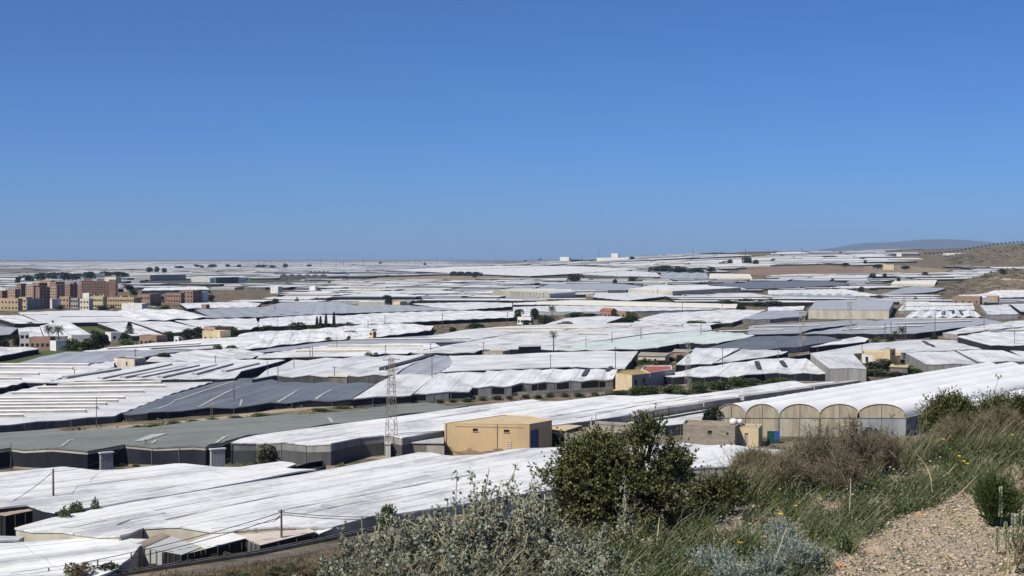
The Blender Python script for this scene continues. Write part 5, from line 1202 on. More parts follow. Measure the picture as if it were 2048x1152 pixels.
for a in ((10, 690, 30, 20, 'd'), (35, 684, 25, 16, 'd'), (145, 691, 50, 14, 'g'), (178, 690, 60, 16, 'o'), (187, 669, 14, 12, 'd'), (247, 674, 20, 10, 'd'), (255, 688, 44, 10, 'g'), (300, 687, 18, 7, 'd'), (345, 676, 40, 14, 'd'), (376, 673, 30, 20, 'd'), (396, 669, 25, 20, 'd'),
          (440, 662, 16, 12, 'd'), (466, 669, 25, 16, 'd'), (437, 698, 26, 10, 'd'), (466, 698, 34, 9, 'd'), (60, 650, 30, 8, 'd'), (105, 646, 8, 6, 'd'), (30, 778, 50, 12, 'd'), (70, 772, 50, 12, 'd'), (600, 656, 50, 13, 'd'), (532, 659, 30, 9, 'd'), (692, 652, 34, 8, 'd'), (628, 656, 40, 7, 'd'), (655, 681, 18, 8, 'd'), (697, 679, 14, 8, 'd'), (700, 665, 60, 6, 'd'), (745, 662, 30, 6, 'd'),
          (738, 713, 20, 9, 'o'), (754, 713, 18, 9, 'o'), (787, 609, 12, 8, 'o'), (595, 603, 12, 11, 'd'), (550, 604, 15, 8, 'd'), (950, 652, 34, 8, 'd'), (905, 656, 20, 5, 'd'), (995, 603, 16, 7, 'd'), (1095, 643, 45, 13, 'd'), (1052, 643, 24, 5, 'd'), (1150, 630, 40, 6, 'd'), (1180, 630, 40, 5, 'd'), (1250, 643, 60, 12, 'd'), (1265, 638, 40, 12, 'g'), (1135, 649, 30, 7, 'd'), (1118, 650, 24, 6, 'd'), (1390, 647, 50, 7, 'd'), (1430, 646, 40, 5, 'd'),
          (1150, 562, 32, 13, 'd'), (1265, 562, 20, 8, 'd'), (1230, 566, 12, 8, 'd'), (1460, 608, 50, 9, 'd'), (1490, 606, 40, 10, 'd'), (1520, 608, 44, 9, 'd'), (1550, 609, 44, 8, 'd'), (1482, 616, 20, 10, 'd'), (1600, 612, 30, 9, 'd'),
          (1240, 794, 50, 14, 'o'), (1270, 790, 50, 18, 'g'), (1302, 791, 60, 20, 'o'), (1340, 787, 60, 18, 'o'), (1400, 784, 60, 20, 'g'), (1440, 779, 60, 19, 'g'), (1476, 773, 44, 20, 'g'), (1504, 771, 34, 15, 'o'), (1540, 770, 44, 15, 'g'), (1572, 766, 40, 10, 'o'), (1225, 795, 40, 10, 'o'), (1290, 728, 40, 10, 'g'), (1320, 730, 44, 11, 'd'), (1268, 730, 34, 9, 'o'), (1340, 722, 30, 9, 'd'), (1300, 720, 34, 7, 'g'), (1362, 716, 26, 8, 'd'), (1370, 790, 50, 12, 'g'),
          (1745, 744, 44, 24, 'd'), (1772, 742, 44, 26, 'd'), (1800, 747, 54, 20, 'g'), (1755, 752, 60, 14, 'o'), (1832, 750, 60, 15, 'g'), (1700, 757, 44, 10, 'o'), (1678, 758, 50, 9, 'o'), (1728, 752, 40, 14, 'd'), (1790, 753, 50, 12, 'd'), (1870, 748, 50, 10, 'o'), (1750, 684, 26, 12, 'o'), (1870, 676, 20, 13, 'd'), (1780, 682, 16, 16, 'd'), (1720, 582, 18, 8, 'd'), (1757, 597, 16, 7, 'd'), (1830, 599, 14, 7, 'd'), (1797, 561, 10, 6, 'd'), (1745, 554, 18, 6, 'd'), (1770, 552, 10, 5, 'd'),
          (1050, 797, 24, 9, 'o'), (1075, 797, 20, 8, 'o'), (1100, 795, 24, 10, 'o'), (1130, 794, 22, 9, 'o'), (1160, 794, 26, 9, 'o'), (1190, 792, 22, 8, 'o'), (880, 806, 22, 8, 'o'), (905, 805, 20, 8, 'o'), (935, 804, 26, 9, 'o'), (965, 801, 22, 9, 'o'), (995, 800, 26, 10, 'o'), (1020, 799, 20, 8, 'o'), (860, 809, 20, 6, 'o'),
          (270, 858, 40, 8, 'o'), (310, 854, 40, 8, 'g'), (350, 851, 40, 9, 'g'), (390, 847, 40, 8, 'o'), (430, 843, 36, 8, 'g'), (475, 838, 40, 7, 'o'), (520, 832, 40, 6, 'g'), (640, 822, 44, 6, 'g'), (685, 817, 40, 5, 'o'), (150, 868, 50, 5, 'o'), (570, 925, 40, 14, 'o'), (600, 920, 30, 12, 'y'), (690, 905, 20, 8, 'y'), (240, 933, 20, 7, 'o'), (270, 933, 18, 6, 'y'), (560, 945, 26, 8, 'y'),
          (35, 565, 14, 12, 'd'), (57, 561, 24, 10, 'd'), (82, 560, 30, 13, 'd'), (104, 558, 26, 12, 'd'), (130, 560, 32, 14, 'd'), (152, 560, 26, 12, 'd'), (178, 560, 26, 16, 'd'), (213, 552, 40, 9, 'd'), (245, 553, 40, 9, 'd'), (298, 546, 16, 11, 'd'), (314, 544, 13, 11, 'd'), (329, 545, 12, 8, 'd'), (395, 534, 16, 5, 'd'), (425, 535, 22, 6, 'd'), (455, 534, 12, 5, 'd'), (478, 534, 12, 5, 'd'), (520, 535, 30, 5, 'd'), (546, 536, 14, 5, 'd'), (571, 535, 14, 8, 'd'), (405, 535, 12, 4, 'd'), (618, 533, 16, 4, 'd'), (356, 536, 26, 4, 'd'),
          (760, 528, 9, 4, 'd'), (850, 530, 9, 4, 'd'), (1050, 524, 8, 4, 'd'), (1080, 521, 8, 4, 'd'), (1330, 542, 44, 11, 'd'), (1360, 543, 50, 9, 'd'), (1395, 544, 40, 8, 'd'), (1420, 542, 26, 6, 'd'), (1310, 542, 30, 9, 'd'), (1495, 526, 22, 11, 'd'), (1460, 526, 14, 7, 'd'), (1512, 527, 18, 7, 'd'), (1264, 518, 14, 5, 'd'), (1690, 531, 16, 5, 'd'), (1755, 534, 24, 5, 'd'), (1810, 537, 20, 5, 'd'), (1730, 526, 8, 5, 'd'), (950, 553, 12, 6, 'd'), (1680, 506, 6, 3, 'd'), (1850, 548, 18, 4, 'd'), (2005, 545, 14, 6, 'd'), (180, 613, 14, 8, 'd'), (205, 616, 30, 5, 'd'), (300, 602, 24, 8, 'd'), (318, 600, 20, 12, 'd'), (330, 616, 24, 7, 'o'), (420, 598, 20, 10, 'd'), (254, 598, 30, 8, 'd'), (270, 590, 20, 8, 'd'), (260, 578, 24, 8, 'd'), (120, 614, 20, 5, 'd')):
    bush(*a)
bush(205, 692, 42, 27, 'd', 'big dark round tree beside the white houses', 'tree', 'tree')
bush(326, 726, 42, 20, 'o', 'round grey green tree beside the flat roofed cream house', 'tree', 'tree')
bush(776, 610, 20, 18, 'd', 'large dark round tree beside the yellow bungalow', 'tree', 'tree')
bush(1037, 637, 19, 17, 'd', 'round dark tree left of the white arcaded villa', 'tree', 'tree')
bush(1071, 636, 23, 18, 'd', 'round dark tree between white villa and palm', 'tree', 'tree')
bush(536, 926, 64, 40, 'o', 'grey green bush against the white greenhouse corner', 'bush', 'bush')
for x, y, w, h in ((128, 1029, 46, 18), (160, 1021, 50, 20), (190, 1013, 30, 20)): bush(x, y, w, h, 'o', 'olive grey bush beside the lone wooden pole', 'bush', 'bush', 'bushes beside the lone pole', lift=3.6)
bush(215, 1150, 64, 28, 'd', 'dark green bush behind the wire fence', 'bush', 'bush', bank=True)
bush(152, 1166, 66, 44, 'y', 'dry straw coloured bush at the wire fence', 'bush', 'bush', bank=True)
bush(768, 1086, 50, 80, 'g', 'bright green bush beside the white greenhouse corner', 'bush', 'bush')
bush(1419, 872, 46, 58, 'd', 'leafy dark tree growing behind the block hut', 'tree', 'tree')
r2 = random.Random(3)
for i in range(80):                                              # rough weeds on the bank above the road
    x = r2.uniform(330, 720); y = 1166 - max(0, x - 400) * .14 + r2.uniform(0, 26)
    bush(x, y, r2.uniform(20, 44), r2.uniform(9, 22), r2.choice('yyoyo'), 'dry weedy clump on the bank beside the road', 'weed_clump', 'weeds', 'weed clumps beside the road', bank=True)
for i in range(10):
    x = r2.uniform(250, 480); bush(x, 1148 - (x - 240) * .155 + r2.uniform(-2, 3), 22, 10, r2.choice('yod'), 'low weed clump along the channel rim', 'weed_clump', 'weeds', 'weeds along the channel', bank=True)
# dry grass of the bank beside the road
rng = np.random.default_rng(17); q = np.stack([rng.uniform(300, 780, 9000), rng.uniform(0, 70, 9000)], 1); q[:, 1] += 1152 - np.maximum(0, q[:, 0] - 400) * .17 - 8
P = np.array([at_bank(a, b) for a, b in q]); h = rng.uniform(.15, .6, len(P)); az = rng.uniform(0, 6.28, len(P))
D = np.stack([np.cos(az) * .5, np.sin(az) * .5, np.ones(len(P))], 1)
V, Q = diamonds(P, D, rng.normal(size=P.shape), h, h * .07)
tag(npmesh('bank_grass', V, Q, 'leaf_dry'), 'dry straw grass covering the road bank', 'grass', kind='stuff')
# cypresses
rng = np.random.default_rng(9)
V, Q = cloud([(0, 0, .16 + .07 * i, .5 * (1 - (i / 13) ** 2) ** .7 * .8 + .05, .5 * (1 - (i / 13) ** 2) ** .7 * .8 + .05, .09) for i in range(12)], 1500, .09, rng, 1.2)
CYP = mesh_of('crown', V, Q, 'leaf_dark')
for x, yb, h in ((634, 656, 21), (641, 656, 22), (652, 656, 27), (668, 655, 29)):
    p = at(x, yb, 2.0); s = scale_at(p); p.z -= 2; h += 2 * s; put('cypress_tree', 'slim dark cypress in the short row beside white roofs', 'cypress', 'cypress row', p, (7.5 / s, 7.5 / s, h / s), [('crown', CYP), ('trunk', TRUNKM)])
# tiered araucaria
def araucaria(px, yb, h_px):
    p = at(px, yb, 0); s = scale_at(p); H = h_px / s; root = empty('araucaria_tree', p, 'tiered araucaria tree with whorled branches', 'tree')
    MB().bar((0, 0, -.2), (0, 0, H), .22, .05, 6).build('trunk', 'bark', root)
    Vs = []; rng = np.random.default_rng(4)
    for t in range(9):
        z = H * (.18 + .8 * t / 8.5); rr = H * .36 * (1 - t / 9.5)
        for b in range(7):
            a = b * .9 + t * .4; m = 26; tt = rng.uniform(.15, 1, m)
            P = np.stack([np.cos(a) * rr * tt, np.sin(a) * rr * tt, z + .12 * rr * tt ** 2], 1) + rng.normal(size=(m, 3)) * .12
            D = np.tile([np.cos(a), np.sin(a), .4], (m, 1)) + rng.normal(size=(m, 3)) * .6
            Vs.append(diamonds(P, D, rng.normal(size=(m, 3)), np.full(m, .55), np.full(m, .13))[0])
    V = np.concatenate(Vs); npmesh('crown', V, np.arange(len(V)).reshape(-1, 4), 'leaf_dark', root)
araucaria(259, 678, 34)
# palms
def frond_mesh(mat, seed):
    rng = np.random.default_rng(seed); n = 22; V = []; Q = []
    for i in range(n):
        t = (i + .5) / n; c = np.array([t, 0, .45 * t - .62 * t * t])
        for sg in (-1, 1):
            L = .34 * math.sin(math.pi * (.12 + .85 * t)) ; d = np.array([.55, sg * .75, -.35 - .2 * t + rng.normal() * .1]); d = d / np.linalg.norm(d)
            k = len(V); V += [c, c + d * L * .5 + np.array([.022, 0, 0]), c + d * L, c + d * L * .5 - np.array([.022, 0, 0])]; Q.append([k, k + 1, k + 2, k + 3])
    for i in range(6):
        t0, t1 = i / 6, (i + 1) / 6; k = len(V)
        for t in (t0, t1): V += [np.array([t, -.012, .45 * t - .62 * t * t]), np.array([t, .012, .45 * t - .62 * t * t])]
        Q.append([k, k + 1, k + 3, k + 2])
    return mesh_of('frond', V, Q, mat)
FR = [frond_mesh('leaf_olive', 1), frond_mesh('leaf_dark', 2), frond_mesh('leaf_dry', 3)]
def palm(label, px, yb, h_px, w_px, n=26, dry=0):
    p = at(px, yb, 1.5); s = scale_at(p); H = h_px / s + 1.5; p.z -= 1.5; W_m = w_px / s / 2; root = empty('palm_tree', p, label, 'palm')
    th = H - W_m * .55
    MB().tube([(0, 0, -.2), (.06, 0, th * .35), (.02, .03, th * .7), (0, 0, th)], .24, 7, .17).build('trunk', 'bark', root)
    for i in range(n):
        o = link(bpy.data.objects.new('frond', FR[2] if i < dry else FR[i % 2]), root)
        el = -.75 + 1.75 * (i / (n - 1)) if dry == 0 else -1.1 + 2.0 * (i / (n - 1))
        o.location = (0, 0, th); o.rotation_euler = (0, -el, i * 2.4); k = W_m * rnd.uniform(.85, 1.1); o.scale = (k, k, k)
palm('stout palm of the pair by white bungalow, left one', 98, 689, 38, 28)
palm('stout palm of the pair by white bungalow, right one', 117, 689, 37, 29)
palm('palm with round crown behind the white arcaded villa', 1104, 642, 30, 21)
palm('tall lone palm with thin trunk and small ragged crown', 1107, 708, 46, 24, 18, 9)
palm('bushy palm beside the dark far wall of grey greenhouse', 1804, 682, 28, 24)
palm('short palm left of the bushy palm', 1790, 682, 20, 16)
# loose scrub on the open ground
def scrub():
    rng = np.random.default_rng(21); rr = random.Random(8); Vs = []; n = 0
    while n < 900:
        d = rr.uniform(215, 1150) if rr.random() < .8 else rr.uniform(1150, 2200); t = rr.uniform(-.38, .38); x, y = t * d, d
        if taken(x, y): continue
        n += 1; s = rr.uniform(.5, 1.6); m = 26; z = plain(x, y)
        P = np.array([x, y, z]) + rng.normal(size=(m, 3)) * np.array([s, s, s * .25]); P[:, 2] = np.maximum(P[:, 2], z - .05)
        Vs.append(diamonds(P, rng.normal(size=(m, 3)) + np.array([0, 0, .8]), rng.normal(size=(m, 3)), np.full(m, .55), np.full(m, .2))[0])
    V = np.concatenate(Vs); tag(npmesh('scrub', V, np.arange(len(V)).reshape(-1, 4), 'leaf_olive'), 'low olive scrub scattered over the open ground', 'scrub', kind='stuff'); Vs = []
    for i in range(700):                                          # low scrub of the two hills
        if i % 2: y = rr.uniform(2800, 3500); x = 880 + .28 * (y - 3000) + rr.uniform(0, 400); s = rr.uniform(2, 5)
        else: y = rr.uniform(1420, 1900); x = 440 + .28 * (y - 1550) + rr.uniform(0, 200); s = rr.uniform(1, 3)
        m = 14; z = plain(x, y)
        P = np.array([x, y, z]) + rng.normal(size=(m, 3)) * np.array([s, s, s * .2])
        Vs.append(diamonds(P, rng.normal(size=(m, 3)) + np.array([0, 0, .8]), rng.normal(size=(m, 3)), np.full(m, s * .7), np.full(m, s * .3))[0])
    V = np.concatenate(Vs); tag(npmesh('hill_scrub', V, np.arange(len(V)).reshape(-1, 4), 'hill_scrub'), 'low brownish scrub dotting the two dry hills', 'scrub', kind='stuff')
foliage('hill_scrub', (.075, .065, .042), (.12, .10, .065), .05)
scrub()
# ------------------------------------------------------------------ small things
# parked cars below the town
def car_proto():
    root = empty('parked_car', (0, 0, 0)); m = MB()
    prof = [(-2.1, .35), (2.1, .35), (2.15, .8), (1.3, .95), (-1.9, 1.0), (-2.15, .75)]
    for s in (-1,): m.add([(x, -.85, z) for x, z in prof] + [(x, .85, z) for x, z in prof], [tuple(range(6)), tuple(range(11, 5, -1))] + [(i, (i + 1) % 6, 6 + (i + 1) % 6, 6 + i) for i in range(6)])
    m.build('body', 'car_paint', root)
    cb = [(-1.7, 1.0), (1.0, .96), (.45, 1.45), (-1.2, 1.48)]
    MB().add([(x, -.75 + .12 * (z > 1.2), z) for x, z in cb] + [(x, .75 - .12 * (z > 1.2), z) for x, z in cb], [(0, 1, 2, 3), (7, 6, 5, 4)] + [(i, (i + 1) % 4, 4 + (i + 1) % 4, 4 + i) for i in range(4)]).build('cabin', 'glass_dark', root)
    for x in (-1.35, 1.35):
        for y in (-.8, .8): MB().bar((x, y - .1, .33), (x, y + .1, .33), .33, None, 10).build('wheel', 'tyre', root)
    return root
cp = car_proto(); first = True
for x, y in ((30, 616), (38, 617), (46, 616), (54, 617), (62, 616), (71, 616), (84, 615), (196, 616), (214, 617), (226, 616), (296, 614), (308, 615)):
    c = cp if first else copy_tree(cp); first = False
    c.location = at(x, y, 0); c.rotation_euler = (0, 0, rnd.uniform(-.6, .6)); tag(c, 'pale parked car on the yard below the town houses', 'car', 'cars parked below the town')
# solar panels along the crest of the scrub hill
def solar_proto():
    root = empty('solar_panel', (0, 0, 0))
    MB().add([(-3.6, -2.4, 1.2), (3.6, -2.4, 1.2), (3.6, 2.4, 4.6), (-3.6, 2.4, 4.6), (-3.6, -2.4, 1.05), (3.6, -2.4, 1.05), (3.6, 2.4, 4.45), (-3.6, 2.4, 4.45)], [(0, 1, 2, 3), (7, 6, 5, 4), (0, 4, 5, 1), (1, 5, 6, 2), (2, 6, 7, 3), (3, 7, 4, 0)]).build('panel', 'solar', root)
    MB().bar((0, 0, -1), (0, 0, 2.8), .2).build('post', 'steel', root); MB().bar((0, 0, 2.0), (0, 2.2, 4.2), .12).build('brace', 'steel', root)
    return root
sp = solar_proto()
for k in range(27):
    y = 3060 + 8 * k * .4; px = 1851 + 8 * k; x = (px - CX) / F * y
    # walk up to the crest in this direction
    best = max((plain((px - CX) / F * yy, yy) / yy, yy) for yy in range(2900, 3700, 20)); yy = best[1] - 12; x = (px - CX) / F * yy
    c = sp if k == 0 else copy_tree(sp); c.location = (x, yy, plain(x, yy) + .5); c.rotation_euler = (0, 0, .5); tag(c, 'dark tilted solar panel on the crest of the scrub hill', 'solar panel', 'solar panels on the hill crest')
bpx('crest_shed', 'long pale shed on the crest behind the solar panels', 'shed', 1896, 1990, 1996, 490.5, 493, 'white_wall', 'sheet_white', a=8)
# crates, tank and slab by the block hut
def crate(x, y, z, mt, sz=1.1):
    p = at(x, y, 0); root = empty('plastic_crate', (p.x, p.y, p.z + z), ('blue' if 'blue' in mt else 'green') + ' plastic bin in the stack beside the tunnel end wall', 'crate', ('blue' if 'blue' in mt else 'green') + ' bins by the tunnels')
    h = .75; m = MB()
    for dx, dy, a, b in ((0, -sz / 2, sz, .06), (0, sz / 2, sz, .06), (-sz / 2, 0, .06, sz), (sz / 2, 0, .06, sz)): m.box((dx, dy, h / 2), (a, b, h))
    m.build('side', mt, root); MB().box((0, 0, .06), (sz, sz, .1)).build('base', mt, root)
    r_ = MB()
    for dx, dy, a, b in ((0, -sz / 2, sz + .1, .1), (0, sz / 2, sz + .1, .1), (-sz / 2, 0, .1, sz), (sz / 2, 0, .1, sz)): r_.box((dx, dy, h - .03), (a, b, .08))
    r_.build('rim', mt, root)
for a in ((1541, 886, 0, 'plastic_green'), (1541, 886, .76, 'plastic_green'), (1552, 886, 0, 'plastic_green'), (1552, 886, .76, 'plastic_blue'), (1541, 886, 1.52, 'plastic_green'), (1552, 886, 1.52, 'plastic_blue')): crate(*a)
p = at(1436, 892, 0); o = MB().box((0, 0, .4), (3.0, 1.4, .9), .05, .96).build('white_trough', 'tank_white'); o.location = p; tag(o, 'white rectangular trough in front of the block hut', 'trough')
def tank(x, y, z, r_, h, label):
    p = at(x, y, z); root = empty('water_tank', (p.x, p.y, p.z), label, 'tank')
    MB().bar((0, 0, 0), (0, 0, h * .88), r_, r_ * .97, 14).build('drum', 'tank_white', root, True); MB().bar((0, 0, h * .88), (0, 0, h), r_ * .97, r_ * .3, 14).build('lid', 'tank_white', root)
    return root
tank(1467, 849, 3.9, .75, 1.2, 'white round water tank on the block hut roof')
tank(1480, 848, 3.7, .5, 1.0, 'small grey white drum on the annex roof')
for i, (x, y0, y1, ln) in enumerate(((1419, 866, 892, .04), (1455, 864, 890, .02), (1500, 851, 890, -.05), (1512, 846, 888, .02), (1520, 815, 888, 0))):
    p = at(x, y1, 0); H = (y1 - y0) / scale_at(p); o = MB().bar((0, 0, -.2), (ln * H, .3, H), .07, .06, 5).build('leaning_stake', 'wood_pole'); o.location = p; tag(o, 'wooden stake leaning at the block hut front', 'stake', 'stakes at the block hut')
# heap of pale plastic by the mast, dark bags by the tunnels
def heap(label, x, y, w_m, h_m, mat, n=60, name='plastic_heap'):
    p = at(x, y, 0); m = MB(); rr = random.Random(x)
    bm = bmesh.new(); bmesh.ops.create_icosphere(bm, subdivisions=3, radius=1)
    for v in bm.verts:
        k = 1 + .45 * mnoise.noise(v.co * 1.7 + Vector((x, 0, 0))) + .2 * mnoise.noise(v.co * 5); v.co = Vector((v.co.x * w_m / 2 * k, v.co.y * w_m / 3 * k, max(-.2, v.co.z * h_m * k)))
    me = bpy.data.meshes.new(name); bm.to_mesh(me); bm.free(); me.materials.append(M[mat]); o = link(bpy.data.objects.new(name, me)); o.location = p; tag(o, label, 'heap')
heap('crumpled heap of pale greenish plastic beside the mast', 745, 896, 4.5, 1.6, 'tarp_patch')
heap('dark pile of netting before the grey tunnel end', 1742, 874, 3.6, 1.9, 'net_dark')
heap('small dark pile of netting beside the last tunnel end', 1812, 872, 1.6, 1.5, 'net_dark')
heap('dark covered vehicle shape beside the yellow house', 1292, 781, 4.5, 1.6, 'net_black')
heap('pile of brown planks and rubble in the yard', 690, 904, 5, .8, 'rubble')
heap('rubble and sacks beside the black cistern', 700, 915, 4, .6, 'concrete_dark')
# ------------------------------------------------------------------ greenhouses further out
fr = random.Random(11)
lots = []
def bsp(x0, x1, y0, y1, ang, ox, oy, wmax, dmax):
    w, d = x1 - x0, y1 - y0
    if w > wmax or d > dmax:
        k = fr.uniform(.36, .64)
        if w / wmax > d / dmax: bsp(x0, x0 + w * k, y0, y1, ang, ox, oy, wmax, dmax); bsp(x0 + w * k, x1, y0, y1, ang, ox, oy, wmax, dmax)
        else: bsp(x0, x1, y0, y0 + d * k, ang, ox, oy, wmax, dmax); bsp(x0, x1, y0 + d * k, y1, ang, ox, oy, wmax, dmax)
        return
    g = fr.uniform(1.5, 4.5); g2 = fr.choice((2, 3, 4, 7, 12)); sk = fr.uniform(-.12, .12) * d
    c = [(x0 + g, y0 + g2), (x1 - g, y0 + g2 + fr.uniform(-3, 3)), (x1 - g + sk, y1 - g), (x0 + g + sk, y1 - g + fr.uniform(-3, 3))]
    co, si = math.cos(ang), math.sin(ang)
    lots.append(([(ox + x * co - y * si, oy + x * si + y * co) for x, y in c], ang))
def fill(y0, y1, wmax, dmax, size, tmin=-.40, tmax=.42):
    y = y0
    while y < y1:
        s = size; x = math.floor(tmin * (y + s) / s) * s
        while x < tmax * (y + s):
            bsp(0, s, 0, s, R(fr.uniform(-16, 16)), x, y, wmax, dmax); x += s
        y += s
fill(1020, 2400, 95, 60, 460)
fill(2400, 5000, 170, 105, 620)
fill(5000, 15000, 420, 240, 2500, -.42, .06)
def lot_ok(poly):
    cx = sum(p[0] for p in poly) / 4; cy = sum(p[1] for p in poly) / 4
    if cy < 1000: return None
    bad = 0
    for i in range(5):
        for j in range(4):
            u, v = i / 4, j / 3
            x = (poly[0][0] * (1 - u) + poly[1][0] * u) * (1 - v) + (poly[3][0] * (1 - u) + poly[2][0] * u) * v
            y = (poly[0][1] * (1 - u) + poly[1][1] * u) * (1 - v) + (poly[3][1] * (1 - u) + poly[2][1] * u) * v
            if taken(x, y): bad += 1
            if y > 2700 and x - .28 * (y - 3000) > 835 and y < 4800: return None         # scrub hill stays bare
            if 1370 < y < 2000 and x - .28 * (y - 1550) > 415: return None
            if x < -230 and 1020 < y < 1700 and x > -420: bad += 1                       # town
    return bad == 0
def shrink(poly, k):
    cx = sum(p[0] for p in poly) / 4; cy = sum(p[1] for p in poly) / 4
    return [(cx + (x - cx) * k, cy + (y - cy) * k) for x, y in poly]
good = []
for poly, ang in lots:
    cy = sum(p[1] for p in poly) / 4; cx = sum(p[0] for p in poly) / 4
    if abs(cx / cy) > .40: continue
    ok = lot_ok(poly)
    if ok is False:
        n = [(a, b) for a, b in poly]; mid = lambda p, q: ((p[0] + q[0]) / 2, (p[1] + q[1]) / 2)
        a, b, c, d = n; ab, bc, cd, da = mid(a, b), mid(b, c), mid(c, d), mid(d, a); m = mid(ab, cd)
        for sub in ([a, ab, m, da], [ab, b, bc, m], [m, bc, c, cd], [da, m, cd, d]):
            if lot_ok(sub): good.append((shrink(sub, .94), ang))
    elif ok: good.append((poly, ang))
bare = {}
pick = lambda: fr.choices(('white', 'worn', 'grey', 'dark', 'cream', 'net', 'pale'), (56, 24, 8, 4, 4, 2, 2))[0]
good.sort(key=lambda t: sum(p[1] for p in t[0]))
LOOK = {'white': 'white', 'worn': 'greyish white', 'grey': 'slate grey', 'dark': 'dark slate', 'cream': 'cream', 'net': 'green netted', 'pale': 'pale green'}
FRONT = {'net': 'dark netted', 'black': 'black screened', 'dim': 'dim grey', 'cream': 'cream', 'grey': 'pale grey'}
ind = 0; rest = {}
for poly, ang in good:
    cy = sum(p[1] for p in poly) / 4; cx = sum(p[0] for p in poly) / 4
    if fr.random() < .07: continue                                # a lot left bare
    rf = pick(); wl_ = fr.choices(('net', 'black', 'dim', 'cream', 'grey'), (42, 28, 16, 8, 6))[0]
    H = fr.uniform(2.2, 3.6); inview = abs(cx / cy) < .36
    if ind < 175 and cy < 2700 and inview:
        ind += 1
        wd_ = math.hypot(poly[1][0] - poly[0][0], poly[1][1] - poly[0][1]); sz = 'short' if wd_ < 40 else 'wide' if wd_ > 65 else 'middling'
        greenhouse('distant %s %s greenhouse roof with %s front out on the plain' % (sz, LOOK[rf], FRONT[wl_]), None, H, rf, None, 9 if cy < 1500 else 18, .3, wl_, world=poly, ang=ang, group='distant %s %s greenhouses with %s fronts' % (sz, LOOK[rf], FRONT[wl_]), noocc=True, back='dim')
        continue
    seed = (poly[0][0] * .37 + poly[0][1] * .11) % 50
    if cy < 5000: nu, nv = 4, 3
    else: nu, nv = 3, 2
    z = lambda x, y: plain(x, y)
    top = []
    for j in range(nv + 1):
        for i in range(nu + 1):
            u, v = i / nu, j / nv
            x = (poly[0][0] * (1 - u) + poly[1][0] * u) * (1 - v) + (poly[3][0] * (1 - u) + poly[2][0] * u) * v
            y = (poly[0][1] * (1 - u) + poly[1][1] * u) * (1 - v) + (poly[3][1] * (1 - u) + poly[2][1] * u) * v
            top.append((x, y, z(x, y) + H + .5 * mnoise.noise(Vector((x * .02, y * .02, seed)))))
    n = nu + 1
    rest.setdefault('roof_' + rf, MB()).add(top, [(j * n + i, j * n + i + 1, (j + 1) * n + i + 1, (j + 1) * n + i) for j in range(nv) for i in range(nu)])
    wm = WALLS[wl_][0][0]; w = rest.setdefault(wm, MB())
    ring = [top[i] for i in range(n)] + [top[j * n + nu] for j in range(1, nv + 1)] + [top[nv * n + i] for i in range(nu - 1, -1, -1)] + [top[j * n] for j in range(nv - 1, 0, -1)]
    for a, b in zip(ring, ring[1:] + ring[:1]):
        w.add([(a[0], a[1], a[2] - H - 1.2), (b[0], b[1], b[2] - H - 1.2), (b[0], b[1], b[2] - .05), (a[0], a[1], a[2] - .05)], [(0, 1, 2, 3)])
# everything beyond the nearest three hundred reads as one mass
allv, allf, mi, mats = [], [], [], []
for k, (mt, m) in enumerate(rest.items()):
    n0 = len(allv); allv += m.v; allf += [tuple(i + n0 for i in f) for f in m.f]; mi += [k] * len(m.f); mats.append(mt)
fo = npmesh('far_greenhouses', allv, allf, mats, matidx=mi)
tag(fo, 'mass of white and grey greenhouses fading out to the skyline', 'greenhouses', kind='stuff')

# ------------------------------------------------------------------ haze
hz, hn, hl, hb = nt('haze_air')
hn.remove(hb)
pv = hn.new('ShaderNodeVolumePrincipled'); pv.inputs['Density'].default_value = HAZE_D
pv.inputs['Color'].default_value = (.50, .70, 1.0, 1); pv.inputs['Anisotropy'].default_value = 0.0
hl.new(pv.outputs[0], hn['Material Output'].inputs['Volume'])
hx = MB().box((0, 20000, 215), (120000, 50500, 570)).build('haze', hz)
tag(hx, 'clear pale air over the plain', 'haze', kind='stuff')
# ------------------------------------------------------------------ foreground hillside
def hat(px, py):
    d = ray(px, py); yy = np.linspace(2.5, 60, 1200); z = hill_np(d.x * yy, yy); k = np.argmax(d.z * yy < z)
    y = yy[k] if (d.z * yy < z).any() else 60.0
    return np.array([d.x * y, y, float(hill_np(d.x * y, y))])
GXS = np.arange(-300, 2500, 20.0); GYS = np.arange(790, 1420, 12.0)
HIT = np.array([[hat(a, b) for a in GXS] for b in GYS])           # lookup of the visible slope
HY_ = HIT[:, :, 1]
def on_hill(px, py):
    """depth where a photo pixel meets the slope, vectorised"""
    i = np.clip((np.asarray(py) - GYS[0]) / 12, 0, len(GYS) - 1.001); j = np.clip((np.asarray(px) - GXS[0]) / 20, 0, len(GXS) - 1.001)
    i0 = i.astype(int); j0 = j.astype(int); fi = i - i0; fj = j - j0
    y = (HY_[i0, j0] * (1 - fj) + HY_[i0, j0 + 1] * fj) * (1 - fi) + (HY_[i0 + 1, j0] * (1 - fj) + HY_[i0 + 1, j0 + 1] * fj) * fi
    x = (np.asarray(px) - CX) / F * y
    return np.stack([x, y, hill_np(x, y)], -1)
def in_poly_np(poly, x, y):
    c = np.zeros(len(x), bool); j = len(poly) - 1
    for i in range(len(poly)):
        xi, yi = poly[i]; xj, yj = poly[j]
        c ^= ((yi > y) != (yj > y)) & (x < (xj - xi) * (y - yi) / (yj - yi + 1e-9) + xi); j = i
    return c
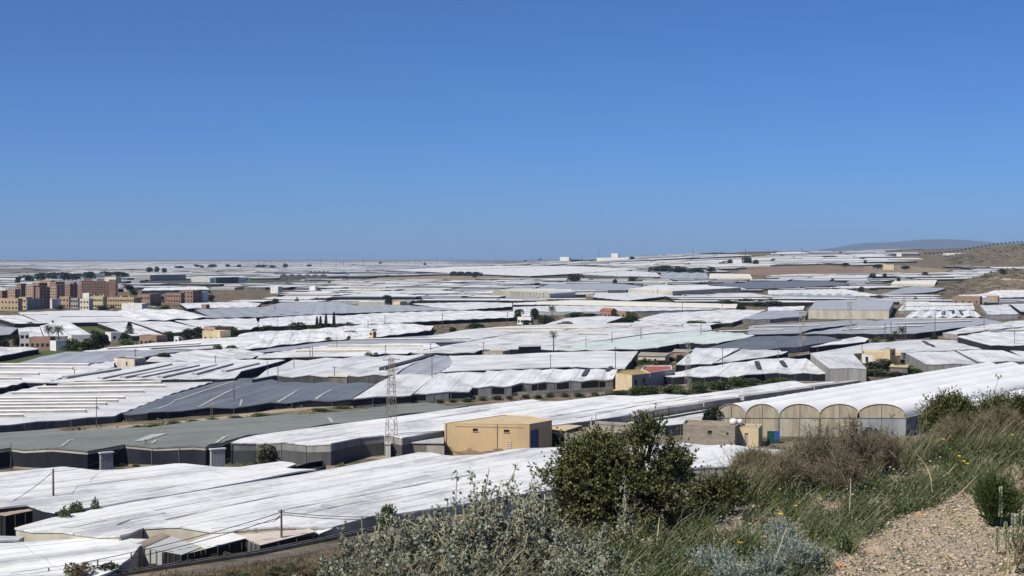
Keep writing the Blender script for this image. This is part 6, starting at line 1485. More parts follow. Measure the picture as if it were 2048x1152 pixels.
def scatter(poly, n, rng, clump=0, yfix=None):
    xs = [p[0] for p in poly]; yy = [p[1] for p in poly]; out = np.zeros((0, 2))
    while len(out) < n:
        q = np.stack([rng.uniform(min(xs), max(xs), n * 2), rng.uniform(min(yy), max(yy), n * 2)], 1)
        if clump:
            k = np.array([mnoise.noise(Vector((a * clump, b * clump * 1.6, 7.7))) for a, b in q]); q = q[rng.uniform(-.45, .45, len(q)) < k]
        out = np.concatenate([out, q[in_poly_np(poly, q[:, 0], q[:, 1])]])
    return on_hill(out[:n, 0], out[:n, 1])
def leafmat(name, c1, c2, scale=9, trans=.3, rough=.6, c3=None):
    m, n, l, b = nt(name); tc = n.new('ShaderNodeTexCoord'); t = noise_tex(n, l, tc.outputs['Object'], scale, 2)
    w = n.new('ShaderNodeTexWhiteNoise'); gm = n.new('ShaderNodeNewGeometry'); w.noise_dimensions = '1D'; l.new(gm.outputs['Random Per Island'], w.inputs['W'])
    r = ramp(n, [(.3, c1), (.7, c2)]); ad = n.new('ShaderNodeMath'); ad.operation = 'MULTIPLY_ADD'; l.new(w.outputs['Value'], ad.inputs[0]); ad.inputs[1].default_value = .45
    sb = n.new('ShaderNodeMath'); sb.operation = 'SUBTRACT'; l.new(t.outputs[0], sb.inputs[0]); sb.inputs[1].default_value = .22; l.new(sb.outputs[0], ad.inputs[2])
    l.new(ad.outputs[0], r.inputs[0]); l.new(r.outputs[0], b.inputs['Base Color']); b.inputs['Roughness'].default_value = rough; b.inputs['Specular IOR Level'].default_value = .3
    tr = n.new('ShaderNodeBsdfTranslucent'); l.new(r.outputs[0], tr.inputs[0]); mx = n.new('ShaderNodeMixShader'); mx.inputs[0].default_value = trans
    l.new(b.outputs[0], mx.inputs[1]); l.new(tr.outputs[0], mx.inputs[2]); l.new(mx.outputs[0], n['Material Output'].inputs[0])
leafmat('mastic_leaf', (.042, .055, .016), (.15, .155, .055), 7, .15)
leafmat('saltbush_leaf', (.125, .14, .10), (.28, .305, .235), 7, .12)
leafmat('wormwood_leaf', (.21, .26, .22), (.34, .39, .33), 8, .15)
leafmat('grass_blade', (.05, .072, .02), (.14, .155, .06), 5, .25)
leafmat('grass_dry', (.17, .145, .085), (.31, .27, .17), 5, .2)
leafmat('twig_brown', (.14, .115, .075), (.26, .22, .15), 6, 0)
leafmat('stalk_pale', (.40, .34, .20), (.50, .44, .29), 6, 0)
leafmat('herb_green', (.045, .075, .02), (.11, .145, .05), 6, .25)
leafmat('petal_yellow', (.75, .52, .02), (.80, .60, .04), 20, .2)
leafmat('petal_white', (.74, .72, .68), (.80, .78, .75), 20, .2)
leafmat('petal_purple', (.10, .03, .10), (.16, .06, .20), 20, .2)
leafmat('spike_cream', (.45, .47, .30), (.56, .56, .40), 20, .2)
simple('pebble', (.54, .43, .305), (.35, .27, .19), 14, .9, lo=.4, hi=.6)
simple('pebble_grey', (.13, .11, .10), (.42, .37, .32), 14, .9)
simple('rock', (.38, .29, .20), (.27, .21, .155), 9, .9, bump=.5)
simple('rock_orange', (.50, .27, .12), (.38, .21, .11), 12, .9, bump=.4)
FGR = np.random.default_rng(77)
def sprigs(P0, D, Ln, k, leaf, wid, rng, ang=.9, droop=0.0):
    """k leaves set spirally along each sprig"""
    n = len(P0); t = (np.arange(k)[None, :] + rng.uniform(0, 1, (n, k))) / k
    D = unit(D); P = P0[:, None, :] + D[:, None, :] * (Ln[:, None] * t)[:, :, None]
    pr = unit(rng.normal(size=(n, k, 3))); dl = unit(D[:, None, :] * math.cos(ang) + pr * math.sin(ang) + np.array([0, 0, -droop]))
    P = P.reshape(-1, 3); dl = dl.reshape(-1, 3)
    return diamonds(P, dl, rng.normal(size=P.shape), rng.uniform(.65, 1.25, len(P)) * leaf, rng.uniform(.75, 1.2, len(P)) * wid)
def blades(P, h, lean, wid, rng, seg=3, bend=.5):
    """tapered bent ribbons"""
    n = len(P); az = rng.uniform(0, 6.283, n); d = np.stack([np.cos(az), np.sin(az), np.zeros(n)], 1); sd = np.stack([-np.sin(az + .8), np.cos(az + .8), np.zeros(n)], 1)
    V = []; ts = np.linspace(0, 1, seg + 1)
    for t in ts:
        c = P + np.array([0, 0, 1]) * (h * (t - .18 * bend * t * t))[:, None] + d * (h * lean * (t ** 1.8))[:, None]
        w = wid * (1 - t) ** .7 + .0006
        V += [c - sd * w, c + sd * w]
    V = np.stack(V, 1); m = 2 * (seg + 1); base = np.arange(n)[:, None] * m
    Q = np.concatenate([base + np.array([[2 * s, 2 * s + 1, 2 * s + 3, 2 * s + 2]]) for s in range(seg)])
    return V.reshape(-1, 3), Q
def ribbons(A, B, wa, wb, rng):
    """thin twigs from A to B as crossed strips"""
    D = unit(B - A); S = unit(np.cross(D, rng.normal(size=A.shape))); T2 = np.cross(D, S); wa = np.broadcast_to(np.asarray(wa), (len(A),))[:, None]; wb = np.broadcast_to(np.asarray(wb), (len(A),))[:, None]
    V = np.concatenate([np.stack([A - s * wa, A + s * wa, B + s * wb, B - s * wb], 1).reshape(-1, 3) for s in (S, T2)])
    return V, np.arange(len(V)).reshape(-1, 4)
def part(name, VQ, mat, root):
    V, Q = VQ; return npmesh(name, np.asarray(V) - np.array(root.location), Q, mat, root)
def cat2(*vq):
    V = []; Q = []; n = 0
    for v, q in vq: V.append(v); Q.append(q + n); n += len(v)
    return np.concatenate(V), np.concatenate(Q)

# --- dark green mastic bush
def lobe_bush(label, name, base_px, y_extra, lobes_px, nsprig, leaf, wid, mat, twigmat, seed, k=11, sl=(.05, .12), cat='bush', depth=1.0, up=.5, ang=.9):
    rng = np.random.default_rng(seed); b = hat(*base_px); b[1] += y_extra; d = b[1]; s = F / d
    root = empty(name, tuple(b), label, cat)
    L = np.array([((x - CX) / s, d + dz * rx / s, -(y - HOR) / s, rx / s, rx / s * depth, ry / s) for x, y, rx, ry, dz in lobes_px])
    w = L[:, 3] * L[:, 5]; kk = rng.choice(len(L), nsprig, p=w / w.sum()); dr = unit(rng.normal(size=(nsprig, 3)))
    dr[:, 2] = np.where((dr[:, 2] < -.5), -dr[:, 2], dr[:, 2])
    r = rng.uniform(.45, 1.0, (nsprig, 1)) ** .5
    # clumps: drop sprigs where a noise field says gap
    P0 = L[kk, :3] + dr * L[kk, 3:] * r * .92
    keep = np.array([mnoise.noise(Vector(p) * 6.0) > -.12 for p in P0]); P0, dr = P0[keep], dr[keep]
    D = unit(dr + rng.normal(size=P0.shape) * .55 + np.array([0, 0, up])); Ln = rng.uniform(*sl, len(P0)) * rng.choice([1, 1, 1, 1.6], len(P0))
    part('foliage', sprigs(P0, D, Ln, k, leaf, wid, rng, ang), mat, root)
    A = np.tile(b, (len(P0), 1)) * .25 + P0 * .75 - np.array([0, 0, .03]); sel = rng.uniform(size=len(P0)) < .35
    mid = ribbons(A[sel], P0[sel] + D[sel] * Ln[sel][:, None], .0025, .001, rng)
    B = L[:, :3]; stems = ribbons(np.tile(b, (len(B), 1)) + rng.normal(size=B.shape) * .02, B, .016, .006, rng)
    part('branches', cat2(mid, stems), twigmat, root)
    return root
lobe_bush('dense dark green mastic bush on the crest of the slope', 'mastic_bush', (1240, 1072), .15,
    [(1195, 960, 70, 66, 0), (1290, 915, 48, 44, .1), (1300, 875, 30, 26, 0), (1245, 925, 44, 36, -.2), (1130, 1010, 56, 46, 0), (1345, 935, 30, 28, 0), (1260, 1000, 92, 54, -.3), (1350, 970, 34, 26, 0), (1090, 1035, 32, 32, 0), (1170, 1045, 70, 34, -.4), (1305, 1020, 70, 40, -.2), (1165, 925, 36, 30, .3), (1200, 905, 28, 24, .2), (1110, 965, 26, 20, .2)],
    5400, .019, .0062, 'mastic_leaf', 'bark', 11, sl=(.035, .115))
lobe_bush('dark shrub standing before the shaded tunnel end', 'dark_shrub', (1910, 905), .6, [(1905, 840, 46, 34, 0), (1880, 850, 26, 24, 0), (1935, 850, 30, 30, 0), (1925, 875, 34, 34, 0), (1900, 825, 30, 18, 0)], 2200, .022, .006, 'mastic_leaf', 'bark', 12)
lobe_bush('dark green shrubs along the crest at the right', 'dark_shrub', (2010, 880), .8, [(1985, 828, 30, 24, 0), (2020, 822, 36, 26, 0), (2055, 826, 40, 30, 0), (2005, 845, 50, 24, 0), (2100, 820, 50, 40, 0), (2150, 830, 50, 40, 0)], 2000, .02, .006, 'mastic_leaf', 'bark', 13)
lobe_bush('leafy grey green shrub beside the mastic bush', 'green_shrub', (1420, 1040), .1, [(1430, 1008, 34, 30, 0), (1465, 985, 28, 20, .3), (1395, 1012, 30, 30, 0)], 700, .017, .006, 'mastic_leaf', 'bark', 14)
# --- silvery saltbushes
def saltbush(label, base_px, tips, seed, nst=120, spread=.10, y_extra=0.0, leaf=.021, wid=.0068, mat='saltbush_leaf', stem='stalk_pale', name='saltbush', k=24):
    """tips: outline points in the photo that the stems reach up to"""
    rng = np.random.default_rng(seed); b = hat(*base_px); b[1] += y_extra; b[2] = float(hill_np(b[0], b[1])); d = b[1]; s = F / d
    root = empty(name, tuple(b), label, 'shrub')
    T = np.array([((x - CX) / s, d, -(y - HOR) / s) for x, y in tips]); SV = []; LV = []
    for i in range(nst):
        t = T[rng.integers(len(T))] + np.array([rng.normal() * spread * .8, rng.normal() * spread * 2.0, 0]); hgt = t[2] - b[2]
        t[2] = b[2] + hgt * rng.choice([rng.uniform(.3, .85), rng.uniform(.6, 1.12)])
        base = b + np.array([(t[0] - b[0]) * .55 + rng.normal() * .06, (t[1] - b[1]) * .5 + rng.normal() * .05, 0]); base[2] = float(hill_np(base[0], base[1])) - .02
        mid = (base + t) / 2 + rng.normal(size=3) * .04; pts = [base, mid, t]
        u = np.linspace(0, 1, 7)[:, None]; C = (1 - u) ** 2 * pts[0] + 2 * u * (1 - u) * pts[1] + u * u * pts[2]
        SV.append((C[:-1], C[1:]))
        n = k; q = rng.uniform(.12, 1.0, n)[:, None]; Pp = (1 - q) ** 2 * pts[0] + 2 * q * (1 - q) * pts[1] + q * q * pts[2]
        side = unit(rng.normal(size=(n, 3)) + np.array([0, 0, .5])); LV.append((Pp, side, rng.uniform(.02, .075, n) * (1.15 - q[:, 0] * .7)))
    A = np.concatenate([a for a, _ in SV]); B = np.concatenate([c for _, c in SV]); st = ribbons(A, B, .0028, .0022, rng)
    P0 = np.concatenate([x for x, _, _ in LV]); D = np.concatenate([x for _, x, _ in LV]); Ln = np.concatenate([x for _, _, x in LV])
    tw = ribbons(P0, P0 + D * Ln[:, None], .0012, .0008, rng)
    part('stems', cat2(st, tw), stem, root); part('leaves', sprigs(P0, D, Ln, 4, leaf, wid, rng, 1.0), mat, root)
    return root
saltbush('broad silvery saltbush filling the lower foreground slope', (920, 1165), [(840, 1050), (870, 1030), (900, 1015), (935, 985), (960, 975), (990, 955), (1010, 950), (1040, 965), (1060, 985)], 31, 95)
saltbush('ragged silvery saltbush at the left end of the foreground', (760, 1176), [(690, 1065), (715, 1062), (740, 1058), (765, 1064), (800, 1066), (830, 1060), (850, 1030)], 32, 62)
saltbush('silvery saltbush growing against the mastic bush', (1080, 1150), [(1040, 1000), (1070, 990), (1090, 985), (1110, 1010), (1130, 1030), (1160, 1040), (1190, 1060)], 33, 62)
saltbush('low silvery saltbush in front of the mastic shade', (1180, 1180), [(1130, 1090), (1170, 1080), (1210, 1095), (1240, 1100), (1100, 1085)], 34, 45)
saltbush('silvery saltbush spray below the frame edge of the slope', (880, 1210), [(780, 1110), (840, 1095), (900, 1090), (960, 1095), (1020, 1090)], 35, 65)
saltbush('single tall saltbush sprig crossing the mastic bush', (1250, 1110), [(1243, 930), (1246, 960), (1255, 990)], 36, 4, .02)
saltbush('small saltbush tuft above the road bank', (690, 1200), [(670, 1110), (700, 1100), (720, 1100), (650, 1130)], 37, 40)
# --- feathery blue grey wormwood clumps
for i, (x, y, r_) in enumerate(((1430, 1138, 38), (1560, 1100, 28), (1598, 1122, 32), (1535, 1150, 30), (1470, 1165, 36), (1562, 1066, 18))):
    lobe_bush('feathery blue grey wormwood clump in the grass', 'wormwood', (x, y + 26), 0, [(x, y, r_, r_ * .7, 0), (x - r_ * .5, y + 10, r_ * .6, r_ * .5, 0), (x + r_ * .5, y + 8, r_ * .6, r_ * .5, 0)], 260, .013, .0026, 'wormwood_leaf', 'wormwood_leaf', 50 + i, k=16, sl=(.03, .08), cat='plant', ang=.8)['group'] = 'wormwood clumps'
# --- dry brown shrubs
def dry_shrub(label, base_px, w_px, h_px, seed, n=420, mat='twig_brown', y_extra=0.2, group=None):
    rng = np.random.default_rng(seed); b = hat(*base_px); b[1] += y_extra; b[2] = float(hill_np(b[0], b[1])); s = F / b[1]; Wm, Hm = w_px / s / 2, h_px / s
    root = empty('dry_shrub', tuple(b), label, 'shrub', group)
    az = rng.uniform(0, 6.28, n); q = rng.uniform(0, 1, n) ** .6
    tip = b + np.stack([np.cos(az) * q * Wm, np.sin(az) * q * Wm * .8, Hm * rng.uniform(.45, 1.0, n) * (1 - .45 * q ** 2)], 1)
    bs = b + np.stack([np.cos(az) * q * Wm * .35, np.sin(az) * q * Wm * .3, np.zeros(n)], 1); md = (tip + bs) / 2 + rng.normal(size=(n, 3)) * .03
    S = [ribbons(bs, md, .0028, .002, rng), ribbons(md, tip, .002, .0012, rng)]
    for lvl, (ln, m) in enumerate(((.10, 7), (.05, 14))):
        t = rng.uniform(.15, 1, (n, m, 1)); A = (md[:, None] * (1 - t) + tip[:, None] * t).reshape(-1, 3); D = unit(rng.normal(size=A.shape) + np.array([0, 0, .6]))
        S.append(ribbons(A, A + D * (rng.uniform(.3, 1, len(A)) * ln)[:, None], .0013, .0008, rng))
    part('twigs', cat2(*S), mat, root)
    t = rng.uniform(.4, 1, (n, 6, 1)); A = (md[:, None] * (1 - t) + tip[:, None] * t).reshape(-1, 3) + rng.normal(size=(n * 6, 3)) * .03
    part('leaves', diamonds(A, rng.normal(size=A.shape), rng.normal(size=A.shape), np.full(len(A), .009), np.full(len(A), .0028)), 'grass_dry', root)
DG = 'dry brown shrubs on the slope'
for i, (x, y, w, h) in enumerate(((1640, 985, 120, 105), (1715, 975, 120, 112), (1590, 1000, 80, 60), (1690, 1005, 110, 70), (1775, 955, 100, 75))):
    dry_shrub(['brown dry twiggy shrub standing left before the tan tunnel ends', 'tallest brown dry twiggy shrub on the slope', 'low brown twiggy shrub beside the leafy green shrub', 'brown twiggy shrub behind the purple vetch flowers', 'brown twiggy shrub below the grey tunnel end'][i], (x, y), w, h * 1.35, 60 + i, 130, group=DG)
for i, (x, y, w, h) in enumerate(((1540, 985, 110, 60), (1620, 960, 80, 45), (1960, 905, 110, 70), (2040, 900, 110, 80))):
    dry_shrub('pale straw tinted scrub shrub along the slope crest', (x, y), w, h, 70 + i, 300, 'grass_dry', .5, 'pale scrub along the crest')
# --- grass and herbs (uncountable)
def grass(name, label, sets):
    vs = []
    for poly, n, h0, h1, wd, lean, clump in sets:
        P = scatter(poly, n, FGR, clump); h = FGR.uniform(h0, h1, n) * FGR.choice([.6, 1, 1, 1.4], n)
        vs.append(blades(P - np.array([0, 0, .01]), h, lean, wd, FGR))
    return vs
G_MAIN = [(1040, 1160), (1100, 1090), (1300, 1055), (1420, 1000), (1520, 965), (1680, 930), (1850, 905), (2060, 880), (2250, 880), (2250, 930), (2060, 915), (1960, 960), (1880, 1010), (1800, 1040), (1720, 1090), (1660, 1150), (1640, 1230), (1040, 1230)]
G_LEFT = [(640, 1240), (660, 1150), (760, 1135), (900, 1120), (1100, 1100), (1130, 1240)]
G_BACK = [(1380, 1010), (1500, 972), (1640, 940), (1800, 908), (2048, 872), (2250, 860), (2250, 890), (2048, 905), (1850, 935), (1640, 975), (1460, 1020)]
G_RIGHT = [(1860, 1000), (1960, 940), (2060, 895), (2260, 880), (2260, 1060), (2080, 1040), (2000, 1000), (1930, 990), (1880, 1015)]
gr = grass('grass', '', [(G_RIGHT, 1500, .04, .14, .0022, .6, .03), (G_MAIN, 11000, .035, .12, .0024, .4, .02), (G_LEFT, 1500, .06, .2, .0022, .5, .02), (G_BACK, 3500, .06, .18, .0022, .5, .015)])
tb = scatter(G_MAIN, 70, FGR, 0); tb = np.concatenate([tb, scatter(G_BACK, 40, FGR, 0), scatter(G_RIGHT, 10, FGR, 0)]); P = np.repeat(tb, 42, 0) + FGR.normal(size=(len(tb) * 42, 3)) * np.array([.022, .022, 0])
gr.append(blades(P, FGR.uniform(.05, .16, len(P)), .6, .003, FGR, 4, .9))
V, Q = cat2(*gr); tag(npmesh('green_grass', V, Q, 'grass_blade'), 'green grass blades covering the slope', 'grass', kind='stuff')
gr = grass('grass', '', [(G_RIGHT, 900, .05, .16, .0015, .8, .03), (G_MAIN, 3400, .05, .18, .0015, .8, .02), (G_LEFT, 2200, .06, .22, .0016, .8, 0), (G_BACK, 3600, .08, .26, .0015, .6, .015)])
V, Q = cat2(*gr); tag(npmesh('dry_grass', V, Q, 'grass_dry'), 'straw coloured dry grass among the green', 'grass', kind='stuff')
P = scatter(G_MAIN, 8500, FGR, .02); D = unit(FGR.normal(size=P.shape) * .6 + np.array([0, 0, 1])); V, Q = sprigs(P, D, FGR.uniform(.03, .12, len(P)), 9, .02, .0042, FGR, 1.0)
P2 = scatter(G_BACK, 3000, FGR, .02); D2 = unit(FGR.normal(size=P2.shape) * .6 + np.array([0, 0, 1])); V2 = sprigs(P2, D2, FGR.uniform(.05, .16, len(P2)), 9, .02, .004, FGR, 1.0)
P3 = np.concatenate([scatter(G_LEFT, 2600, FGR, 0), scatter(G_RIGHT, 900, FGR, .03)]); V3 = sprigs(P3, unit(FGR.normal(size=P3.shape) * .6 + np.array([0, 0, 1])), FGR.uniform(.03, .12, len(P3)), 9, .018, .004, FGR, 1.0)
P4 = scatter(G_MAIN, 2600, FGR, .03); V4 = sprigs(P4, unit(FGR.normal(size=P4.shape) * .6 + np.array([0, 0, 1])), FGR.uniform(.04, .14, len(P4)), 9, .014, .004, FGR, 1.0)
tag(npmesh('grey_herbs', *V4, 'saltbush_leaf'), 'small grey leaved herbs mixed into the grass', 'herbs', kind='stuff')
V, Q = cat2((V, Q), V2, V3); tag(npmesh('ground_herbs', V, Q, 'herb_green'), 'low leafy herbs mixed into the grass', 'herbs', kind='stuff')
# --- slope below the crest, mostly hidden
rng = np.random.default_rng(44); n = 1500; yy = rng.uniform(45, 120, n); xx = yy * rng.uniform(-.42, .42, n); P = np.stack([xx, yy, hill_np(xx, yy)], 1); ok = P[:, 2] > -35.5; P = P[ok]
Vs = []
for p in P:
    m = 16; s = rng.uniform(.10, .26); c = p + rng.normal(size=(m, 3)) * np.array([s, s, s * .4]) + np.array([0, 0, s * .3]); Vs.append(diamonds(c, rng.normal(size=(m, 3)) + np.array([0, 0, .8]), rng.normal(size=(m, 3)), np.full(m, s * .5), np.full(m, s * .13))[0])
V = np.concatenate(Vs); tag(npmesh('slope_scrub', V, np.arange(len(V)).reshape(-1, 4), 'leaf_olive'), 'low scrub dotting the slope below the crest', 'scrub', kind='stuff')
# --- gravel and stones
ico = np.array([(0, 0, 1), (.9, 0, .3), (.28, .85, .3), (-.72, .53, .3), (-.72, -.53, .3), (.28, -.85, .3), (0, 0, -.8)], float); icf = np.array([(0, 1, 2), (0, 2, 3), (0, 3, 4), (0, 4, 5), (0, 5, 1), (6, 2, 1), (6, 3, 2), (6, 4, 3), (6, 5, 4), (6, 1, 5)])
def pebbles(poly, n, s0, s1, mat, label, name):
    P = scatter(poly, n, FGR, 0); s = s0 + (s1 - s0) * FGR.uniform(0, 1, n) ** 5; a = FGR.uniform(0, 6.28, n); co, si = np.cos(a), np.sin(a)
    sh = ico[None] * (s[:, None, None] * FGR.uniform(.6, 1.3, (n, 1, 3)) * np.array([1, 1, .6])) * FGR.uniform(.8, 1.2, (n, 7, 1))
    X = sh[:, :, 0] * co[:, None] - sh[:, :, 1] * si[:, None]; Y = sh[:, :, 0] * si[:, None] + sh[:, :, 1] * co[:, None]
    V = np.stack([X, Y, sh[:, :, 2]], -1) + P[:, None, :] + np.array([0, 0, .1]) * s[:, None, None]
    Q = (np.arange(n)[:, None, None] * 7 + icf[None]).reshape(-1, 3)
    tag(npmesh(name, V.reshape(-1, 3), Q, mat), label, 'gravel', kind='stuff')
PATH = [(1640, 1240), (1655, 1140), (1720, 1075), (1800, 1035), (1880, 1000), (1960, 945), (2060, 900), (2300, 880), (2300, 1240)]
pebbles(PATH, 11000, .0035, .019, 'pebble', 'tan gravel strewn over the bare path', 'gravel')
pebbles(PATH, 8500, .0035, .02, 'pebble_grey', 'greyish gravel strewn over the bare path', 'grey_gravel')
pebbles(G_MAIN, 3000, .004, .016, 'pebble', 'stray pebbles between the grass', 'stray_pebbles')
P = scatter(PATH, 260, FGR, 0); D = FGR.normal(size=P.shape) * np.array([1, 1, .12]); D = unit(D) * FGR.uniform(.02, .12, (len(P), 1))
tag(npmesh('dry_litter', *ribbons(P + np.array([0, 0, .006]), P + D + np.array([0, 0, .01]), .002, .001, FGR), 'stalk_pale'), 'dry twigs and straw littering the gravel', 'litter', kind='stuff')
P = scatter(PATH, 900, FGR, .03); tag(npmesh('path_weeds', *sprigs(P, unit(FGR.normal(size=P.shape) * .7 + np.array([0, 0, 1])), FGR.uniform(.01, .05, len(P)), 7, .013, .003, FGR, 1.0), 'herb_green'), 'small weeds breaking through the gravel', 'weeds', kind='stuff')
def stone(label, x, y, w_px, flat, mat, seed, group=None):
    b = hat(x, y); s = F / b[1]; r_ = w_px / s / 2
    bm = bmesh.new(); bmesh.ops.create_icosphere(bm, subdivisions=3, radius=1)
    for v in bm.verts:
        k = 1 + .35 * mnoise.noise(v.co * 1.2 + Vector((seed, 0, 0))) + .12 * mnoise.noise(v.co * 4 + Vector((0, seed, 0)))
        v.co = Vector((round(v.co.x * k * 3.5) / 3.5 * .4 + v.co.x * k * .6, v.co.y * k * .8, v.co.z * k * flat)) * r_
    me = bpy.data.meshes.new('stone'); bm.to_mesh(me); bm.free(); me.materials.append(M[mat]); o = link(bpy.data.objects.new('stone', me)); o.location = (b[0], b[1], b[2] + r_ * flat * .25); o.rotation_euler = (0, 0, seed); tag(o, label, 'stone', group)
stone('broad flat tan stone lying in the gravel', 1758, 1106, 66, .28, 'rock', 1.0)
stone('grey flat stone at the upper edge of the gravel', 1860, 1076, 34, .4, 'rock', 2.2)
stone('rust orange stone casting a shadow on the gravel', 1678, 1136, 24, .7, 'rock_orange', 3.1)
stone('small orange stone at the grass edge', 1839, 1031, 14, .8, 'rock_orange', 4.7)
stone('orange stone among the herbs below the crest', 1978, 912, 16, .9, 'rock_orange', 5.4)
stone('grey pebble stone beside the grass tuft', 1745, 1058, 20, .5, 'rock', 6.6)
for i, (x, y, w) in enumerate(((1800, 1130, 18), (1910, 1120, 16), (1960, 1140, 20), (1700, 1100, 14), (1880, 1140, 14), (2030, 1110, 18), (1940, 1085, 14), (1820, 1090, 13), (2010, 1000, 18), (2035, 960, 20))): stone('small tan stone lying loose in the gravel', x, y, w, .6, 'rock', 7 + i * 1.3, 'small stones in the gravel')
# --- the same cover goes on beyond both sides of the view
def side_cover(x0, x1, y0, y1, n):
    x = FGR.uniform(x0, x1, n); y = FGR.uniform(y0, y1, n); k = np.array([mnoise.noise(Vector((a * .5, b * .5, 2.0))) for a, b in zip(x, y)]); ok = (np.abs(x / y) > .38) & (FGR.uniform(-.5, .5, n) < k + .1)
    return np.stack([x, y, hill_np(x, y)], 1)[ok]
P = np.concatenate([side_cover(2.4, 9, 3, 15, 9000), side_cover(-9, -1.5, 3, 12, 5000)])
V, Q = cat2(blades(P, FGR.uniform(.05, .16, len(P)), .5, .0024, FGR)); tag(npmesh('side_grass', V, Q, 'grass_blade'), 'grass continuing over the slope beside the path', 'grass', kind='stuff')
P = np.concatenate([side_cover(2.4, 9, 3, 15, 5000), side_cover(-9, -1.5, 3, 12, 3000)])
tag(npmesh('side_herbs', *sprigs(P, unit(FGR.normal(size=P.shape) * .6 + np.array([0, 0, 1])), FGR.uniform(.03, .14, len(P)), 9, .02, .004, FGR, 1.0), 'herb_green'), 'herbs continuing over the slope beside the path', 'herbs', kind='stuff')
# --- flowers, stalks and spikes
def flower(label, x, y, mat, r_, n, group, name, stem_px=26):
    b = hat(x, y + stem_px); s = F / b[1]; h = stem_px / s; root = empty(name, tuple(b), label, 'flower', group)
    MB().tube([(0, 0, -.02), (.01, 0, h * .5), (0, 0, h)], .002, 4).build('stem', 'herb_green', root)
    rng = np.random.default_rng(int(x * 3 + y)); a = np.arange(n) / n * 6.283
    D = np.stack([np.cos(a), np.sin(a), np.full(n, .35)], 1); P = np.tile([0, 0, h], (n, 1)).astype(float)
    V, Q = diamonds(P, D + np.array([0, -.5, 0]), np.tile([0, -.6, 1.0], (n, 1)), np.full(n, r_), np.full(n, r_ * .26)); npmesh('petals', V, Q, mat, root)
    MB().bar((0, -.002, h - .004), (0, -.004, h + .004), r_ * .28, None, 7).build('flower_centre', 'petal_yellow' if 'white' in mat else mat, root)
YG, WG, PG = 'yellow daisies in the grass', 'small white flowers in the grass', 'purple flowers in the grass'
for x, y in ((1590, 1014), (1927, 924), (1918, 914), (2025, 872), (1934, 930), (1560, 1030), (1480, 1090), (1886, 880)): flower('yellow daisy flower standing in the grass of the slope', x, y, 'petal_yellow', .017, 11, YG, 'yellow_daisy')
for x, y in ((1658, 957), (1660, 950), (1728, 948), (1731, 975), (1770, 946), (1780, 935), (1787, 940), (1786, 928), (1762, 930), (1812, 948), (1800, 884), (1770, 890), (1900, 900), (1880, 915), (1836, 920), (1705, 990), (1640, 1000), (1560, 980), (1500, 1050), (1530, 1075), (1440, 1080), (1850, 905), (1860, 925)): flower('tiny white flower on a thin stem on the slope', x, y, 'petal_white', .012, 6, WG, 'white_flower', 20)
for x, y in ((1812, 933), (1685, 966), (1690, 975), (1698, 970), (1750, 955), (1742, 992), (1761, 1000), (1692, 992), (1700, 962), (1820, 962)): flower('small purple vetch flower in the grass of the slope', x, y, 'petal_purple', .016, 7, PG, 'purple_flower', 18)
def spike(x, y0, y1):
    b = hat(x, y1); s = F / b[1]; h = (y1 - y0) / s; root = empty('flower_spike', tuple(b), 'upright cream flower spike beside the green herb', 'flower', 'cream flower spikes')
    MB().tube([(0, 0, -.03), (.005, 0, h)], .003, 4, .0015).build('stem', 'herb_green', root)
    rng = np.random.default_rng(int(x)); n = 260; z = h * rng.uniform(.3, 1, n); a = rng.uniform(0, 6.28, n); q = .012 * (1.15 - z / h)
    P = np.stack([np.cos(a) * q * .5, np.sin(a) * q * .5, z], 1); D = np.stack([np.cos(a), np.sin(a), np.full(n, .5)], 1); V, Q = diamonds(P, D, rng.normal(size=P.shape), np.full(n, .011), np.full(n, .004)); npmesh('florets', V, Q, 'spike_cream', root)
for a in ((2001, 975, 1060), (2011, 1045, 1100), (2026, 1030, 1100), (2033, 1032, 1110), (1704, 890, 935), (1994, 1055, 1110)): spike(*a)
lobe_bush('bright green upright herb at the gravel edge', 'green_herb', (1985, 1055), 0, [(1985, 1020, 36, 34, 0), (1960, 1030, 24, 24, 0), (2015, 1025, 28, 30, 0), (1990, 995, 26, 24, 0)], 900, .022, .0026, 'herb_green', 'herb_green', 91, k=12, sl=(.05, .12), cat='plant', up=1.2, ang=.5)
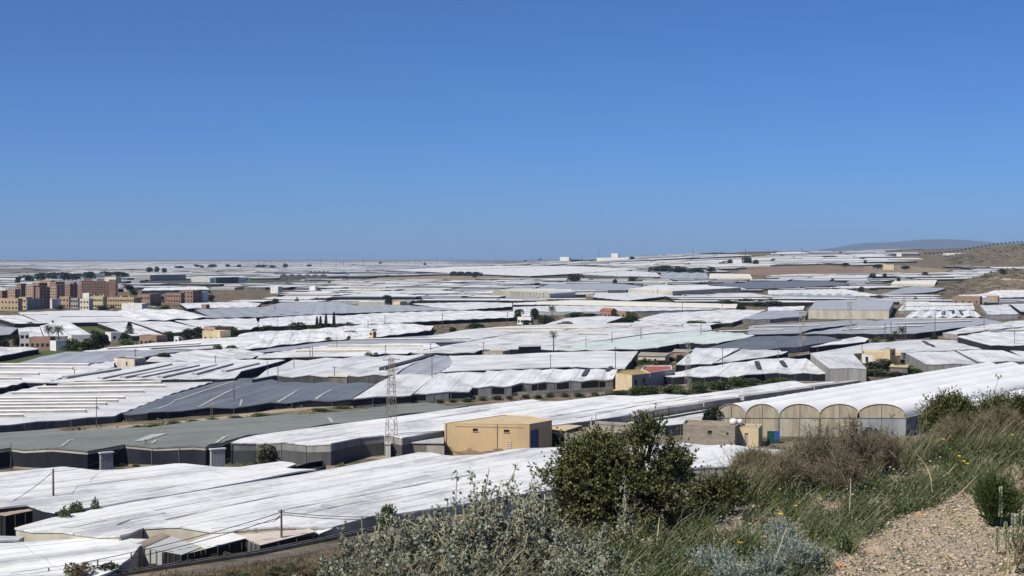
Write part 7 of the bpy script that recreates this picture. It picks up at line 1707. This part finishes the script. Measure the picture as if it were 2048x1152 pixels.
lobe_bush('small green herb at the lower right corner', 'green_herb', (2020, 1150), 0, [(2020, 1118, 30, 30, 0), (2045, 1110, 28, 34, 0)], 260, .02, .0024, 'herb_green', 'stalk_pale', 92, k=8, sl=(.06, .14), cat='plant', up=1.2, ang=.5)
def stalk(pts, r_, label='bent pale dry stalk sticking out of the saltbush', group='dry stalks', y_extra=0.0, head=None, mat='stalk_pale'):
    b = hat(*pts[0]); d = b[1] + y_extra; s = F / d; L = [((x - CX) / s, d + .03 * i, -(y - HOR) / s) for i, (x, y) in enumerate(pts)]
    root = empty('dry_stalk', L[0], label, 'stalk', group); o = L[0]; L = [tuple(p[k] - o[k] for k in range(3)) for p in L]
    MB().tube(L, r_, 5, r_ * .4).build('stem', mat, root)
    if head:
        bm = MB(); e = L[-1]
        for dx, dz in ((0, 0), (.02, .012), (-.018, .02)): bm.bar((e[0] + dx, e[1], e[2] + dz - .01), (e[0] + dx, e[1], e[2] + dz + .012), head, head * .5, 7)
        bm.build('seed_head', 'twig_brown', root)
for pts in ([(1085, 1160), (1087, 1100), (1092, 1050), (1096, 1034)], [(905, 1160), (880, 1095), (850, 1065), (805, 1046)], [(880, 1112), (893, 1090), (907, 1050), (910, 1030)], [(975, 1160), (960, 1120), (940, 1080)], [(1250, 1090), (1252, 1040), (1254, 1000)], [(1312, 1110), (1318, 1070), (1322, 1040)],
            [(1868, 1000), (1867, 960), (1860, 935), (1842, 912)], [(1866, 970), (1905, 945), (1920, 930)], [(1870, 965), (1900, 948), (1935, 958)], [(1905, 1005), (1930, 985), (1965, 952)], [(1530, 1160), (1560, 1110), (1580, 1060)], [(1400, 1010), (1380, 990), (1360, 975)], [(1700, 1050), (1705, 990), (1708, 960)]):
    stalk(pts, .0045)
for pts in ([(1858, 905), (1857, 850), (1857, 797)], [(1840, 905), (1843, 860), (1841, 822)], [(1812, 915), (1815, 880), (1818, 838)], [(1789, 915), (1788, 860), (1788, 835)], [(1470, 985), (1460, 920), (1446, 895)], [(1466, 985), (1464, 930), (1466, 890)], [(1998, 900), (1985, 820), (2003, 757)]):
    stalk(pts, .0035, 'thin dark dry thistle stalk rising above the crest', 'thistle stalks', .2, .010, 'twig_brown')
